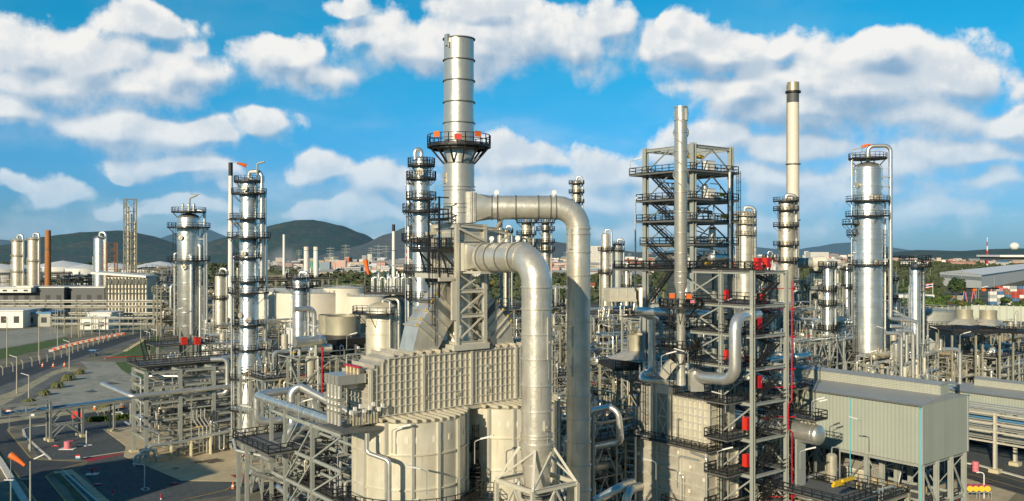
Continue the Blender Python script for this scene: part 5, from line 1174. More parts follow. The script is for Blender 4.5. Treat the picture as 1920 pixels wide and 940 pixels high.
# ------------------------------------------------------------------ open reactor tower
def hdr(y,Y): return zt(y,Y)
RX,RY=XX(1299.6,138),138.0; RM=GM(RX,RY)
rs=thing('reactor_tower','tall open grey steel tower with black walkways and stairs, right of centre','tower',(RX,RY,0))
W_,T_=9.4,10.2; lvR=[39.9,43.8,47.6,51.0,55.5,59.7]
for x in(0,W_):
    for y in(0,T_):
        mb=MB(RM); mb.hcol(x,y,0,59.9,.75,1); mb.build('column',M['steel'],rs)
for z in [8,13,18,23,28,34]+lvR:
    mb=MB(RM)
    for a,b in(((0,0),(W_,0)),((W_,0),(W_,T_)),((W_,T_),(0,T_)),((0,T_),(0,0))): mb.ibeam((*a,z-.25),(*b,z-.25),.5,.28)
    if z>59: [mb.bar((k*W_/5,0,z-.1),(k*W_/5,T_,z-.1),.2) for k in range(1,5)]
    mb.build('floor_beams',M['steel'],rs)
for i,z in enumerate(lvR[:-1]):
    deck(rs,RM,-1.5 if i!=1 else -.6,W_+1.3,-.7,T_+(2.4 if i in(4,0) else .8),z+.06,'grate','black',.25,'SWNE',.05,1.5)
    z1=lvR[i+1]
    mb=MB(RM); mb.bar((0,0,z1-.5),(2.6,0,z+2.2) if i%2 else (W_/2,0,z1-.6),.14); mb.bar((W_,.02,z+.3),(W_/2,.02,z1-.6),.18); mb.bar((0,.02,z+.3),(W_/2,.02,z1-.6),.18); mb.build('brace',M['steel' if i==4 else 'steeld'],rs)
    mb=MB(RM); mb.bar((0,T_,z+.3),(0,T_*.5,z1-.5),.18); mb.bar((W_,0,z+.3),(W_,T_,z1-.5),.16); mb.build('brace',M['steel'],rs)
    if i<4: mb=MB(RM); mb.stair((-1.0,3.0,z),(-1.0,8.4,z1),.9); mb.build('stair',M['black'],rs)
mb=MB(RM); mb.stair((-1.0,8.4,34.3),(-1.0,3.2,39.9),.9); mb.build('stair',M['black'],rs)
mb=MB(RM); mb.ladder((W_+1.6,-.2,0),38,56,(1,0,0)); mb.build('ladder',M['black'],rs)
mb=MB(RM); mb.tube([(W_-1.4,-.9,39),(W_-1.4,-.9,55.8),(W_-.4,-.9,55.8)],.22,10); mb.build('riser_pipe',M['pipe'],rs)
mb=MB(RM); mb.tube([(-1.6,T_+.8,36),(-1.6,T_+.8,51.6),(-1,T_,51.6)],.14,8); mb.build('riser_pipe',M['pipe'],rs)
mb=MB(RM); mb.bx(W_*.05,W_*.62,2.5,3.1,57.9,58.5); mb.build('crane_beam',M['yellow'],rs)
for i,(x,z) in enumerate(((5.2,55.6),(5.4,51.1))):
    q=RM@V((x,1.2,z)); t=thing('control_cabinet',['pale cabinet on the top deck of the open reactor tower','pale cabinet on the second deck from the top of the reactor tower'][i],'cabinet',q)
    mb=MB(); mb.box(q+V((0,0,1.0)),(1.9,1.2,1.5),TH); mb.build('body',M['white'],t); mb=MB(); [mb.box(q+V((k,0,.12)),(.1,.8,.25),TH) for k in(-.6,.6)]; mb.build('feet',M['steel'],t); mb=MB(); mb.box(q+V((0,0,1.78)),(2.0,1.3,.06),TH); mb.build('lid',M['steel'],t)
for i,(x,z,c) in enumerate(((6.4,51.4,'yellow'),(6.8,47.9,'yellow'),(2.8,40.3,'yellow'))):
    q=RM@V((x,-.72,z)); t=thing('notice_board',['yellow notice board on the second highest walkway of the reactor tower','yellow notice board on the middle walkway of the reactor tower','yellow notice board on the lowest full walkway of the reactor tower'][i],'sign',q)
    mb=MB(); mb.box(q+V((0,0,.5)),(1.5,.06,.55),TH); mb.build('panel',M[c],t); text(('V-3602','V-3601','V-3600')[i],q+V((0,0,.5))+V((.618,-.786,0))*.05,.42,(PI/2,0,TH),M['black'],t)
rng=random.Random(77)
for k in range(34):
    zb=rng.choice(lvR[:4]); mb=MB(RM); rpipe(rng,mb,.3,W_-.3,.3,T_-.3,zb,zb+3.4,rng.choice([.08,.12,.18,.28])); mb.build('pipe',M[rng.choice(['pipe','pipe','pipew'])],rs)
for k in range(7):
    zb=[39.9,39.9,39.9,43.8,43.8,47.6,51][k]; q=RM@V((1.5+k%4*1.9,2+k%3*2,zb)); t=thing('upright_vessel','small upright vessel on a deck of the open reactor tower','vessel',q,'small vessels on the reactor tower decks'); mb=MB(); h=rng.uniform(2,3.2); mb.lathe(q,[(.5,.3),(.6,.8),(.6,h-.4),(.3,h-.05),(.02,h)],16); mb.build('shell',M['clad'],t); mb=MB(); mb.cyl(q,q+V((0,0,.4)),.4,None,12); mb.build('skirt',M['steel'],t)
for k,z in enumerate((41.2,41.0)): drum_h(RM@V((4+k*.2,-.2+k*2.2,z+.5)),RM@V((8.5,-.2+k*2.2,z+.5)),.62,'silver horizontal drum on the lowest full deck of the reactor tower','drums on the reactor tower lowest deck')
floodlight(RM@V((-1.6,T_+2,55.6)),(1,0,0),'lamp at the top left corner of the open reactor tower',1.3)
# main reactor vessels inside
for i,(x,y,r,z0,z1) in enumerate(((3.2,4.2,1.3,6,56.5),(7,6.8,1.0,6,50))):
    q=RM@V((x,y,0)); t=thing('reactor_vessel',['thick silver reactor vessel inside the open steel tower','thinner reactor vessel at the rear inside the open steel tower'][i],'vessel',(q.x,q.y,z0)); mb=MB(); mb.lathe(q,[(r,z0),(r,38),(r*.75,40),(r*.75,z1-1),(.05,z1)],24); mb.build('shell',M['cladw' if i else 'clad'],t); mb=MB(); [mb.ring(q+V((0,0,k)),r*(1 if k<38 else .75),.1,.3,24) for k in range(10,int(z1)-1,4)]; mb.build('bands',M['pipew'],t)
# ------------------------------------------------------------------ stair tower in front
LX,LY=XX(1411,112),112.0; LT=GM(LX,LY)
ls=thing('stair_tower','grey steel stair tower with black zigzag stairs left of the grey shed','tower',(LX,LY,0))
lvL=[9.3,13.9,18.5,23.2,27.7,31.9,35.8,40.2]; xs=[0,7.3]; 
for x in xs:
    for y in(0,5,12):
        if (x,y)==(0,12): z0=24.5
        else: z0=0
        mb=MB(LT); mb.hcol(x,y,z0,40.3,.5,1 if y==0 else 0); mb.build('column',M['steel'],ls)
for i,z in enumerate(lvL):
    mb=MB(LT); ym=12 if z>24 else 5
    for a,b in(((0,0),(7.3,0)),((7.3,0),(7.3,ym)),((7.3,ym),(0,ym)),((0,ym),(0,0)),((0,5),(7.3,5))): mb.ibeam((*a,z-.2),(*b,z-.2),.42,.26)
    mb.build('floor_beams',M['steel'],ls)
    if z>26: deck(ls,LT,-.2,2.2,-.2,12.3,z+.05,'grate','black',.15,'SWN',.045,1.4); deck(ls,LT,2.2,7.5,2.6,12.3,z+.05,'grate','black',.15,'NE',.045,1.4)
    else: deck(ls,LT,-3.2,1.4,1.5,5.3,z+.05,'grate','black',.15,'SWN',.045,1.2); deck(ls,LT,5.9,7.6,-.2,3,z+.05,'grate','black',.12,'SE',.045,1.2)
    if i: 
        z0=lvL[i-1]; zm=(z0+z)/2
        mb=MB(LT); mb.stair((1.3,.7,z0),(6.2,.7,zm+.6),.85); mb.build('stair',M['black'],ls); mb=MB(LT); mb.stair((6.2,1.9,zm+.6),(1.6,1.9,z),.85); mb.build('stair',M['black'],ls)
        mb=MB(LT); mb.bar((0,5,z0+.2),(0,12,z-.4) if z>28 else (0,0,z-.4),.2); mb.build('brace',M['steel'],ls)
        mb=MB(LT); mb.bar((0,12,z0+.2) if z>28 else (7.3,0,z0+.2),(0,5,z-.4) if z>28 else (7.3,5,z-.4),.18); mb.build('brace',M['steel'],ls)
deck(ls,LT,-6,0,12.3,19,40.25,'grate','black',.2,'SWNE',.05,1.4)
# crimson fire main with branches
t=thing('fire_riser','bright crimson fire pipe running up the right column of the stair tower with short branches','pipe',LT@V((8.2,-.4,0)))
mb=MB(LT); mb.tube([(8.0,-.4,0),(8.0,-.4,18.6),(7.2,-.4,19),(7.2,-.4,22.4),(8.0,-.4,22.8),(8.0,-.4,38.8)],.09,8,.2); mb.build('riser',M['crim'],t)
for z in(37.8,35.0,31.3,27.0,24.6,20.6,10): mb=MB(LT); mb.tube([(8.0,-.4,z),(5.4,1.2,z),(3.5,1.2,z)],.06,7); mb.build('branch',M['crim'],t); mb=MB(LT); mb.cyl((8.0,-.4,z),(8.6,-.5,z),.09,.13,8); mb.build('nozzle',M['crim'],t)
rb=[(1421,495,113,'red cabinet on the top deck of the stair tower',1.9),(1361,554,122,'red cabinet on the second deck of the stair tower, against a column',1.9),(1428,560,115,'red cabinet beside the stair on the second deck of the stair tower',1.4),(1363,667,122,'red cabinet on the fourth deck of the stair tower, left side',1.9),(1421,716,114,'large red cabinet on the fifth deck of the stair tower',1.9),(1400,794,113,'red cabinet on the deck below the crimson pipe jog',1.9),(1400,863,113,'red cabinet on the second lowest visible deck of the stair tower',1.9),(1421,606,114,'red cabinet behind the bend of the big silver elbow pipe',1.7),(1438,493,116,'slim red cabinet right of the top deck cabinet',1.6),(1405,674,118,'small red cabinet beside the stair on the fourth deck',1.3)]
for px,py,Y,l,h in rb:
    q=P(px,py,Y); t=thing('fire_cabinet',l,'cabinet',q-V((0,0,h/2))); h*=.85; mb=MB(); mb.box(q,(.95,.7,h),TH); mb.build('body',M['red'],t)
    mb=MB(); u=V((.618,-.786,0)); mb.box(q+u*.37,(.8,.03,h-.25),TH); d_=mb.build('door',M['crim'],t); mb=MB(); mb.box(q+u*.40+V((.2,.15,0)),(.06,.06,.3),TH); mb.build('handle',M['steel'],d_)
# big silver elbow pipe and left pipe
t=thing('elbow_pipe','large silver pipe bending down before the stair tower and back left','pipe',P(1385,700,110)); mb=MB(); r=.76
mb.tube([P(1420,590,114.5),P(1378,594,110),P(1378,713,110),P(1318,708,114.5),P(1300,700,117)],r,22,1.9); mb.build('run',M['pipe'],t)
mb=MB(); q=P(1308,712,115.5); mb.add([q+V((-.9,0,-1.6)),q+V((.9,0,-1.6)),q+V((.7,0,0)),q+V((-.3,0,1.2)),q+V((-.9,0,1.0)),q+V((-.9,1.8,-1.6)),q+V((.9,1.8,-1.6)),q+V((.7,1.8,0)),q+V((-.3,1.8,1.2)),q+V((-.9,1.8,1.0))],[(0,1,2,3,4),(9,8,7,6,5)]+[(i,5+i,5+(i+1)%5,(i+1)%5) for i in range(5)]); mb.build('hood',M['stack'],t)
t=thing('crossing_pipe','thick silver pipe coming out left from behind the stack of the right heater','pipe',P(1195,582,130)); mb=MB(); mb.tube([P(1230,600,152),P(1197,583,128),P(1266,587,121),P(1330,590,127)],.58,20,1.4); mb.build('run',M['pipe'],t)
t=thing('crossing_pipe','short thick pale pipe bent at the left shoulder of the right heater','pipe',P(1210,705,118)); mb=MB(); mb.tube([P(1222,600,122),P(1222,700,122),P(1206,703,120),P(1203,712,118),P(1270,716,119)],.5,18,1.0); mb.build('run',M['pipe'],t)
# ------------------------------------------------------------------ right heater
UX,UY=XX(1326,115),115.0; UM=GM(UX,UY)
rh=thing('right_heater','boxy ribbed heater in two tiers with black walkways at lower right','heater',(UX,UY,0))
mb=MB(UM); mb.bx(0,6.2,0,12.8,1,16.2); mb.build('casing',M['heater'],rh)
mb=MB(UM)
for z in [3+k*1.68 for k in range(9)]: mb.bx(-.26,0,0,12.8,z-.07,z+.07); mb.bx(0,6.2,-.26,0,z-.07,z+.07)
mb.build('bands',M['rib'],rh)
mb=MB(UM)
for y in(-.0,4.3,8.6,12.8): mb.bx(-.3,0,y-.12,y+.12,1,16.3)
for x in(2,4,6.2): mb.bx(x-.1,x+.1,-.3,0,1,16.3)
mb.build('upright_ribs',M['rib'],rh)
mb=MB(UM); mb.bx(.6,4.6,.2,6.2,16.9,22.9); mb.build('upper_casing',M['drum'],rh)
mb=MB(UM)
for k in range(8): y=.2+k*.86; mb.bx(.36,.6,y-.08,y+.08,16.9,23)
for k in range(6): mb.bx(.40,.6,.2,6.2,17.6+k*1.0,17.74+k*1.0); mb.bx(.6,4.6,.06,.2,17.6+k*1.0,17.7+k*1.0)
for x in(.6,2.6,4.6): mb.bx(x-.1,x+.1,.0,.2,16.9,23.1)
mb.build('upper_ribs',M['rib'],rh)
mb=MB(UM); mb.bx(4.7,5.9,.0,3,17,22.6); mb.build('side_duct',M['stack'],rh)
mb=MB(UM); mb.bx(.8,4.8,9.6,12.6,16.9,24); mb.build('rear_casing',M['heater'],rh)
mb=MB(UM); mb.bx(-.2,1.4,6.4,9.2,23.0,24.2); mb.build('header',M['stack'],rh)
mb=MB(UM)
for y in(6.7,8.9): mb.hcol(.1,y,16.4,23,.4,1)
for z0,z1 in((16.6,19.7),(19.8,22.9)): mb.bar((.1,6.9,z0),(.1,8.7,z1),.16); mb.bar((.12,8.7,z0),(.12,6.9,z1),.14); mb.bar((.1,6.9,z0),(.1,8.7,z0),.16)
mb.build('truss_column',M['rib'],rh)
mb=MB(UM); mb.bx(.2,5.6,-.4,12.9,16.3,16.5); mb.build('tier_slab',M['steelw'],rh)
deck(rh,UM,-1.2,.6,-1.0,13.4,16.55,'grate','black',.12,'SWN',.045,1.3); deck(rh,UM,.6,7.0,-1.2,.0,16.55,'grate','black',.12,'SE',.045,1.3)
deck(rh,UM,-1.3,-.2,-1,7,8.2,'grate','black',.2,'SWN',.045,1.3); deck(rh,UM,0,7,-1.5,-.35,8.2,'grate','black',.2,'SE',.045,1.3)
deck(rh,UM,0,5,.2,6,23.1,'grate','black',.1,'SWNE',.04,1.3); deck(rh,UM,-.4,4.8,9.4,12.8,24.1,'grate','black',.1,'SWNE',.04,1.3)
mb=MB(UM); mb.ladder((1.6,-.55,0),2,24.5,(0,-1,0)); mb.build('ladder',M['black'],rh)
mb=MB(UM); mb.ladder((-.5,10.8,0),16.5,24.5,(-1,0,0)); mb.build('ladder',M['black'],rh)
def up(pts,r,m='pipe',nm='pipe'): mb=MB(UM); mb.tube(pts,r,10,r*2.6); mb.build(nm,M[m],rh)
up([(-.5,12.5,2),(-.5,12.5,17),(-.3,11.8,17.4)],.2); up([(-.4,-.2,2),(-.4,-.2,15.6),(-.4,2.5,15.9)],.15); up([(-.3,3.8,9),(-.3,3.8,12.4),(-.3,4.5,12.4),(-.3,4.5,15),(-.3,1,15)],.16); up([(-.4,9.4,16.8),(-.4,9.4,24.6),(-.4,8,24.6)],.22); up([(-.4,13,16.6),(-.4,9.3,16.7),(-.4,9.3,17)],.13)
up([(0,9.5,24.4),(0,9.5,25.4),(0,6.5,25.4)],.12); up([(4.9,-.3,16.6),(4.9,-.3,19),(5.2,-.3,19)],.14); up([(6.6,-.8,16.6),(6.6,-.8,20.5),(5,-.8,20.9)],.12); up([(-.2,5,17),(-.2,5,20),(-.2,4.4,20)],.09)
rng=random.Random(31)
for _ in range(12): mb=MB(UM); mb.box((-.3+rng.random()*.2,rng.uniform(0,12.8),rng.uniform(3,16)),(.25,.35,.5)); mb.build('peep_door',M['cream'],rh)
for k in range(22):
    mb=MB(UM); rpipe(rng,mb,0,5,6,13,24.2,27,rng.choice([.08,.12,.2])); mb.build('pipe',M['pipe'],rh)
for k in range(10): up([(-1.0,13.2+k*.28,4+k),(-1.0,13.2+k*.28,6+k),(-.2,12.9,6+k)],.1)
# stack of right heater, helical strakes
SX,SY=XX(1276.5,118),118.0; s2=thing('straked_stack','slimmer silver stack wrapped by spiral strakes in front of the open reactor tower','chimney',(SX,SY,24))
z=lambda y:zt(y,118); mb=MB(); c=V((SX,SY,0)); R_=.87
mb.lathe(c,[(.7,z(722)),(.62,z(700)),(.62,z(545)),(R_*.98,z(535)),(R_,z(200)),(R_-.06,z(200)),(R_-.06,z(212))],36); mb.build('shaft',M['stack'],s2)
for y in(202,226,249,284,322,361,398,437,475,510,518,530,548,600): mb=MB(); mb.ring(c+V((0,0,z(y))),R_ if y<540 else .62,.09,.08,36); mb.build('flange',M['stack'],s2)
for k in range(2):
    mb=MB(); pts=[]; n=60
    for i in range(n+1):
        a=k*PI+i/n*2*PI*1.9; pts.append(c+V(((R_+.14)*math.cos(a),(R_+.14)*math.sin(a),z(212)+(z(362)-z(212))*i/n)))
    mb.tube(pts,.07,6,.01); mb.build('spiral_strake',M['steel'],s2)
mb=MB(); mb.box(c+V((.6,-.7,z(216))),(.45,.3,1.6),R(-40)); mb.build('lug',M['stack'],s2)
platform(s2,c,z(575),.65,2.9,-200,30,rr=.05); platform(s2,c,z(652),.65,2.6,-220,60,rr=.05)
mb=MB(); mb.ladder(c+V((-1.5,-1.3,0)),z(720),z(568),(-.6,-.8,0),w=.6,r=.045); mb.build('ladder',M['black'],s2); mb=MB(); mb.ladder(c+V((1.7,-1.5,0)),z(740),z(640),(.6,-.8,0),w=.6,r=.045); mb.build('ladder',M['black'],s2)
for i,(px,py) in enumerate(((1260,555),(1292,556),(1298,566))): q=P(px,py,115.4); t=thing('warning_board',['orange board left on the stack platform of the right heater','orange board right on the stack platform of the right heater','pinkish board lower right on the stack platform of the right heater'][i],'board',q); mb=MB(); mb.box(q,(.75,.06,.6),.2); mb.build('panel',M['orange' if i<2 else 'pink'],t); mb=MB(); mb.box(q+V((0,0,.34)),(.8,.1,.06),.2); mb.build('clip',M['steel'],t)
t=thing('inclined_duct','short dark sloping square duct at the foot of the straked stack','duct',P(1250,695,117)); mb=MB(); mb.bar(P(1240,707,116.5),P(1262,678,116.5),1.1,1.2); mb.build('casing',M['heater'],t); mb=MB(); mb.bar(P(1247,697,116.5),P(1249,695,116.5),1.3,1.4); mb.build('collar',M['ltrim'],t)
# ------------------------------------------------------------------ sheds on legs
def shed(label,ox,oy,w,l,zb,ze,legs,mon,down):
    S_=GM(ox,oy); o=thing('raised_shed',label,'shed',(ox,oy,0)); zr=ze+1.05
    mb=MB(S_); mx0,mx1=w*.42,w*.61
    mb.bx(0,w,0,l,zb,ze); mb.build('walls',M['shed'],o)
    def zz(x): return ze+.04+(zr-ze)*(1-abs(x-w/2)/(w/2))
    mb=MB(S_); n=5
    vs=[(-.35,-.0,ze-.02),(w+.35,-.0,ze-.02),(w/2,-.0,zr)];vs+=[(x,l+.0,z_) for x,y,z_ in vs]
    mb.add(vs,[(0,1,2),(5,4,3),(0,3,4,1),(1,4,5,2),(2,5,3,0)]); mb.build('roof',M['shedroof'],o)
    mb=MB(S_); mb.bx(mx0,mx1,.02 if mon[0]<.1 else mon[0],mon[1],ze+.3,zr+1.35); rm_=mb.build('ridge_vent',M['shed'],o)
    mb=MB(S_); ym=(mon[0],mon[1]); mb.add([(mx0-.3,ym[0]-.1,zr+1.3),((mx0+mx1)/2,ym[0]-.1,zr+1.7),(mx1+.3,ym[0]-.1,zr+1.3),(mx0-.3,ym[1]+.1,zr+1.3),((mx0+mx1)/2,ym[1]+.1,zr+1.7),(mx1+.3,ym[1]+.1,zr+1.3)],[(0,2,1),(3,4,5),(0,1,4,3),(1,2,5,4),(0,3,5,2)]); mb.build('vent_cap',M['shedroof'],rm_)
    mb=MB(S_)
    for k in range(6): mb.bar((mx0-.06,ym[0]+.2,ze+.95+k*.26),(mx0-.06,ym[1]-.2,ze+.95+k*.26),.16,.09)
    mb.build('louvres',M['rib'],rm_)
    mb=MB(S_); mb.bx(-.5,-.36,-.1,l+.1,ze-.15,ze+.06); mb.bx(w+.36,w+.5,-.1,l+.1,ze-.15,ze+.06); mb.build('gutter',M['ltrim'],o)
    mb=MB(S_); [mb.bx(x-.12,x+.12,-.12,.12,zb,ze) for x in(0,w)]; mb.build('corner_trim',M['shedroof'],o)
    for y in down:
        mb=MB(S_); mb.tube([(-.42,y,ze-.1),(-.16,y,ze-.6),(-.16,y,zb-.3),(-.16,y+.0,1)],.075,8,.2); mb.build('downpipe',M['teal'],o)
        for k in range(4): pass
    for x in legs[0]:
        for y in legs[1]:
            mb=MB(S_); mb.hcol(x,y,0,zb-.03,.62,1); mb.build('leg',M['steel'],o)
    for z_ in(zb-.3,zb*.45):
        mb=MB(S_)
        for x in legs[0]: mb.ibeam((x,legs[1][0]+.3,z_),(x,legs[1][-1]-.3,z_),.45,.25)
        for y in legs[1]: mb.ibeam((legs[0][0]+.3,y,z_-.02),(legs[0][-1]-.3,y,z_-.02),.4,.22)
        mb.build('floor_beams',M['steel'],o)
    for x in(legs[0][0],legs[0][-1]):
        for a,b in zip(legs[1],legs[1][1:]): mb=MB(S_); mb.bar((x,a,.3),(x,b,zb-.5),.22,.15); mb.build('brace',M['steel'],o); mb=MB(S_); mb.bar((x+.05,b,.3),(x+.05,a,zb-.5),.2,.12); mb.build('brace',M['steel'],o)
    for a,b in list(zip(legs[0],legs[0][1:]))[::2]:
        mb=MB(S_); mb.bar((a,.3,.3),(b,.3,zb*.45),.2); mb.build('brace',M['steel'],o); mb=MB(S_); mb.bar((b,.3,zb*.45),(a,.3,zb-.5),.2); mb.build('brace',M['steel'],o)
    return o,S_
shed1,S1_=shed('large grey ribbed shed on steel legs with teal downpipes at the lower right',58.9,125,13.9,26.2,12.1,20.6,([.4,4.8,9.2,13.5],[.4,8.8,17.2,25.6]),(.3,25),(.25,11.2))
shed2,S2_=shed('second grey ribbed shed cut by the right picture edge behind the first',110.5,180.6,12.4,23,2.5,11.5,([.4,12],[.4,11,22]),(.3,16.6),(15.4,))
for i,(a,b) in enumerate((((.6,16,21.9),(2.4,16,21.9)),)): pass
rng=random.Random(8)
eqm=module('low equipment frame under the front of the grey shed',1560,110,19,9,[4.5,9],61,26,decks=True,drums=1,columns=1,m='steelw',desc='equipment frame under the grey shed',cw=.5)
t=thing('beige_tank','beige block tank between the legs of the grey shed','tank',S1_@V((4,14,0))); mb=MB(S1_); mb.bx(2,8,10,18,1,8.8); mb.build('body',M['drum'],t); mb=MB(S1_); mb.bx(1.8,8.2,9.8,18.2,8.8,9); mb.build('lid',M['cream'],t)
deck(shed1,S1_,.6,13.2,1,22,5.3,'grate','black',.15,'SW',.05,1.5)
for k in range(14): mb=MB(S1_); rpipe(rng,mb,1,13,1,20,1,9,rng.choice([.12,.18,.3])); mb.build('pipe',M[rng.choice(['pipew','gold','pipe'])],shed1)
# horizontal vessel with platform
a=P(1534,816,116); b=a+D1*13.5
hv=drum_h(a,b,1.36,'big horizontal silver drum with a railed walkway on top, left of the grey shed',m='clad',noz=0,zs=11,name='horizontal_vessel')
VM=GM(a.x,a.y); deck(hv,VM,-1.4,1.5,-.5,13,a.z+2.1,'grate','black',.12,'SWNE',.05,1.3)
mb=MB(VM); [mb.bar((0,y,a.z+1.2),(0,y,a.z+2),.3) for y in(.6,1.2,1.8,2.4)]; mb.build('nozzles',M['pipew'],hv)
for y in(.5,1.6): floodlight(VM@V((-1.2+y,y-.4,a.z+2.1)),(1,-.3,0),['lamp on the near end of the horizontal drum walkway','second lamp on the horizontal drum walkway, nearer the shed'][y>1],1.0)
vf=thing('vessel_frame','pale steel support frame with railed deck below the big horizontal drum','steel frame',(a.x,a.y,0))
frame(vf,VM,[-2.5,3],[-2,5,12],[7.2,11],0,.5,'steelw','x',.2,True)
deck(vf,VM,-4,4,-6,13,11.05,'grate','black',.15,'SWE',.05,1.4); deck(vf,VM,-4,9,-9,6,7.3,'grate','black',.2,'SWE',.05,1.4)
for i,(px,py) in enumerate(((1574,903),(1590,899),(1572,908))):
    q=P(px,py,107); t=thing('lifting_beam',['yellow lifting beam on the frame below the grey shed, left','yellow lifting beam on the frame below the grey shed, right','short lower yellow beam below the grey shed'][i],'beam',q); mb=MB(); mb.bar(q-V((1,.8,0)),q+V((1,.8,0)),.3,.35); mb.build('beam',M['yellow'],t); mb=MB(); mb.bar(q+V((.2,.16,-.5)),q+V((.2,.16,0)),.1); mb.build('hook',M['black'],t)
module('shaded pipe frame between the rear duct and the right heater',1112,122,9,14,[6,11,16,20],63,44,desc='shaded frame right of the rear duct',drums=2,pmax=.5,columns=1)
for i,pts in enumerate(([P(1112,770,118),P(1158,760,116),P(1166,830,116),P(1120,838,121)],[P(1116,940,108),P(1160,915,108),P(1185,905,112)],[P(1170,960,108),P(1178,918,108),P(1200,912,112)])):
    t=thing('elbow_pipe',['dark shaded elbow pipe right of the rear duct at mid height','thick shaded pipe at the bottom edge right of the rear duct','second thick shaded pipe at the bottom edge beside the right heater'][i],'pipe',pts[0]); mb=MB(); mb.tube(pts,.55 if i else .4,16,1.4); mb.build('run',M['pipe'],t)
# pipe rack lower right
K=GM(93.1,168); pr=thing('pipe_rack','long grey pipe rack on concrete footed columns at the right edge','pipe rack',(93.1,168,0))
for x in(0,9):
    for y in(-16,0,14): mb=MB(K); mb.hcol(x,y,0,11.5,.6,0); c_=mb.build('column',M['rib'],pr); mb=MB(K); mb.bx(x-.9,x+.9,y-.9,y+.9,0,.7); mb.build('footing',M['foot'],c_)
for z_ in(6,8,9.6,11.4):
    mb=MB(K)
    for y in(-16,0,14): mb.ibeam((0,y,z_-.5),(9,y,z_-.5),.4,.3)
    for x in(0,9): mb.ibeam((x,-22,z_-.2),(x,30,z_-.2),.35,.22)
    mb.build('floor_beams',M['rib'],pr)
    for k in range(6): 
        r=[.12,.2,.3,.14,.24,.18][k]; mb=MB(K); mb.tube([(.9+k*1.45,-24,z_+r),(.9+k*1.45,34,z_+r)],r,10); mb.build('pipe',M['blue' if (z_==9.6 and k in(1,)) else 'pipe' if k%2 else 'steel'],pr)
# drums with yellow ends
for k in range(4):
    q=P(1818+k*10.8,930+k*2.6,150); q.z=2.0; g='four magenta drums with yellow ends on a stand'
    t=thing('barrel',['leftmost magenta barrel with a yellow end on the stand at bottom right','second magenta barrel with a yellow end from the left','third magenta barrel with a yellow end from the left','rightmost magenta barrel with a yellow end on the stand'][k],'barrel',q,g)
    u=V((-.35,-.94,0)); mb=MB(); mb.cyl(q-u*.65,q+u*.6,.5,None,18); [mb.aring(q-u*d_,u,.5,.03,.06,18) for d_ in(-.2,.25)]; mb.build('body',M['magenta'],t); mb=MB(); mb.cyl(q+u*.6,q+u*.68,.5,None,18); mb.cyl(q+u*.68,q+u*.74,.08,None,8); mb.build('end',M['yellow'],t)
t=thing('barrel_stand','low steel stand under the four magenta barrels','stand',P(1834,934,150).xy.to_3d()); q0=P(1812,928,150);q1=P(1856,940,150); mb=MB()
for f_ in(-.5,.5):
    a_=V((q0.x,q0.y+f_,1.4));b_=V((q1.x,q1.y+f_,1.4)); mb.bar(a_,b_,.12); [mb.bar(V((p.x,p.y,0)),p,.1) for p in(a_,a_.lerp(b_,.5),b_)]
[mb.bar(V((p.x,p.y-.5,1.4)),V((p.x,p.y+.5,1.4)),.1) for p in(V((q0.x,q0.y,0)),V((q1.x,q1.y,0)))]
mb.build('frame',M['steel'],t)
q=G(1829,884); t=thing('barrel','upright pink barrel on the gravel under the right pipe rack','barrel',q); mb=MB(); mb.lathe(q,[(.6,0),(.6,1.9),(.02,1.95)],16); mb.build('body',M['pink'],t); mb=MB(); [mb.ring(q+V((0,0,k)),.6,.03,.06,16) for k in(.6,1.3)]; mb.build('hoops',M['magenta'],t)
q=G(1845,935); t=thing('street_lamp','white curved lamp post beside the barrels at bottom right','lamp',q); mb=MB(); mb.tube([q,q+V((0,0,4.4)),q+V((-1.1,0,4.6))],.1,8,.5); mb.build('post',M['white'],t); mb=MB(); mb.box(q+V((-1.1,0,4.5)),(.5,.2,.12)); mb.build('lamp_head',M['white'],t)
for i,(px,py,c_) in enumerate(((1776,935,'navy'),(1789,930,'red'),(1783,938,'yellow'))):
    q=P(px,py,146); q.z=0; t=thing('equipment_box',['navy blue and white pump box between the shed legs','red pump unit between the shed legs','yellow pump guard between the shed legs'][i],'box',q); mb=MB(); mb.box(q+V((0,0,.9)),(1.4,1.2,1.8),TH); mb.build('body',M[c_],t); mb=MB(); mb.box(q+V((-.1,-.75,1.1)),(.5,.1,.5),0); mb.build('panel',M['white'],t)
# fans right
fan('round grey fan shroud, left of a pair on the black deck at the right',1808,581,228,2.1,2.3,cone=1.45); fan('round grey fan shroud, right of a pair on the black deck at the right',1853,582,228,2.1,2.3,cone=1.45)
t=thing('fan_deck','black railed fan deck on steel legs right of the largest column','platform',P(1830,615,222)); FD=GM(XX(1785,220),220,0,0); zd=zt(619,222)
deck(t,FD,-1,15,-2,14,zd,'black','black',.5,'SWNE',.05,1.3); deck(t,FD,15,36,0,8,zd-.3,'black','black',.5,'SN',.05,1.3)
mb=MB(FD); [mb.bar((x,y,0),(x,y,zd-.5),.4) for x in(0,6,12,20,28) for y in(0,8)]; mb.build('legs',M['steelw'],t)
fan('broad brown fan shroud with pyramid hood between the rear duct and the reactor tower',1196,627,158,1.95,2.9,cone=2.1)
t=thing('fan_deck','black railed deck carrying the broad brown fan shroud','platform',P(1190,685,155)); FD=GM(XX(1150,152),152,0,.2); zd=zt(684,155)
deck(t,FD,0,9,-1,9,zd,'black','black',.6,'SWNE',.05,1.2); mb=MB(FD); [mb.bar((x,y,0),(x,y,zd-.5),.4) for x in(0,9) for y in(0,8)]; mb.build('legs',M['steelw'],t)
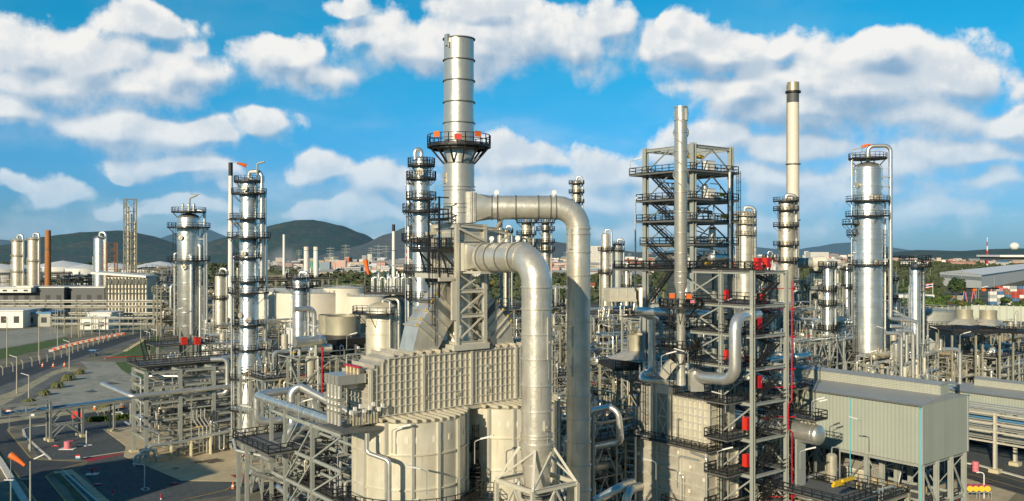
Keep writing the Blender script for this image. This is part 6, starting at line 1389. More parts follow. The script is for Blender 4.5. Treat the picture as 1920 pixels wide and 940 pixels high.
t=thing('box_duct','beige box duct on steelwork behind the fan with pyramid hood','duct',P(1167,551,235)); BMx=GM(XX(1142,235),235,0,.2); mb=MB(BMx); mb.bx(0,7.6,0,5,zt(562,235),zt(541,235)); mb.bx(-.2,7.8,-.2,5.2,zt(566,235),zt(562,235)); mb.build('casing',M['drum'],t); mb=MB(BMx); [mb.bx(x,x+.15,-.1,0,zt(562,235),zt(541,235)) for x in(0,2.5,5,7.45)]; mb.build('ribs',M['rib'],t); mb=MB(BMx); [mb.bar((x,y,0),(x,y,zt(566,235)),.4) for x in(0,7.5) for y in(0,5)]; mb.build('legs',M['steelw'],t)
vessel_column('squat_vessel','round grey vessel right of the beige box duct',1204,240,zt(532,240),8,1.9,[(zt(536,240),-200,20,1)],m='cladw',ladders=False)
# ------------------------------------------------------------------ dense process areas
D=[('weathered pipe structure behind the rear duct',1108,165,14,10,[6,11,16,20],71,'steelw',44),
('pipe structure left of the open reactor tower',1150,185,16,10,[6,12,17,22],72,'steel',44),
('far weathered pipe structure right of the rear duct',1090,235,24,12,[8,15,21,25],73,'steelw',40),
('steelwork under the open reactor tower',1240,160,16,10,[6,12,18,24,30],74,'steel',44),
('tall pipe rack right of the stair tower',1475,150,13,9,[6,12,18,23],75,'steelw',46),
('yellow tagged steel frame behind the grey shed roof',1462,135,9,8,[6,12,17,21],76,'steelw',36),
('silver pipe maze left of the largest right column',1500,175,16,10,[7,13,19,24],77,'steel',56),
('pipe frame beyond the silver pipe maze',1480,225,24,12,[8,15,22,27],78,'steel',50),
('weathered rack in front of the rusty white tank',1545,250,20,10,[8,15,21],79,'steelw',40),
('pipe structure directly right of the largest right column',1665,172,12,9,[6,11,16,20],80,'steel',56),
('low valve deck in front of the largest right column',1590,150,22,8,[5,10,14.5],81,'steel',46),
('steel pipe rack in front of the blue grey tank',1700,200,15,9,[6,12,17,21],82,'steel',50),
('pipe rack running behind the second shed',1700,158,14,8,[5,10,15],83,'steel',46),
('pipe rack below the right hand fan deck',1790,222,20,9,[5,10,14],84,'steelw',50),
('pipe rack at the far right edge below the fans',1870,225,20,9,[5,10,15],85,'steel',46),
('steelwork between the two short beige columns',985,200,16,12,[8,14,20,25],86,'steelw',36),
('pipe structure seen between the two big ducts',1035,150,8,8,[6,12,17,21],87,'steel',30),
('pipe rows right of the rear duct foot',1100,140,9,9,[5,10,15],88,'steelw',36),
('far steelwork behind the main duct tower',900,240,30,12,[8,15,22,26],89,'steelw',36),
('far low pipe rack left of the reactor tower',1120,290,40,14,[8,14,20],90,'steelw',40),
('far low pipe rack right of the reactor tower',1380,290,44,14,[8,15,22],91,'steelw',44),
('far low pipe rack behind the largest right column',1590,300,44,12,[7,13,19],92,'steelw',40),
('low weathered rack behind the cream tanks',560,400,60,14,[7,13],93,'steelw',36)]
D+=[('tall vent frame behind the slim silver column',1505,262,13,9,[9,18,26,33],301,'steelw',50),('tall pipe tower left of the largest column',1565,255,9,8,[9,18,26,32],302,'steel',44),('tall pipe frame right of the weathered column',1418,270,12,8,[9,18,27,34],303,'steelw',44),('high rack behind the cluttered slim column',1668,262,12,8,[9,18,27],304,'steel',44),('high rack right of the beige box duct',1185,300,16,8,[10,20,28],305,'steelw',40),('high frame behind the front duct bend',1040,262,9,8,[9,18,26],306,'steelw',40),('tall slim steel frame left of the white chimney foot',1430,215,14,9,[8,15,22,28],202,'steel',50),('pipe frame with vents right of the slim silver column',1570,205,14,9,[7,13,19,25],203,'steel',50),('pipe structure left of the slim cluttered column',1680,215,16,9,[7,13,19,24],204,'steel',50),('steel rack left of the thin beige column',1108,205,12,8,[8,15,21,27],205,'steelw',46),('low sunlit steel rack below the hooded fan',1150,140,10,7,[4,8,12],206,'steelw',46),('pipe rack with silver headers behind the shed ridge vent',1625,146,17,8,[6,11,15.5],94,'steel',52),
('long pipe rack crossing behind both grey sheds',1690,172,14,7,[5,10,14.5],95,'steel',56),
('steel rack under the fan deck at the far right',1800,245,26,12,[6,12,18],96,'steelw',54),
('far rack in front of the grey panel wall',1745,275,40,12,[7,13,18],97,'steelw',50),
('far rack at the right edge before the panel wall',1880,262,34,12,[7,13,18],98,'steelw',50),
('valve platform between the largest column and the fan deck',1735,172,14,9,[5,10,15],99,'steel',50),
('weathered rack between stair tower and slim column',1500,200,18,10,[7,13,19,24],100,'steelw',50),
('pipe frame right behind the straked stack',1225,205,22,10,[8,15,21,26],201,'steel',44)]
for l,px,Y,w,d,lv,sd_,m_,npi in D:
    module(l,px,Y,w,d,lv,sd_,npi,m=m_,desc=l,drums=3,columns=3,pmax=.45,rr=.05 if Y>160 else .04,extra=12)
t=thing('crossing_duct','large teal and cream horizontal duct behind the slim right column','duct',P(1515,493,260)); mb=MB(); mb.cyl(P(1493,493,260),P(1522,493,260),1.5,None,20); mb.build('teal_section',M['steel'],t); mb=MB(); mb.cyl(P(1522,492,260),P(1546,491,260),1.7,None,20); mb.cyl(P(1530,498,260),P(1530,508,260),1.4,.5,12); mb.build('cream_section',M['cream'],t)
for i,(px,py0,py1,Y) in enumerate(((1695,615,590,190),(1700,690,612,178),(1712,712,620,176),(1800,720,655,166),(1690,720,625,172))):
    t=thing('bent_pipe',['silver bent pipe between the largest column and the cluttered slim column','tall silver bent pipe below the cluttered slim column, left','tall silver bent pipe below the cluttered slim column, right','silver pipe with elbow behind the second shed','thin silver bent pipe right beside the largest column foot'][i],'pipe',P(px,py0,Y)); mb=MB(); mb.tube([P(px-30,py1,Y),P(px,py1,Y),P(px,max(py0,py1+60),Y)],.38,12,1.0); mb.build('run',M['pipe'],t)
for i,(px,py,Y) in enumerate(((1150,640,150),(1345,600,118),(1290,695,112),(1380,630,112),(1205,545,150),(1620,690,140),(1660,640,165),(1800,650,165),(1760,640,170),(1240,700,112),(1360,775,112),(1345,880,110),(1230,900,110),(1500,880,110),(1615,820,118),(1835,560,200),(1690,610,170))):
    q=P(px,py,Y); floodlight(q,(1,-.2,0) if i%2 else (-1,-.3,0),'tilted area lamp on a bent pipe in the right half of the plant',1.3)
for i,(px,py,Y) in enumerate(((800,928,82),(735,850,84),(1050,680,84),(890,870,86),(600,640,148),(650,655,148),(700,620,150),(330,600,200),(395,640,195),(460,740,170),(300,640,200),(560,790,108),(480,800,112),(845,365,100))):
    q=P(px,py,Y); floodlight(q,(1,-.2,0) if i%2 else (-1,-.3,0),'tilted area lamp on a bent pipe in the left half of the plant',1.3)
# ------------------------------------------------------------------ left yard furniture
def pole(px,py0,py1,label,m='conc',r=.16,arms=1,g='concrete utility poles along the left road'):
    q=G(px,py1); Y=q.y; h=(py1-py0)*Y/FL; t=thing('utility_pole',label,'pole',q,g); mb=MB(); mb.cyl(q,q+V((0,0,h)),r*1.2,r*.7,8); mb.build('shaft',M[m],t)
    if arms: mb=MB(); mb.bar(q+V((-1,0,h*.95)),q+V((1,0,h*.95)),.14); mb.build('crossarm',M[m],t)
for px,a,b in((13,594,688),(73,580,676),(108,572,652),(148,568,633),(152,566,632),(225,545,634),(294,530,650),(134,585,633),(187,600,640),(264,585,640),(120,575,625),(104,575,622)):
    pole(px,a,b,'slender concrete utility pole in the yards at the left',g='concrete utility poles in the left yards')
for px,a,b,l in((31.5,669,738,'tall pole with tilted lamp head beside the left verge'),(54,703,752,'pole with transformer box in the sloped drain at the left'),(130,640,694,'lamp pole beside the palms at the end of the verge'),(281,623,676,'white lamp pole on the grass triangle')):
    q=G(px,b); h=(b-a)*q.y/FL; t=thing('lamp_pole',l,'lamp',q); mb=MB(); mb.cyl(q,q+V((0,0,h)),.2,.13,8); mb.build('post',M['conc'],t); mb=MB(); mb.bar(q+V((0,0,h-.2)),q+V((-2.2,0,h+.5)),.28,.12); mb.build('lamp_head',M['white'],t)
q=G(57,846); h=68*q.y/FL; t=thing('floodlight_pole','pale pole with twin floodlights inside the left kerb bend','lamp',q); mb=MB(); mb.cyl(q,q+V((0,0,h)),.24,.16,8); mb.build('post',M['steel'],t); mb=MB(); mb.box(q+V((.6,0,h)),(.7,.4,.4)); mb.build('lamp_head',M['white'],t); mb=MB(); mb.bar(q+V((-.3,0,h-.3)),q+V((.9,0,h-.3)),.12); mb.build('bracket',M['steel'],t); mb=MB(); mb.box(q+V((0,-.2,1)),(.5,.4,1.0)); mb.build('switch_box',M['steel'],t)
q=P(57,865,118); t=thing('floodlight_pole','foreground pole with a long tilted tube lamp at lower left','lamp',(q.x,q.y,0)); mb=MB(); mb.cyl((q.x,q.y,0),q,.16,.12,8); mb.build('post',M['steel'],t); mb=MB(); mb.bar(q+V((.5,0,.3)),q+V((2.0,0,1.0)),.2,.14); mb.build('lamp_head',M['white'],t)
q=P(20,853,112); windsock(q-V((0,0,2.6)),'orange windsock on a thin pole beside the road at the lower left corner',1.0,(1,-.1,-.5),2.6); 
q=P(20,900,112); t=thing('support_mast','thin mast with a small white bracket under the lower left windsock','mast',(q.x,q.y,q.z-20)); mb=MB(); mb.bar((q.x,q.y,0),(q.x,q.y,q.z+.6),.12); mb.build('mast',M['steel'],t); mb=MB(); mb.bar(q+V((-.8,0,0)),q+V((.4,0,0)),.2,.1); mb.build('bracket',M['white'],t)
# signs and hydrants
q=G(17,810); t=thing('speed_sign','round white sign with red rim and black 40 at the left edge','sign',q); c=P(17,774,q.y); mb=MB(); mb.cyl(c,c+V((0,.1,0)),.95,None,24); mb.build('rim',M['red'],t); mb=MB(); mb.cyl(c+V((0,-.03,0)),c,.70,None,24); mb.build('face',M['signw'],t); mb=MB(); mb.bar(q,c+V((0,.12,0)),.12); mb.build('post',M['steel'],t)
text('40',c+V((0,-.06,0)),.9,(PI/2,0,0),M['black'],t)
q=G(143,800); t=thing('red_board','red rectangular board standing behind the pipe bridge legs','board',q); c=P(143,778,q.y); mb=MB(); mb.box(c,(2.3,.12,1.6)); mb.build('panel',M['red'],t); mb=MB(); [mb.bar(V((c.x+k,c.y+.1,0)),V((c.x+k,c.y+.1,c.z)),.12) for k in(-.9,.9)]; mb.build('posts',M['steel'],t)
q=G(146,864); t=thing('warning_sign','small tilted red, white and blue striped sign at the red painted strip','sign',q); mb=MB(); c=q+V((0,0,.75)); mb.box(c+V((0,0,.3)),(.9,.08,.25)); mb.build('red_panel',M['red'],t); mb=MB(); mb.box(c,(.9,.08,.25)); mb.build('white_panel',M['signw'],t); mb=MB(); mb.box(c+V((0,0,-.3)),(.9,.08,.25)); mb.build('blue_panel',M['blue'],t)
def hydrant(px,py,label,base=True):
    q=G(px,py); t=thing('fire_monitor',label,'hydrant',q); mb=MB(); mb.cyl(q,q+V((0,0,1.1)),.12,None,8); mb.build('post',M['crim'],t); mb=MB(); mb.bar(q+V((-.9,0,1.15)),q+V((.9,0,1.3)),.2); mb.cyl(q+V((.9,0,1.3)),q+V((1.3,-.1,1.4)),.1,.14,8); mb.build('nozzle',M['crim'],t)
    if base: mb=MB(); mb.box(q+V((0,0,.18)),(2.2,1.2,.16),.1); mb.build('base_slab',M['white'],t)
hydrant(173,891,'red fire monitor on a white slab in the lower gravel yard'); hydrant(128,838,'red fire monitor beside the pink drum in the upper gravel yard',False)
q=G(127,843); t=thing('barrel','faded pink drum on a white slab in the upper gravel yard','barrel',q); mb=MB(); mb.lathe(q,[(.75,.1),(.75,1.75),(.02,1.8)],18); mb.build('body',M['pink'],t); mb=MB(); mb.box(q+V((0,0,.15)),(3.2,1.6,.12)); mb.build('base_slab',M['white'],t)
for px,py,l in((183,911,'small red lying marker in the middle of the lower gravel'),(104,838,'small red lying marker left of the pink drum'),(327,909,'small red lying marker at the right of the lower gravel')):
    q=G(px,py); t=thing('red_marker',l,'marker',q); mb=MB(); mb.box(q+V((0,0,.2)),(1.4,.5,.22),.2); mb.build('block',M['crim'],t); mb=MB(); mb.box(q+V((0,0,.33)),(.5,.2,.04),.2); mb.build('label_plate',M['signw'],t)
for px,py,l in((211,930,'short red and white bollard in the lower gravel'),(302,938,'short red bollard at the bottom edge of the lower gravel')):
    q=G(px,py); t=thing('bollard',l,'bollard',q); mb=MB(); mb.cyl(q,q+V((0,0,.35)),.14,None,8); mb.build('base',M['signw'],t); mb=MB(); mb.cyl(q+V((0,0,.35)),q+V((0,0,1.1)),.12,.1,8); mb.build('shaft',M['crim'],t)
q=G(162,836); t=thing('vent_post','plain white vent post on a cross shaped slab in the upper gravel yard','post',q); mb=MB(); mb.cyl(q,q+V((0,0,3.3)),.12,None,8); mb.build('pipe',M['white'],t); mb=MB(); mb.box(q+V((-.3,0,.14)),(2.8,.5,.1),.2); mb.box(q+V((0,0,.15)),(.5,2.0,.1),.2); mb.build('slab',M['white'],t)
q=G(271,917); t=thing('lamp_pole','thin white hooked lamp pole beside the square slab outline','lamp',q); mb=MB(); mb.tube([q,q+V((0,0,4.3)),q+V((-1.7,0,4.5))],.09,8,.3); mb.build('post',M['white'],t); mb=MB(); mb.box(q+V((-1.7,0,4.5)),(.9,.3,.12)); mb.build('lamp_head',M['white'],t)
def cone_(px,py,label,s=1): 
    q=G(px,py); t=thing('traffic_cone',label,'cone',q,'orange traffic cones on the left roads'); mb=MB(); mb.lathe(q,[(.36*s,.06),(.26*s,.4*s),(.16*s,.8*s),(.05*s,1.3*s),(.01,1.32*s)],12); mb.build('cone',M['orange'],t); mb=MB(); mb.box(q+V((0,0,.04)),(.9*s,.9*s,.08)); mb.build('base',M['orange'],t); mb=MB(); mb.lathe(q,[(.30*s,.5*s),(.22*s,.75*s)],12); mb.build('band',M['signw'],t)
for px,py in((80,688),(100,688),(121,687),(178,768),(200,767),(228,764)): cone_(px,py,'orange traffic cone standing on the left roads',1.3)
q=G(437,917);cone_(437,917,'orange traffic cone alone beside the lower red strip',1.0)
for i in range(26):
    f=i/25; px=96+ (230-96)*f; py=660-(660-628)*f**.8; q=G(px,py); t=thing('road_barrier','orange and white water filled road barrier along the closed left lane','barrier',q,'orange and white road barriers on the left road'); mb=MB(); mb.box(q+V((0,0,.5)),(1.8,.5,1.0),.6); mb.build('block',M['orange' if i%2 else 'signw'],t); mb=MB(); mb.box(q+V((0,0,1.08)),(1.5,.3,.16),.6); mb.build('top',M['signw' if i%2 else 'orange'],t)
for i in range(12):
    f=i/11; px=236+(272-236)*f; py=659-(659-637)*f; q=G(px,py); t=thing('kerb_block','pale yellow kerb stone edging the grass triangle','block',q,'pale kerb stones edging the grass triangle'); mb=MB(); mb.box(q+V((0,0,.3)),(1.5,.8,.5),.7); mb.build('block',M['foot'],t)
# fence with angled posts
fp=[(5,704),(60,687),(115,671),(165,652),(228,632)]; pts=[G(*p) for p in fp]; t=thing('security_fence','pale security fence with cranked posts along the left road','fence',pts[0])
mbw=MB()
for a,b in zip(pts,pts[1:]):
    n=max(2,int((b-a).length/6.2))
    for i in range(n):
        p=a.lerp(b,i/n); mb=MB(); mb.bar(p,p+V((0,0,2.7)),.26); mb.bar(p+V((0,0,2.65)),p+V((-.7,0,3.4)),.22); mb.build('fence_post',M['conc'],t)
    for z_ in(.3,1.1,1.9,2.6,3.1): mbw.bar(a+V((0,0,z_)),b+V((0,0,z_)),.035)
mbw.build('wire',M['steel'],t)
q=G(175,668); t=thing('guard_booth','tiny blue roofed guard booth on the left road','booth',q); mb=MB(); [mb.bar(q+V((x,y,0)),q+V((x,y,2.3)),.14) for x in(-1.1,1.1) for y in(-.8,.8)]; mb.build('frame',M['blue'],t); mb=MB(); mb.box(q+V((0,0,2.45)),(3.2,2.4,.25)); mb.build('roof',M['blue'],t); mb=MB(); mb.box(q+V((0,.2,.6)),(1.8,1.2,1.1)); mb.build('counter',M['dark'],t)
# ------------------------------------------------------------------ palms and trees
def leaf_mesh(name,rad,n,size,seed,m,zc=0,sz=.7,lobes=6):
    rng=random.Random(seed); vs=[];fs=[]
    L_=[(V((rng.uniform(-.55,.55)*rad,rng.uniform(-.55,.55)*rad,zc+rng.uniform(-.35,.45)*rad*sz)),rng.uniform(.4,.62)*rad) for _ in range(lobes)]
    for i in range(n):
        c,r=rng.choice(L_); d=V((rng.gauss(0,1),rng.gauss(0,1),rng.gauss(0,1)*.8+.15)).normalized(); p=c+d*r*rng.uniform(.65,1.08)
        u=d.cross(V((rng.random()-.5,rng.random()-.5,rng.random()-.5))).normalized(); w=(d+V((0,0,.6))).normalized().cross(u).normalized(); s=size*rng.uniform(.6,1.3)
        k=len(vs); vs+=[p-u*s-w*s*.6,p+u*s-w*s*.6,p+u*s*.6+w*s,p-u*s*.6+w*s]; fs.append((k,k+1,k+2,k+3))
    me=bpy.data.meshes.new(name); me.from_pydata([tuple(v) for v in vs],[],fs); me.materials.append(m); return me
def make_tree(label,kind,seed,h=9,rad=3.6,group=None):
    t=thing('tree',label,'tree',(0,0,-100),group); mb=MB(); rng=random.Random(seed); mb.cyl((0,0,0),(.1,0,h*.45),.28,.2,8); 
    for k in range(5): a=k*1.26; mb.cyl((.1,0,h*.42),(math.cos(a)*rad*.5,math.sin(a)*rad*.5,h*.72),.14,.05,6)
    mb.build('trunk',M['trunk'],t,True)
    me=leaf_mesh('crown',rad,620,.42,seed,M[kind],h*.68,.75); o=bpy.data.objects.new('crown',me); COL.objects.link(o); o.parent=t; return t
protos=[make_tree('bushy green tree in the belt of trees behind the plant',k,s,group='trees in the green belt') for s,k in enumerate(('leaf','leafd','leafy','leaf'),40)]
rng=random.Random(4); used=set()
def put_tree(px,py,sc_,k=None,label='bushy green tree in the belt of trees behind the plant',group='trees in the green belt'):
    k=rng.randrange(4) if k is None else k; q=G(px,py)
    if k not in used: used.add(k); t=protos[k]; t.location=q; t.rotation_euler.z=rng.uniform(0,6); t.scale=(sc_,)*3; t['label']=label; t['group']=group
    else: t=dup(protos[k],q,label,group,rng.uniform(0,6),sc_)
for i in range(70): px=rng.uniform(600,780); put_tree(px,rng.uniform(547,562)-(px-600)*.02,rng.uniform(.85,1.3),rng.choice([0,1,2,3]))
for i in range(26): put_tree(rng.uniform(490,620),rng.uniform(540,556),rng.uniform(.8,1.2))
for i in range(40): put_tree(rng.uniform(1040,1220),rng.uniform(528,556),rng.uniform(.8,1.3))
for i in range(22): put_tree(rng.uniform(900,1060),rng.uniform(540,566),rng.uniform(.8,1.3))
for i in range(70):
    px=rng.uniform(1655,1765); put_tree(px,rng.uniform(545,592),rng.uniform(.9,1.45),label='bushy tree near the white office building at the right',group='trees around the white office building')
for i in range(40): put_tree(rng.uniform(1755,1925),rng.uniform(566,592),rng.uniform(.5,.9),label='low bushy tree in front of the container stacks',group='low trees before the container yard')
for i in range(22): put_tree(rng.uniform(0,330),rng.uniform(560,575),rng.uniform(.5,.9),label='small tree among the distant left tanks',group='small trees among the distant left tanks')
put_tree(1793,566,2.3,1,'large round dark tree beside the warehouse end wall','single tree')
def frond(mb,c,a,l,up,r=.16):
    pts=[]; n=6
    for i in range(n+1): f=i/n; pts.append(c+V((math.cos(a)*l*f,math.sin(a)*l*f,up*f-1.6*up*f*f)))
    side=V((-math.sin(a),math.cos(a),0))
    for i,(p,q_) in enumerate(zip(pts,pts[1:])):
        w0=.30*(1-abs(i/n-.4)); k=[p-side*w0-V((0,0,.12)),p,p+side*w0-V((0,0,.12)),q_+side*w0*.9-V((0,0,.14)),q_,q_-side*w0*.9-V((0,0,.14))]
        mb.add(k,[(0,1,4,5),(1,2,3,4)])
pt=thing('palm_tree','small palm','palm',(0,0,-100)); mb=MB(); mb.cyl((0,0,0),(0,0,1.2),.25,.18,8); mb.build('trunk',M['trunk'],pt,True); mb=MB()
for k in range(22): frond(mb,V((0,0,1.3)),k*2.399,1.5+.3*(k%3),1.3+.5*(k%4)*.6)
mb.build('crown',M['leafy'],pt,True)
PL=[(83,742,'small palm nearest the pipe bridge in the verge row'),(108,728,'second small palm of the verge row'),(128,714,'third small palm of the verge row with a brown bed'),(150,702,'farthest small palm of the verge row'),(55,760,'low palm beside the transformer pole'),(200,772,'small palm behind the pipe bridge near the traffic cones')]
for i,(px,py,l) in enumerate(PL):
    if i==0: pt.location=G(px,py); pt['label']=l; pt['group']='small palms on the left verge'
    else: dup(pt,G(px,py),l,'small palms on the left verge',i*1.1,1.0+.15*(i%3))
me=bpy.data.meshes.new('x')
hm=leaf_mesh('hedge',1,10,.1,1,M['leaf'])
def stuff_band(name,label,cat,x0,x1,y0,y1,n,size,seed,m,h):
    rng=random.Random(seed); vs=[];fs=[]
    for i in range(n):
        Y=rng.uniform(y0,y1); px=rng.uniform(x0,x1); X=XX(px,Y); g=.5+.5*math.sin(X*.05+Y*.013)*math.cos(X*.021-Y*.007)
        zz=rng.random()**.6*h*(.45+.75*g); s=size*rng.uniform(.6,1.4); a=rng.uniform(0,PI); u=V((math.cos(a),math.sin(a),rng.uniform(-.3,.3)))*s; w=V((rng.uniform(-.4,.4),rng.uniform(-.5,.1),1)).normalized()*s*.8; p=V((X,Y,zz)); k=len(vs)
        vs+=[p-u-w*.5,p+u-w*.5,p+u*.5+w*.6,p-u*.5+w*.6]; fs.append((k,k+1,k+2,k+3))
    me=bpy.data.meshes.new(name); me.from_pydata([tuple(v) for v in vs],[],fs); me.materials.append(m); o=bpy.data.objects.new(name,me); COL.objects.link(o); tag(o,label,cat,kind='stuff')
M['woodh']=leafmat('hazy_foliage',(.045,.075,.035),(.09,.10,.05))  # distance haze painted into the leaf colours
stuff_band('distant_woods','dark green woods filling the far plain left and centre','woods',-100,1230,950,2300,26000,4.2,1,M['woodh'],9)
stuff_band('distant_woods','green woods on the low land at the far right','woods',1490,1765,720,3000,15000,4.0,2,M['woodh'],10)
stuff_band('distant_woods','green woods beyond the big white warehouse at the far right','woods',1755,2060,1250,3000,12000,4.5,8,M['woodh'],9)
stuff_band('distant_woods','mid green scrub between the distant town houses','woods',450,1250,700,1500,9000,2.6,3,M['woodh'],7)
stuff_band('roadside_scrub','green scrub filling the drain strip by the left fence','scrub',-40,125,300,420,2500,.6,5,M['leaf'],1.2) if False else None
mb=MB()
# ------------------------------------------------------------------ hills
def hill(name,prof,Y,depth,m,seed,x_pad=0):
    rng=random.Random(seed); n=90; rows=26; x0=prof[0][0];x1=prof[-1][0]; vs=[];fs=[]
    from mathutils import noise as nz
    def hy(px):
        for (a,ya),(b,yb) in zip(prof,prof[1:]):
            if a<=px<=b: f=(px-a)/(b-a); f=f*f*(3-2*f)*.5+f*.5; return ya+(yb-ya)*f
        return prof[-1][1]
    for j in range(rows+1):
        v=j/rows  # 0 front foot ..1 ridge .. back
        for i in range(n+1):
            px=x0+(x1-x0)*i/n; zr=max(0,zt(hy(px),Y)); X=XX(px,Y); yy=Y-depth*(1-v)
            k=math.sin(min(1,v)*PI/2)**1.2
            nn=nz.fractal(V((X*.0035,yy*.0035,seed)),1,2.1,6); z_=zr*k+nn*zr*.30*(1-v*.9)*(v*2 if v<.5 else 1)
            vs.append((X,yy,z_-2))
    for i in range(n+1): px=x0+(x1-x0)*i/n; vs.append((XX(px,Y),Y+depth*.8,-5))
    for j in range(rows+1):
        for i in range(n): fs.append((j*(n+1)+i,j*(n+1)+i+1,(j+1)*(n+1)+i+1,(j+1)*(n+1)+i))
    me=bpy.data.meshes.new(name); me.from_pydata(vs,[],fs); me.polygons.foreach_set('use_smooth',[True]*len(fs)); me.materials.append(m); o=bpy.data.objects.new(name,me); COL.objects.link(o); tag(o,kind='structure')
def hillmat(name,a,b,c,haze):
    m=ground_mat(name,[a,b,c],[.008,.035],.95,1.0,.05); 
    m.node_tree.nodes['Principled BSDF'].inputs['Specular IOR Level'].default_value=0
    nt=m.node_tree; bs=nt.nodes['Principled BSDF']; em=nt.nodes.new('ShaderNodeEmission'); em.inputs[0].default_value=(.17,.31,.44,1); em.inputs[1].default_value=1; mx=nt.nodes.new('ShaderNodeMixShader'); mx.inputs[0].default_value=haze  # distance haze painted as a blue glow mixed into the hill surface
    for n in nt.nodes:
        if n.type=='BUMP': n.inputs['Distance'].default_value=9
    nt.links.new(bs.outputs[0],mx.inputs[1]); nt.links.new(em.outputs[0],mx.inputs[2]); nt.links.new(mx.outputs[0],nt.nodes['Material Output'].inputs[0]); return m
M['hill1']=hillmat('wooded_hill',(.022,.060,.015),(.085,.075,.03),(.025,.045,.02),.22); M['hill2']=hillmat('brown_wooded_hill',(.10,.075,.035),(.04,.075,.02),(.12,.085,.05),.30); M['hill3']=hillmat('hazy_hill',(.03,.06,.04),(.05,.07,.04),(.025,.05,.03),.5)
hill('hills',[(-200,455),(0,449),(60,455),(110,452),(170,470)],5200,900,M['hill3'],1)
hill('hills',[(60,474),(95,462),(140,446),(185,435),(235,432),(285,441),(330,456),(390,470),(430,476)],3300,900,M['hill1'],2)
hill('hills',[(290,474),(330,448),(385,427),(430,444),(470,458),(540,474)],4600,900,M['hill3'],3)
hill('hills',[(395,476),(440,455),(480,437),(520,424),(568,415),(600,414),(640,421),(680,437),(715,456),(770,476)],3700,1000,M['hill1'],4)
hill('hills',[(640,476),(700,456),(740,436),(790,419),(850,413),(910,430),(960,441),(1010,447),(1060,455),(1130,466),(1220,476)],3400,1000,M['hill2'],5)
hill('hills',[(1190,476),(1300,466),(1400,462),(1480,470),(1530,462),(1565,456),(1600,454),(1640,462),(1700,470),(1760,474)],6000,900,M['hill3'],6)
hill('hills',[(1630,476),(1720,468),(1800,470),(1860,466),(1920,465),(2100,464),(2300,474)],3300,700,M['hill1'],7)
# ------------------------------------------------------------------ steam
t=thing('steam_cloud','thin white steam drifting beside the distant thin pole chimney','steam',P(532,488,600)); mb=MB(); mb.sphere(P(532,487,600),13,.75,20,12); o=mb.build('plume',M['white'],t)
vm=bpy.data.materials.new('steam'); vm.use_nodes=True; N_=vm.node_tree.nodes; N_.clear(); L_=vm.node_tree.links; vo=N_.new('ShaderNodeVolumePrincipled'); ou=N_.new('ShaderNodeOutputMaterial'); tx=N_.new('ShaderNodeTexCoord'); mp=N_.new('ShaderNodeVectorMath'); mp.operation='LENGTH'; sb=N_.new('ShaderNodeVectorMath'); sb.operation='SUBTRACT'; L_.new(tx.outputs['Generated'],sb.inputs[0]); sb.inputs[1].default_value=(.5,.5,.5); L_.new(sb.outputs[0],mp.inputs[0]); rr_=N_.new('ShaderNodeMapRange'); rr_.inputs[1].default_value=.5; rr_.inputs[2].default_value=.1; rr_.inputs[3].default_value=0; rr_.inputs[4].default_value=.10; L_.new(mp.outputs['Value'],rr_.inputs[0]); nn=N_.new('ShaderNodeTexNoise'); nn.inputs['Scale'].default_value=5; L_.new(tx.outputs['Generated'],nn.inputs[0]); mm=N_.new('ShaderNodeMath'); mm.operation='MULTIPLY'; L_.new(rr_.outputs[0],mm.inputs[0]); L_.new(nn.outputs[0],mm.inputs[1]); L_.new(mm.outputs[0],vo.inputs['Density']); L_.new(vo.outputs[0],ou.inputs['Volume']); vo.inputs['Color'].default_value=(.95,.95,.95,1)
o.data.materials[0]=vm
# ------------------------------------------------------------------ town
def wmat(name,wall,win,sx=3.2,sz=3.3):
    m=mat(name,wall,0,.8,.08,.1); nt=m.node_tree; b=nt.nodes['Principled BSDF']; old=b.inputs['Base Color'].links[0].from_socket
    tc=nt.nodes.new('ShaderNodeTexCoord'); sp=nt.nodes.new('ShaderNodeSeparateXYZ'); nt.links.new(tc.outputs['Object'],sp.inputs[0])
    def mt(op,a,bb=None):
        n=nt.nodes.new('ShaderNodeMath'); n.operation=op
        for i,x in enumerate((a,bb)):
            if x is None: continue
            if hasattr(x,'links'): nt.links.new(x,n.inputs[i])
            else: n.inputs[i].default_value=x
        return n.outputs[0]
    fx=mt('FRACT',mt('DIVIDE',mt('ADD',sp.outputs[0],sp.outputs[1]),sx)); fz=mt('FRACT',mt('DIVIDE',sp.outputs[2],sz))
    k=mt('MULTIPLY',mt('GREATER_THAN',fx,.5),mt('GREATER_THAN',fz,.5)); mx=nt.nodes.new('ShaderNodeMix'); mx.data_type='RGBA'; nt.links.new(mt('MULTIPLY',k,.75),mx.inputs[0]); nt.links.new(old,mx.inputs[6]); mx.inputs[7].default_value=(*win,1); nt.links.new(mx.outputs[2],b.inputs['Base Color']); return m
TW={'white':wmat('town_wall_white',(.70,.68,.62),(.12,.14,.16)),'cream':wmat('town_wall_cream',(.62,.54,.40),(.14,.13,.12)),'pink':wmat('town_wall_pink',(.62,.36,.30),(.16,.12,.12)),'grey':wmat('town_wall_grey',(.36,.36,.36),(.10,.11,.12))}
TR={'red':mat('roof_tiles_red',(.42,.12,.07),0,.8,.15,.2),'grey':mat('roof_grey',(.34,.34,.33),0,.8,.15,.2),'white':mat('roof_white',(.82,.82,.80),0,.7,.1,.2),'teal':M['tealg'],'blue':mat('roof_blue',(.10,.25,.42),0,.6,.1,.2)}
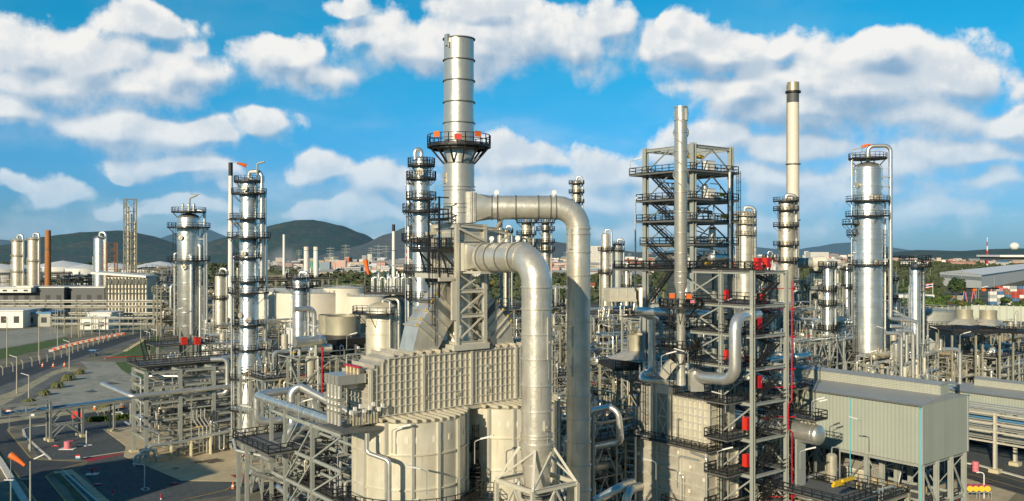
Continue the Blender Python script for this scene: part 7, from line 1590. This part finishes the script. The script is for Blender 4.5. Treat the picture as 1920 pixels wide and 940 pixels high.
def building(px,py,wpx,hpx,wall,roof,label,group=None,gable=False,dp=.8,rot=0,cat='building'):
    q=G(px,py); w=wpx*q.y/FL; h=hpx*q.y/FL; d=w*dp; t=thing('building',label,cat,q,group); t.rotation_euler.z=rot
    mb=MB(); mb.bx(-w/2,w/2,0,d,-.5,h); mb.build('wall',TW[wall] if isinstance(wall,str) else wall,t,True); mb=MB()
    if gable: e=w*.04; mb.add([(-w/2-e,-e,h),(w/2+e,-e,h),(w/2+e,d+e,h),(-w/2-e,d+e,h),(-w/2-e,d/2,h+d*.22),(w/2+e,d/2,h+d*.22)],[(3,2,1,0),(0,1,5,4),(2,3,4,5),(1,2,5),(3,0,4)])
    else: mb.bx(-w/2-.2,w/2+.2,-.2,d+.2,h,h+.5)
    mb.build('roof',TR[roof],t,True); return t
rng=random.Random(12)
KD=[('white','white'),('white','red'),('cream','grey'),('pink','red'),('grey','grey'),('white','grey'),('cream','red'),('white','blue')]
for (x0,x1,n,ya,yb) in ((600,800,72,480,524),(480,600,10,492,525),(895,1225,82,480,528),(1370,1600,34,480,518),(1650,1930,48,479,506),(0,330,3,480,490)):
    for i in range(n):
        px=rng.uniform(x0,x1); py=ya+(yb-ya)*rng.random()**1.3; k=rng.choice(KD); f=(py-468)/40
        building(px,py,rng.uniform(8,24)*(.5+f),rng.uniform(4,11)*(.7+f*.7),*k,f'small {k[0]} walled town building with {k[1]} roof far behind the plant',f'small {k[0]} town buildings with {k[1]} roofs',rng.random()<.5,rng.uniform(.5,1),rng.uniform(-.6,.6))
for a in ((683,500,9,20,'grey','white','slim grey tower block in the town left of the white chimney'),(693,499,8,22,'white','white','slim white tower block in the town left of the white chimney'),(675,508,34,16,'cream','red','long cream office block in the town with rows of windows'),(714,512,16,20,'pink','red','pink block in the town below the right slope of the hill'),(640,505,40,10,'white','grey','low white stadium like building at the foot of the hill'),(655,518,42,16,'grey','white','long pale factory hall left of the windsock'),(1125,500,36,38,'white','white','tall white apartment block right of the rear duct'),(1145,500,16,30,'cream','white','shorter cream apartment block beside the tall white one'),(1537,497,34,24,'white','blue','white and blue block between the chimney foot and the largest column'),(1715,487,40,9,'white','grey','white toll building at the far right'),(1770,485,34,6,'cream','white','long low white canopy on the far right highway')):
    building(a[0],a[1],a[2],a[3],a[4],a[5],a[6])
# the rest of the town: too many small houses to count, one object
m=bpy.data.materials.new('distant_house_colours'); m.use_nodes=True; b_=m.node_tree.nodes['Principled BSDF']; ge=m.node_tree.nodes.new('ShaderNodeNewGeometry'); cr=m.node_tree.nodes.new('ShaderNodeValToRGB'); cr.color_ramp.interpolation='CONSTANT'
for i,(p_,c_) in enumerate(((0,(.72,.70,.64)),(.25,(.60,.52,.40)),(.4,(.45,.45,.44)),(.52,(.74,.73,.70)),(.68,(.45,.15,.09)),(.80,(.62,.40,.33)),(.9,(.25,.33,.38)))):
    e=cr.color_ramp.elements[i] if i<2 else cr.color_ramp.elements.new(p_); e.position=p_; e.color=(*c_,1)
m.node_tree.links.new(ge.outputs['Random Per Island'],cr.inputs[0]); m.node_tree.links.new(cr.outputs[0],b_.inputs['Base Color']); b_.inputs['Roughness'].default_value=.8
mb=MB(); rg=random.Random(55)
for x0,x1,n,ya,yb in((590,810,420,480,520),(470,600,60,486,512),(890,1230,460,480,522),(1360,1610,240,479,512),(1640,1930,260,478,500)):
    for i in range(n):
        q=G(rg.uniform(x0,x1),ya+(yb-ya)*rg.random()**1.5); w_=rg.uniform(9,26); d_=rg.uniform(8,16); h_=rg.uniform(5,15)*(1.6 if rg.random()<.1 else 1); a_=rg.uniform(-.6,.6)
        mb.box(q+V((0,0,h_/2)),(w_,d_,h_),a_); mb.box(q+V((0,0,h_+.5)),(w_+1,d_+1,.9),a_)
        for k in range(int(h_/4)): pass
tag(mb.build('distant_houses',m),'small pale and red roofed houses filling the town below the hills','houses',kind='stuff')
# low sheds and houses among the trees
for a in ((700,553,70,7,'grey','teal','long teal green roofed shed before the town'),(620,556,40,6,'grey','white','low white roofed shed by the woods'),(1045,552,40,9,'cream','grey','grey roofed house right of the front duct',True),(1100,546,30,10,'cream','red','red roofed house behind the thin beige column',True),(1180,530,26,10,'white','white','small white house below the town right of the duct'),(1165,533,24,7,'cream','teal','teal roofed hut left of the reactor tower',True),(1050,508,30,8,'pink','red','red roofed houses row above the trees',True),(1405,545,40,10,'white','red','red roofed shop behind the reactor tower',True),(650,560,14,8,'cream','cream' if False else 'grey','small pale hut among the trees left of the vessels')):
    building(*a[:7],gable=len(a)>7)
# teal power house
for i,(px,w_,h_) in enumerate(((588,18,26),(605,22,22),(574,10,18))):
    q=G(px,516); w=w_*q.y/FL;h=h_*q.y/FL; t=thing('power_house',['teal green boiler block between the two white chimneys','wide teal green boiler block right of the two white chimneys','small teal green block at the foot of the left white chimney'][i],'building',q); mb=MB(); mb.bx(q.x-w/2,q.x+w/2,q.y,q.y+w,0,h); mb.build('wall',M['tealg'],t); mb=MB(); [mb.bar((q.x-w/2+w*k/6,q.y-.3,0),(q.x-w/2+w*k/6,q.y-.3,h),1) for k in range(7)]; mb.build('frame',M['steel'],t); mb=MB(); mb.bx(q.x-w*.4,q.x+w*.1,q.y,q.y+w*.5,h,h+5); mb.build('roof_unit',M['steelw'],t)
# right side: office, warehouse, containers, wall, masts, flag
q=G(1715,583); Y=q.y; t=thing('office_building','white two storey office building with window bands and a coloured sign','building',q); w=74*Y/FL; h=30*Y/FL
mb=MB(); mb.bx(q.x-w/2,q.x+w/2,Y,Y+14,0,h); mb.build('wall',M['white'],t)
for k in range(2):
    for j in range(7): mb=MB(); x=q.x-w/2+1.4+j*w/7.3; mb.bx(x,x+2.2,Y-.12,Y,h*(.22+.42*k),h*(.36+.42*k)); mb.build('window',M['glass'],t)
mb=MB(); mb.bx(q.x+w*.12,q.x+w*.46,Y-.25,Y-.12,h*.66,h*.92); mb.build('sign_panel',M['blue'],t); mb=MB(); mb.bx(q.x+w*.2,q.x+w*.42,Y-.35,Y-.25,h*.7,h*.8); mb.build('sign_stripe',M['red'],t)
q=G(1749,582); t=thing('flag','Thai flag striped red, white and blue flying on a white pole by the office','flag',q); hp=52*q.y/FL; mb=MB(); mb.cyl(q,q+V((0,0,hp)),.2,.12,8); mb.build('pole',M['white'],t)
fw,fh=5.2,3.2
for k,(c_,a_,b_) in enumerate((('red',0,1/6),('signw',1/6,2/6),('navy',2/6,4/6),('signw',4/6,5/6),('red',5/6,1))):
    mb=MB(); n=10
    for i in range(n):
        x0=-fw*i/n;x1=-fw*(i+1)/n; s0=math.sin(i*.9)*.25;s1=math.sin((i+1)*.9)*.25; tp=q+V((0,0,hp-.3)); mb.add([tp+V((x0,s0,-fh*b_-.08*i)),tp+V((x1,s1,-fh*b_-.08*(i+1))),tp+V((x1,s1,-fh*a_-.08*(i+1))),tp+V((x0,s0,-fh*a_-.08*i))],[(0,1,2,3)],True)
    mb.build('stripe',M[c_],t)
# warehouse
t=thing('warehouse','huge white warehouse with pale flat pitched roof at the right edge','warehouse',P(1850,540,820)); 
def wallq(p,q_,z0,z1): return [p+V((0,0,z0)),q_+V((0,0,z0)),q_+V((0,0,z1)),p+V((0,0,z1))]
B_=V((XX(1840,937),937,0)); A_=V((XX(1762,1046),1046,0)); C_w=B_+V((209,278,0))*1.8; D_w=A_+C_w-B_; h=15.5
mb=MB(); mb.add(wallq(A_,B_,0,h),[(0,1,2,3)]); mb.add(wallq(B_,C_w,0,h),[(0,1,2,3)]); mb.build('wall',M['white'],t)
n_=V((-.35,-.9,0)); mb=MB(); mb.add(wallq(A_+n_,B_+n_,h*.62,h*.86),[(0,1,2,3)]); mb.build('grey_band',M['steel'],t)  # darker grey band along the upper end wall
n2=V((.8,-.6,0))*1.2
m0=(A_+B_)/2; m1=(C_w+D_w)/2; up_=V((0,0,h+.2)); rdg=V((0,0,h+4)); mb=MB(); mb.add([B_+up_+n2,C_w+up_+n2,m1+rdg,m0+rdg,A_+up_,D_w+up_],[(0,1,2,3),(3,2,5,4),(0,3,4)]); mb.build('roof',TR['white'],t)
t=thing('warehouse','long white flat roofed hall on the ridge at the far right','warehouse',P(1890,485,1500)); mb=MB(); x0=XX(1872,1500); mb.bx(x0,x0+140,1500,1560,zt(488,1500),zt(482,1500)); mb.build('wall',M['steeld'],t); mb=MB(); mb.bx(x0-3,x0+145,1490,1565,zt(482,1500),zt(478.5,1500)); mb.build('roof',M['white'],t)
rng=random.Random(21); CC=['red','blue','steel','white','rust','steelw']
CM={'red':mat('container_red',(.40,.06,.04),0,.6,.1,.5),'blue':mat('container_blue',(.06,.16,.32),0,.6,.1,.5),'green':mat('container_grey_green',(.28,.34,.28),0,.6,.1,.5),'white':M['white'],'brown':mat('container_brown',(.28,.13,.08),0,.6,.1,.5),'grey':mat('container_grey',(.40,.42,.42),0,.6,.1,.5)}
for (px0,px1,py,rows) in ((1856,1925,572,4),(1868,1930,566,5),(1781,1806,566,2),(1788,1806,562,2)):
    Yc=G(px0,py).y; px=px0
    while px<px1:
        for r_ in range(rows):
            k=rng.choice(list(CM)); q=V((XX(px,Yc),Yc,r_*2.6)); t=thing('shipping_container',f'{k} shipping container stacked in the container yard at the right',  'container',q,f'{k} containers in the right container yard'); mb=MB(); mb.bx(q.x,q.x+5.4,q.y,q.y+2.5,q.z+.05,q.z+2.55); mb.build('box',CM[k],t); 
            mb=MB(); mb.bx(q.x+2.6,q.x+2.8,q.y-.06,q.y,q.z+.1,q.z+2.5); mb.build('door_bar',M['steel'],t)
        px+=5.8*FL/Yc
for i,px in enumerate((1805,1822)):
    q=G(px+4,566); t=thing('gantry_crane',['salmon red gantry crane frame before the warehouse, left','salmon red gantry crane frame before the warehouse, right'][i],'crane',q); mb=MB(); w=22
    for x in(0,w): 
        mb.bar(q+V((x-2,0,0)),q+V((x,0,11)),.5); mb.bar(q+V((x+2,0,0)),q+V((x,0,11)),.5)
    mb.bar(q+V((-6,0,11)),q+V((w+6,0,11)),.8); mb.build('frame',M['pink'],t); mb=MB(); mb.box(q+V((8,0,9.8)),(3,2,2)); mb.build('trolley',M['orange'],t)
# noise wall
t=thing('panel_wall','long grey panel wall behind the blue grey tank and the fans','wall',G(1700,603)); pts=[G(1610,612),G(1720,606),G(1822,600),G(1940,604)]
for i,(a,b) in enumerate(zip(pts,pts[1:])):
    h=[8.5,8.5,9][i]; mb=MB(); mb.bar(a+V((0,0,h/2)),b+V((0,0,h/2)),.3,h); mb.build('panel',M['shed'],t)
    n=9
    for k in range(n): p=a.lerp(b,k/n); mb=MB(); mb.bar(p+V((0,-.4,0)),p+V((0,-.4,h+.5)),.6); mb.build('post',M['rib'],t)
q=P(1902,462,3200); t=thing('radome','white ball shaped radome on the wooded ridge at the far right','radome',q); mb=MB(); mb.sphere(q,17,.85,20,10); mb.build('dome',M['white'],t); mb=MB(); mb.cyl(q-V((0,0,30)),q-V((0,0,8)),12,None,14); mb.build('base',M['steelw'],t)
for px,y0,y1,Y,l in ((1851,445,476,2000,'red and white lattice radio mast at the far right'),(762,462,498,1800,'slim red radio mast in the town beside the slim column')):
    q=P(px,y1,Y); q.z=0; t=thing('radio_mast',l,'mast',q); z1=zt(y0,Y); n=7
    for k in range(n): mb=MB(); a_=z1*k/n;b_=z1*(k+1)/n; w=3.2*(1-k/n)+.8; mb.bx(q.x-w/2,q.x+w/2,q.y-w/2,q.y+w/2,a_,b_); mb.build('section',M['red' if k%2 else 'signw'],t)
for i in range(34):
    px=rng.uniform(1560,1925); Y=rng.uniform(700,1300); q=V((XX(px,Y),Y,0)); t=thing('highway_lamp','thin pale highway lamp mast in the far right distance','lamp',q,'highway lamp masts at the far right'); mb=MB(); mb.bar(q,q+V((0,0,rng.uniform(12,22))),.28); mb.build('mast',M['steel'],t)
for i in range(18):
    px=rng.choice([rng.uniform(500,800),rng.uniform(1000,1220)]); Y=rng.uniform(1200,2600); q=V((XX(px,Y),Y,0)); t=thing('pylon','faint lattice electricity pylon before the hills','pylon',q,'electricity pylons before the hills'); h=rng.uniform(30,55); mb=MB()
    for s in(-1,1): mb.bar(q+V((s*4,0,0)),q+V((s*.6,0,h)),.5)
    [mb.bar(q+V((-7,0,h*k)),q+V((7,0,h*k)),.5) for k in(.75,.85,.95)]; [mb.bar(q+V((-4+3.4*k,0,h*k)),q+V((3.4-3.4*k,0,h*(k+.2))),.4) for k in(0,.2,.4,.6)]; mb.build('lattice',M['steel'],t)
# ------------------------------------------------------------------ far left plant
def block(label,px0,px1,py0,py1,Y,wall,roofm,cat='building',name='plant_building',dp=12,cols=0,gap=None,z0=None):
    x0,x1=XX(px0,Y),XX(px1,Y); zt0=zt(py0,Y); zb=0 if z0 is None else z0; t=thing(name,label,cat,((x0+x1)/2,Y,zb)); mb=MB(); mb.bx(x0,x1,Y,Y+dp,zb,zt0); mb.build('wall',M[wall],t); mb=MB(); mb.bx(x0-.5,x1+.5,Y-.6,Y+dp+.5,zt0,zt0+.6); mb.build('roof',M[roofm],t)
    n=max(2,int((x1-x0)/7))
    for k in range(n): mb=MB(); x=x0+(x1-x0)*(k+.3)/n; mb.bx(x,x+(x1-x0)/n*.4,Y-.15,Y,zb+(zt0-zb)*.3,zb+(zt0-zb)*.7); mb.build('opening',M['dark'],t)
    return t
block('white warehouse cut by the left edge behind the road',-30,43,584,613,478,'white','white',dp=30)
block('blue grey annexe right of the white warehouse at the left',44,95,588,612,486,'steel','blue',dp=20)
block('white low control building in the left middle ground',164,208,588,614,480,'white','white',dp=16); block('smaller white block in front of the low white control building',150,203,598,616,468,'white','white',dp=8)
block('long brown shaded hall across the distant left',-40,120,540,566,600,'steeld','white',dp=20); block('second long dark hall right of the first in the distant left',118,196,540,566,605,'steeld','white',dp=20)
block('white roof unit on the distant left halls',32,62,538,548,596,'white','white',z0=zt(548,596),dp=8); block('long white roof unit at the left edge of the distant halls',-40,58,541,549,594,'white','white',z0=zt(549,594),dp=8)
fb=thing('furnace_block','beige multi burner furnace block with white sloping roof in the distant left','furnace',P(235,560,540)); x0,x1=XX(200,540),XX(276,540); mb=MB(); mb.bx(x0,x1,540,555,2,zt(520,540)); mb.build('casing',M['pipew'],fb)
mb=MB(); mb.add([(x0-9,538,zt(514,540)),(x1,538,zt(521,540)),(x1,556,zt(521,540)),(x0-9,556,zt(514,540)),(x0-9,538,zt(510,540)),(x1,538,zt(517,540)),(x1,556,zt(517,540)),(x0-9,556,zt(510,540))],[(3,2,1,0),(4,5,6,7),(0,1,5,4),(1,2,6,5),(2,3,7,6),(3,0,4,7)]); mb.build('roof',M['white'],fb)
for k in range(6): mb=MB(); x=x0+(x1-x0)*(k+.5)/6; mb.cyl((x,539,zt(527,540)),(x,539.6,zt(527,540)),1.5,None,12); mb.build('burner',M['steeld'],fb)
for k in range(13): mb=MB(); x=x0+(x1-x0)*k/12; mb.bar((x,539.2,2),(x,539.2,zt(520,540)),.5); mb.build('buckstay',M['steelw'],fb)
for y in(532,541,550): mb=MB(); mb.bar((x0,538.8,zt(y,540)),(x1,538.8,zt(y,540)),.6,.4); mb.build('walkway',M['steeld'],fb)
# long pipe rack across the left distance
lr=thing('pipe_rack','very long weathered pipe rack crossing the distant left','pipe rack',P(150,590,470)); Y=500; x0,x1=XX(-60,Y),XX(345,Y)
for z_ in(zt(567,Y),zt(577,Y),zt(590,Y)):
    mb=MB(); mb.bar((x0,Y,z_),(x1,Y,z_),.5,.6); mb.bar((x0,Y+6,z_),(x1,Y+6,z_),.5,.6); mb.build('beams',M['steelw'],lr)
    for k in range(6): mb=MB(); mb.tube([(x0,Y+.6+k*.9,z_+.7),(x1,Y+.6+k*.9,z_+.7)],[.25,.4,.3,.45,.2,.35][k],6); mb.build('pipe',M[['pipew','pipe','gold','white','pipew','pipe'][k]],lr)
for k in range(15): mb=MB(); x=x0+(x1-x0)*k/14; [mb.bar((x,y,0),(x,y,zt(563,Y)),.6) for y in(Y,)]; mb.build('column',M['steelw'],lr)
lr2=thing('pipe_rack','lower pipe rack running in front of the long left pipe rack','pipe rack',P(280,605,430)); Y=440; x0,x1=XX(95,Y),XX(430,Y)
for z_ in(5,8): 
    mb=MB(); mb.bar((x0,Y,z_),(x1,Y,z_),.4); mb.build('beams',M['steelw'],lr2)
    for k in range(4): mb=MB(); mb.tube([(x0,Y+.5+k*.8,z_+.5),(x1,Y+.5+k*.8,z_+.5)],.26,6); mb.build('pipe',M['pipew' if k%2 else 'pipe'],lr2)
for k in range(14): mb=MB(); x=x0+(x1-x0)*k/13; mb.bar((x,Y,0),(x,Y,9),.4); mb.build('column',M['steelw'],lr2)
for i in range(44):
    px=rng.uniform(95,335); py=rng.uniform(606,630); q=G(px,py); t=thing('substation_post','thin grey substation post with insulator in the left yard','post',q,'thin substation posts in the left yard'); mb=MB(); h=rng.uniform(4,10); mb.bar(q,q+V((0,0,h)),.28); mb.build('post',M['steel'],t); mb=MB(); mb.bar(q+V((-1.2,0,h)),q+V((1.2,0,h)),.25); mb.build('crossarm',M['steelw'],t)
FD_=[('distant steelwork around the first left columns',0,660,50,14,[10,18,24],101),('distant steelwork around the orange chimney',72,655,46,14,[8,15,20],102),('distant rack beside the pale left column',125,660,50,14,[8,15,22],103),('distant steelwork right of the furnace block',278,560,34,16,[10,18,26,30],104),('distant rack left of the cone bottomed column',302,430,16,12,[8,14,20,24],105),('distant steelwork between cone bottomed and tall column',388,360,26,12,[8,16,24,28],106),('distant steelwork behind the tall column',455,420,50,14,[8,16,24,28],107),('distant plant at the foot of the thin pole chimney',505,540,40,14,[10,18,24],108),('distant steelwork on the left edge of the picture',-10,760,60,14,[12,20],109),('distant steelwork around the dark lattice tower',225,660,46,12,[10,20,28],110),('distant steelwork behind the furnace block',185,650,40,12,[10,18],111)]
for l,px,Y,w,d,lv,sd_ in FD_: module(l,px,Y,w,d,lv,sd_,30,m='steelw',desc=l,drums=3,columns=3,pmax=.7,rr=.09,cw=.6,bay=8,pm=['pipe','pipew','gold','cream'])
# process buildings just out of frame at the lower left: their shadow falls on the gravel yard
t=thing('process_building','plain concrete process building standing just outside the left edge','building',(-104,100,0)); BM2=GM(-112,80); mb=MB(BM2); mb.bx(0,26,0,22,0,27); mb.build('wall',M['conc'],t); mb=MB(BM2); mb.bx(-.3,26.3,-.3,22.3,27,27.5); mb.build('roof',M['steel'],t)
for k in range(3):
    for j in range(5): mb=MB(BM2); mb.bx(-.1,0,2+j*5,4.5+j*5,3+k*6,5.5+k*6); mb.build('window',M['glass'],t)

# hedge, canopy and parked trailer behind the gravel yard
a=G(168,792);b=G(242,786); rng=random.Random(6); vs=[];fs=[]
for i in range(2600):
    p=a.lerp(b,rng.random())+V((rng.uniform(-.9,.9),rng.uniform(-.9,.9),rng.uniform(.1,1.3))); s=.16; u=V((rng.gauss(0,1),rng.gauss(0,1),rng.gauss(0,1))).normalized(); w_=u.cross(V((.3,.2,1))).normalized(); k=len(vs); vs+=[p-u*s-w_*s,p+u*s-w_*s,p+u*s+w_*s,p-u*s+w_*s]; fs.append((k,k+1,k+2,k+3))
me=bpy.data.meshes.new('hedge'); me.from_pydata([tuple(v) for v in vs],[],fs); me.materials.append(M['leaf']); o=bpy.data.objects.new('hedge',me); COL.objects.link(o); tag(o,'low clipped green hedge behind the upper gravel yard','hedge')
q=G(205,786); t=thing('canopy','grey sloping canopy roof behind the hedge near the pipe bridge','shelter',q); mb=MB(); mb.add([q+V((-3.4,0,1.6)),q+V((2.6,0,2.9)),q+V((2.6,4,3.3)),q+V((-3.4,4,2.0)),q+V((-3.4,0,1.7)),q+V((2.6,0,3.0)),q+V((2.6,4,3.4)),q+V((-3.4,4,2.1))],[(3,2,1,0),(4,5,6,7),(0,1,5,4),(1,2,6,5),(2,3,7,6),(3,0,4,7)]); mb.build('roof',M['steelw'],t)
for x,y,zh in((-3,.3,1.6),(2.2,.3,2.8),(-3,3.7,2.0),(2.2,3.7,3.2)): mb=MB(); mb.bar(q+V((x,y,0)),q+V((x,y,zh)),.14); mb.build('post',M['steel'],t)
def car(px,py,col,label,rz=0,s=1.0):
    q=G(px,py); t=thing('parked_car',label,'car',q); t.rotation_euler.z=rz; mb=MB()
    sec=[(-2.2,.45,.8),(-2.1,.4,.95),(-1.4,.35,1.0),(-.9,.35,1.45),(.7,.35,1.5),(1.3,.35,1.0),(2.1,.38,.9),(2.25,.45,.7)]
    vs=[];fs=[];n=len(sec)
    for y in(-.85,.85):
        for x,z0,z1 in sec: vs+=[(x,y,z0),(x,y*(.82 if z1>1.2 else 1),z1)]
    for i in range(n-1):
        a=2*i; fs+=[(a,a+2,a+3,a+1),(2*n+a,2*n+a+1,2*n+a+3,2*n+a+2),(a+1,a+3,2*n+a+3,2*n+a+1),(a,2*n+a,2*n+a+2,a+2)]
    fs+=[(0,1,2*n+1,2*n),(2*n-2,4*n-2,4*n-1,2*n-1)]; mb.add(vs,fs); mb.build('body',col,t,True)
    mb=MB(); mb.bx(-.85,.75,-.79,.79,1.06,1.36); mb.build('windows',M['glass'],t,True)
    for x in(-1.4,1.4):
        for y in(-.86,.86): mb=MB(); mb.cyl((x,y-.1,.34),(x,y+.1,.34),.34,None,14); mb.build('wheel',M['black'],t,True)
    return t
car(222,783,M['white'],'white car parked beside the grey canopy behind the hedge',.3)
car(184,598+24,M['steel'],'grey car on the far left road before the low white building',.2)
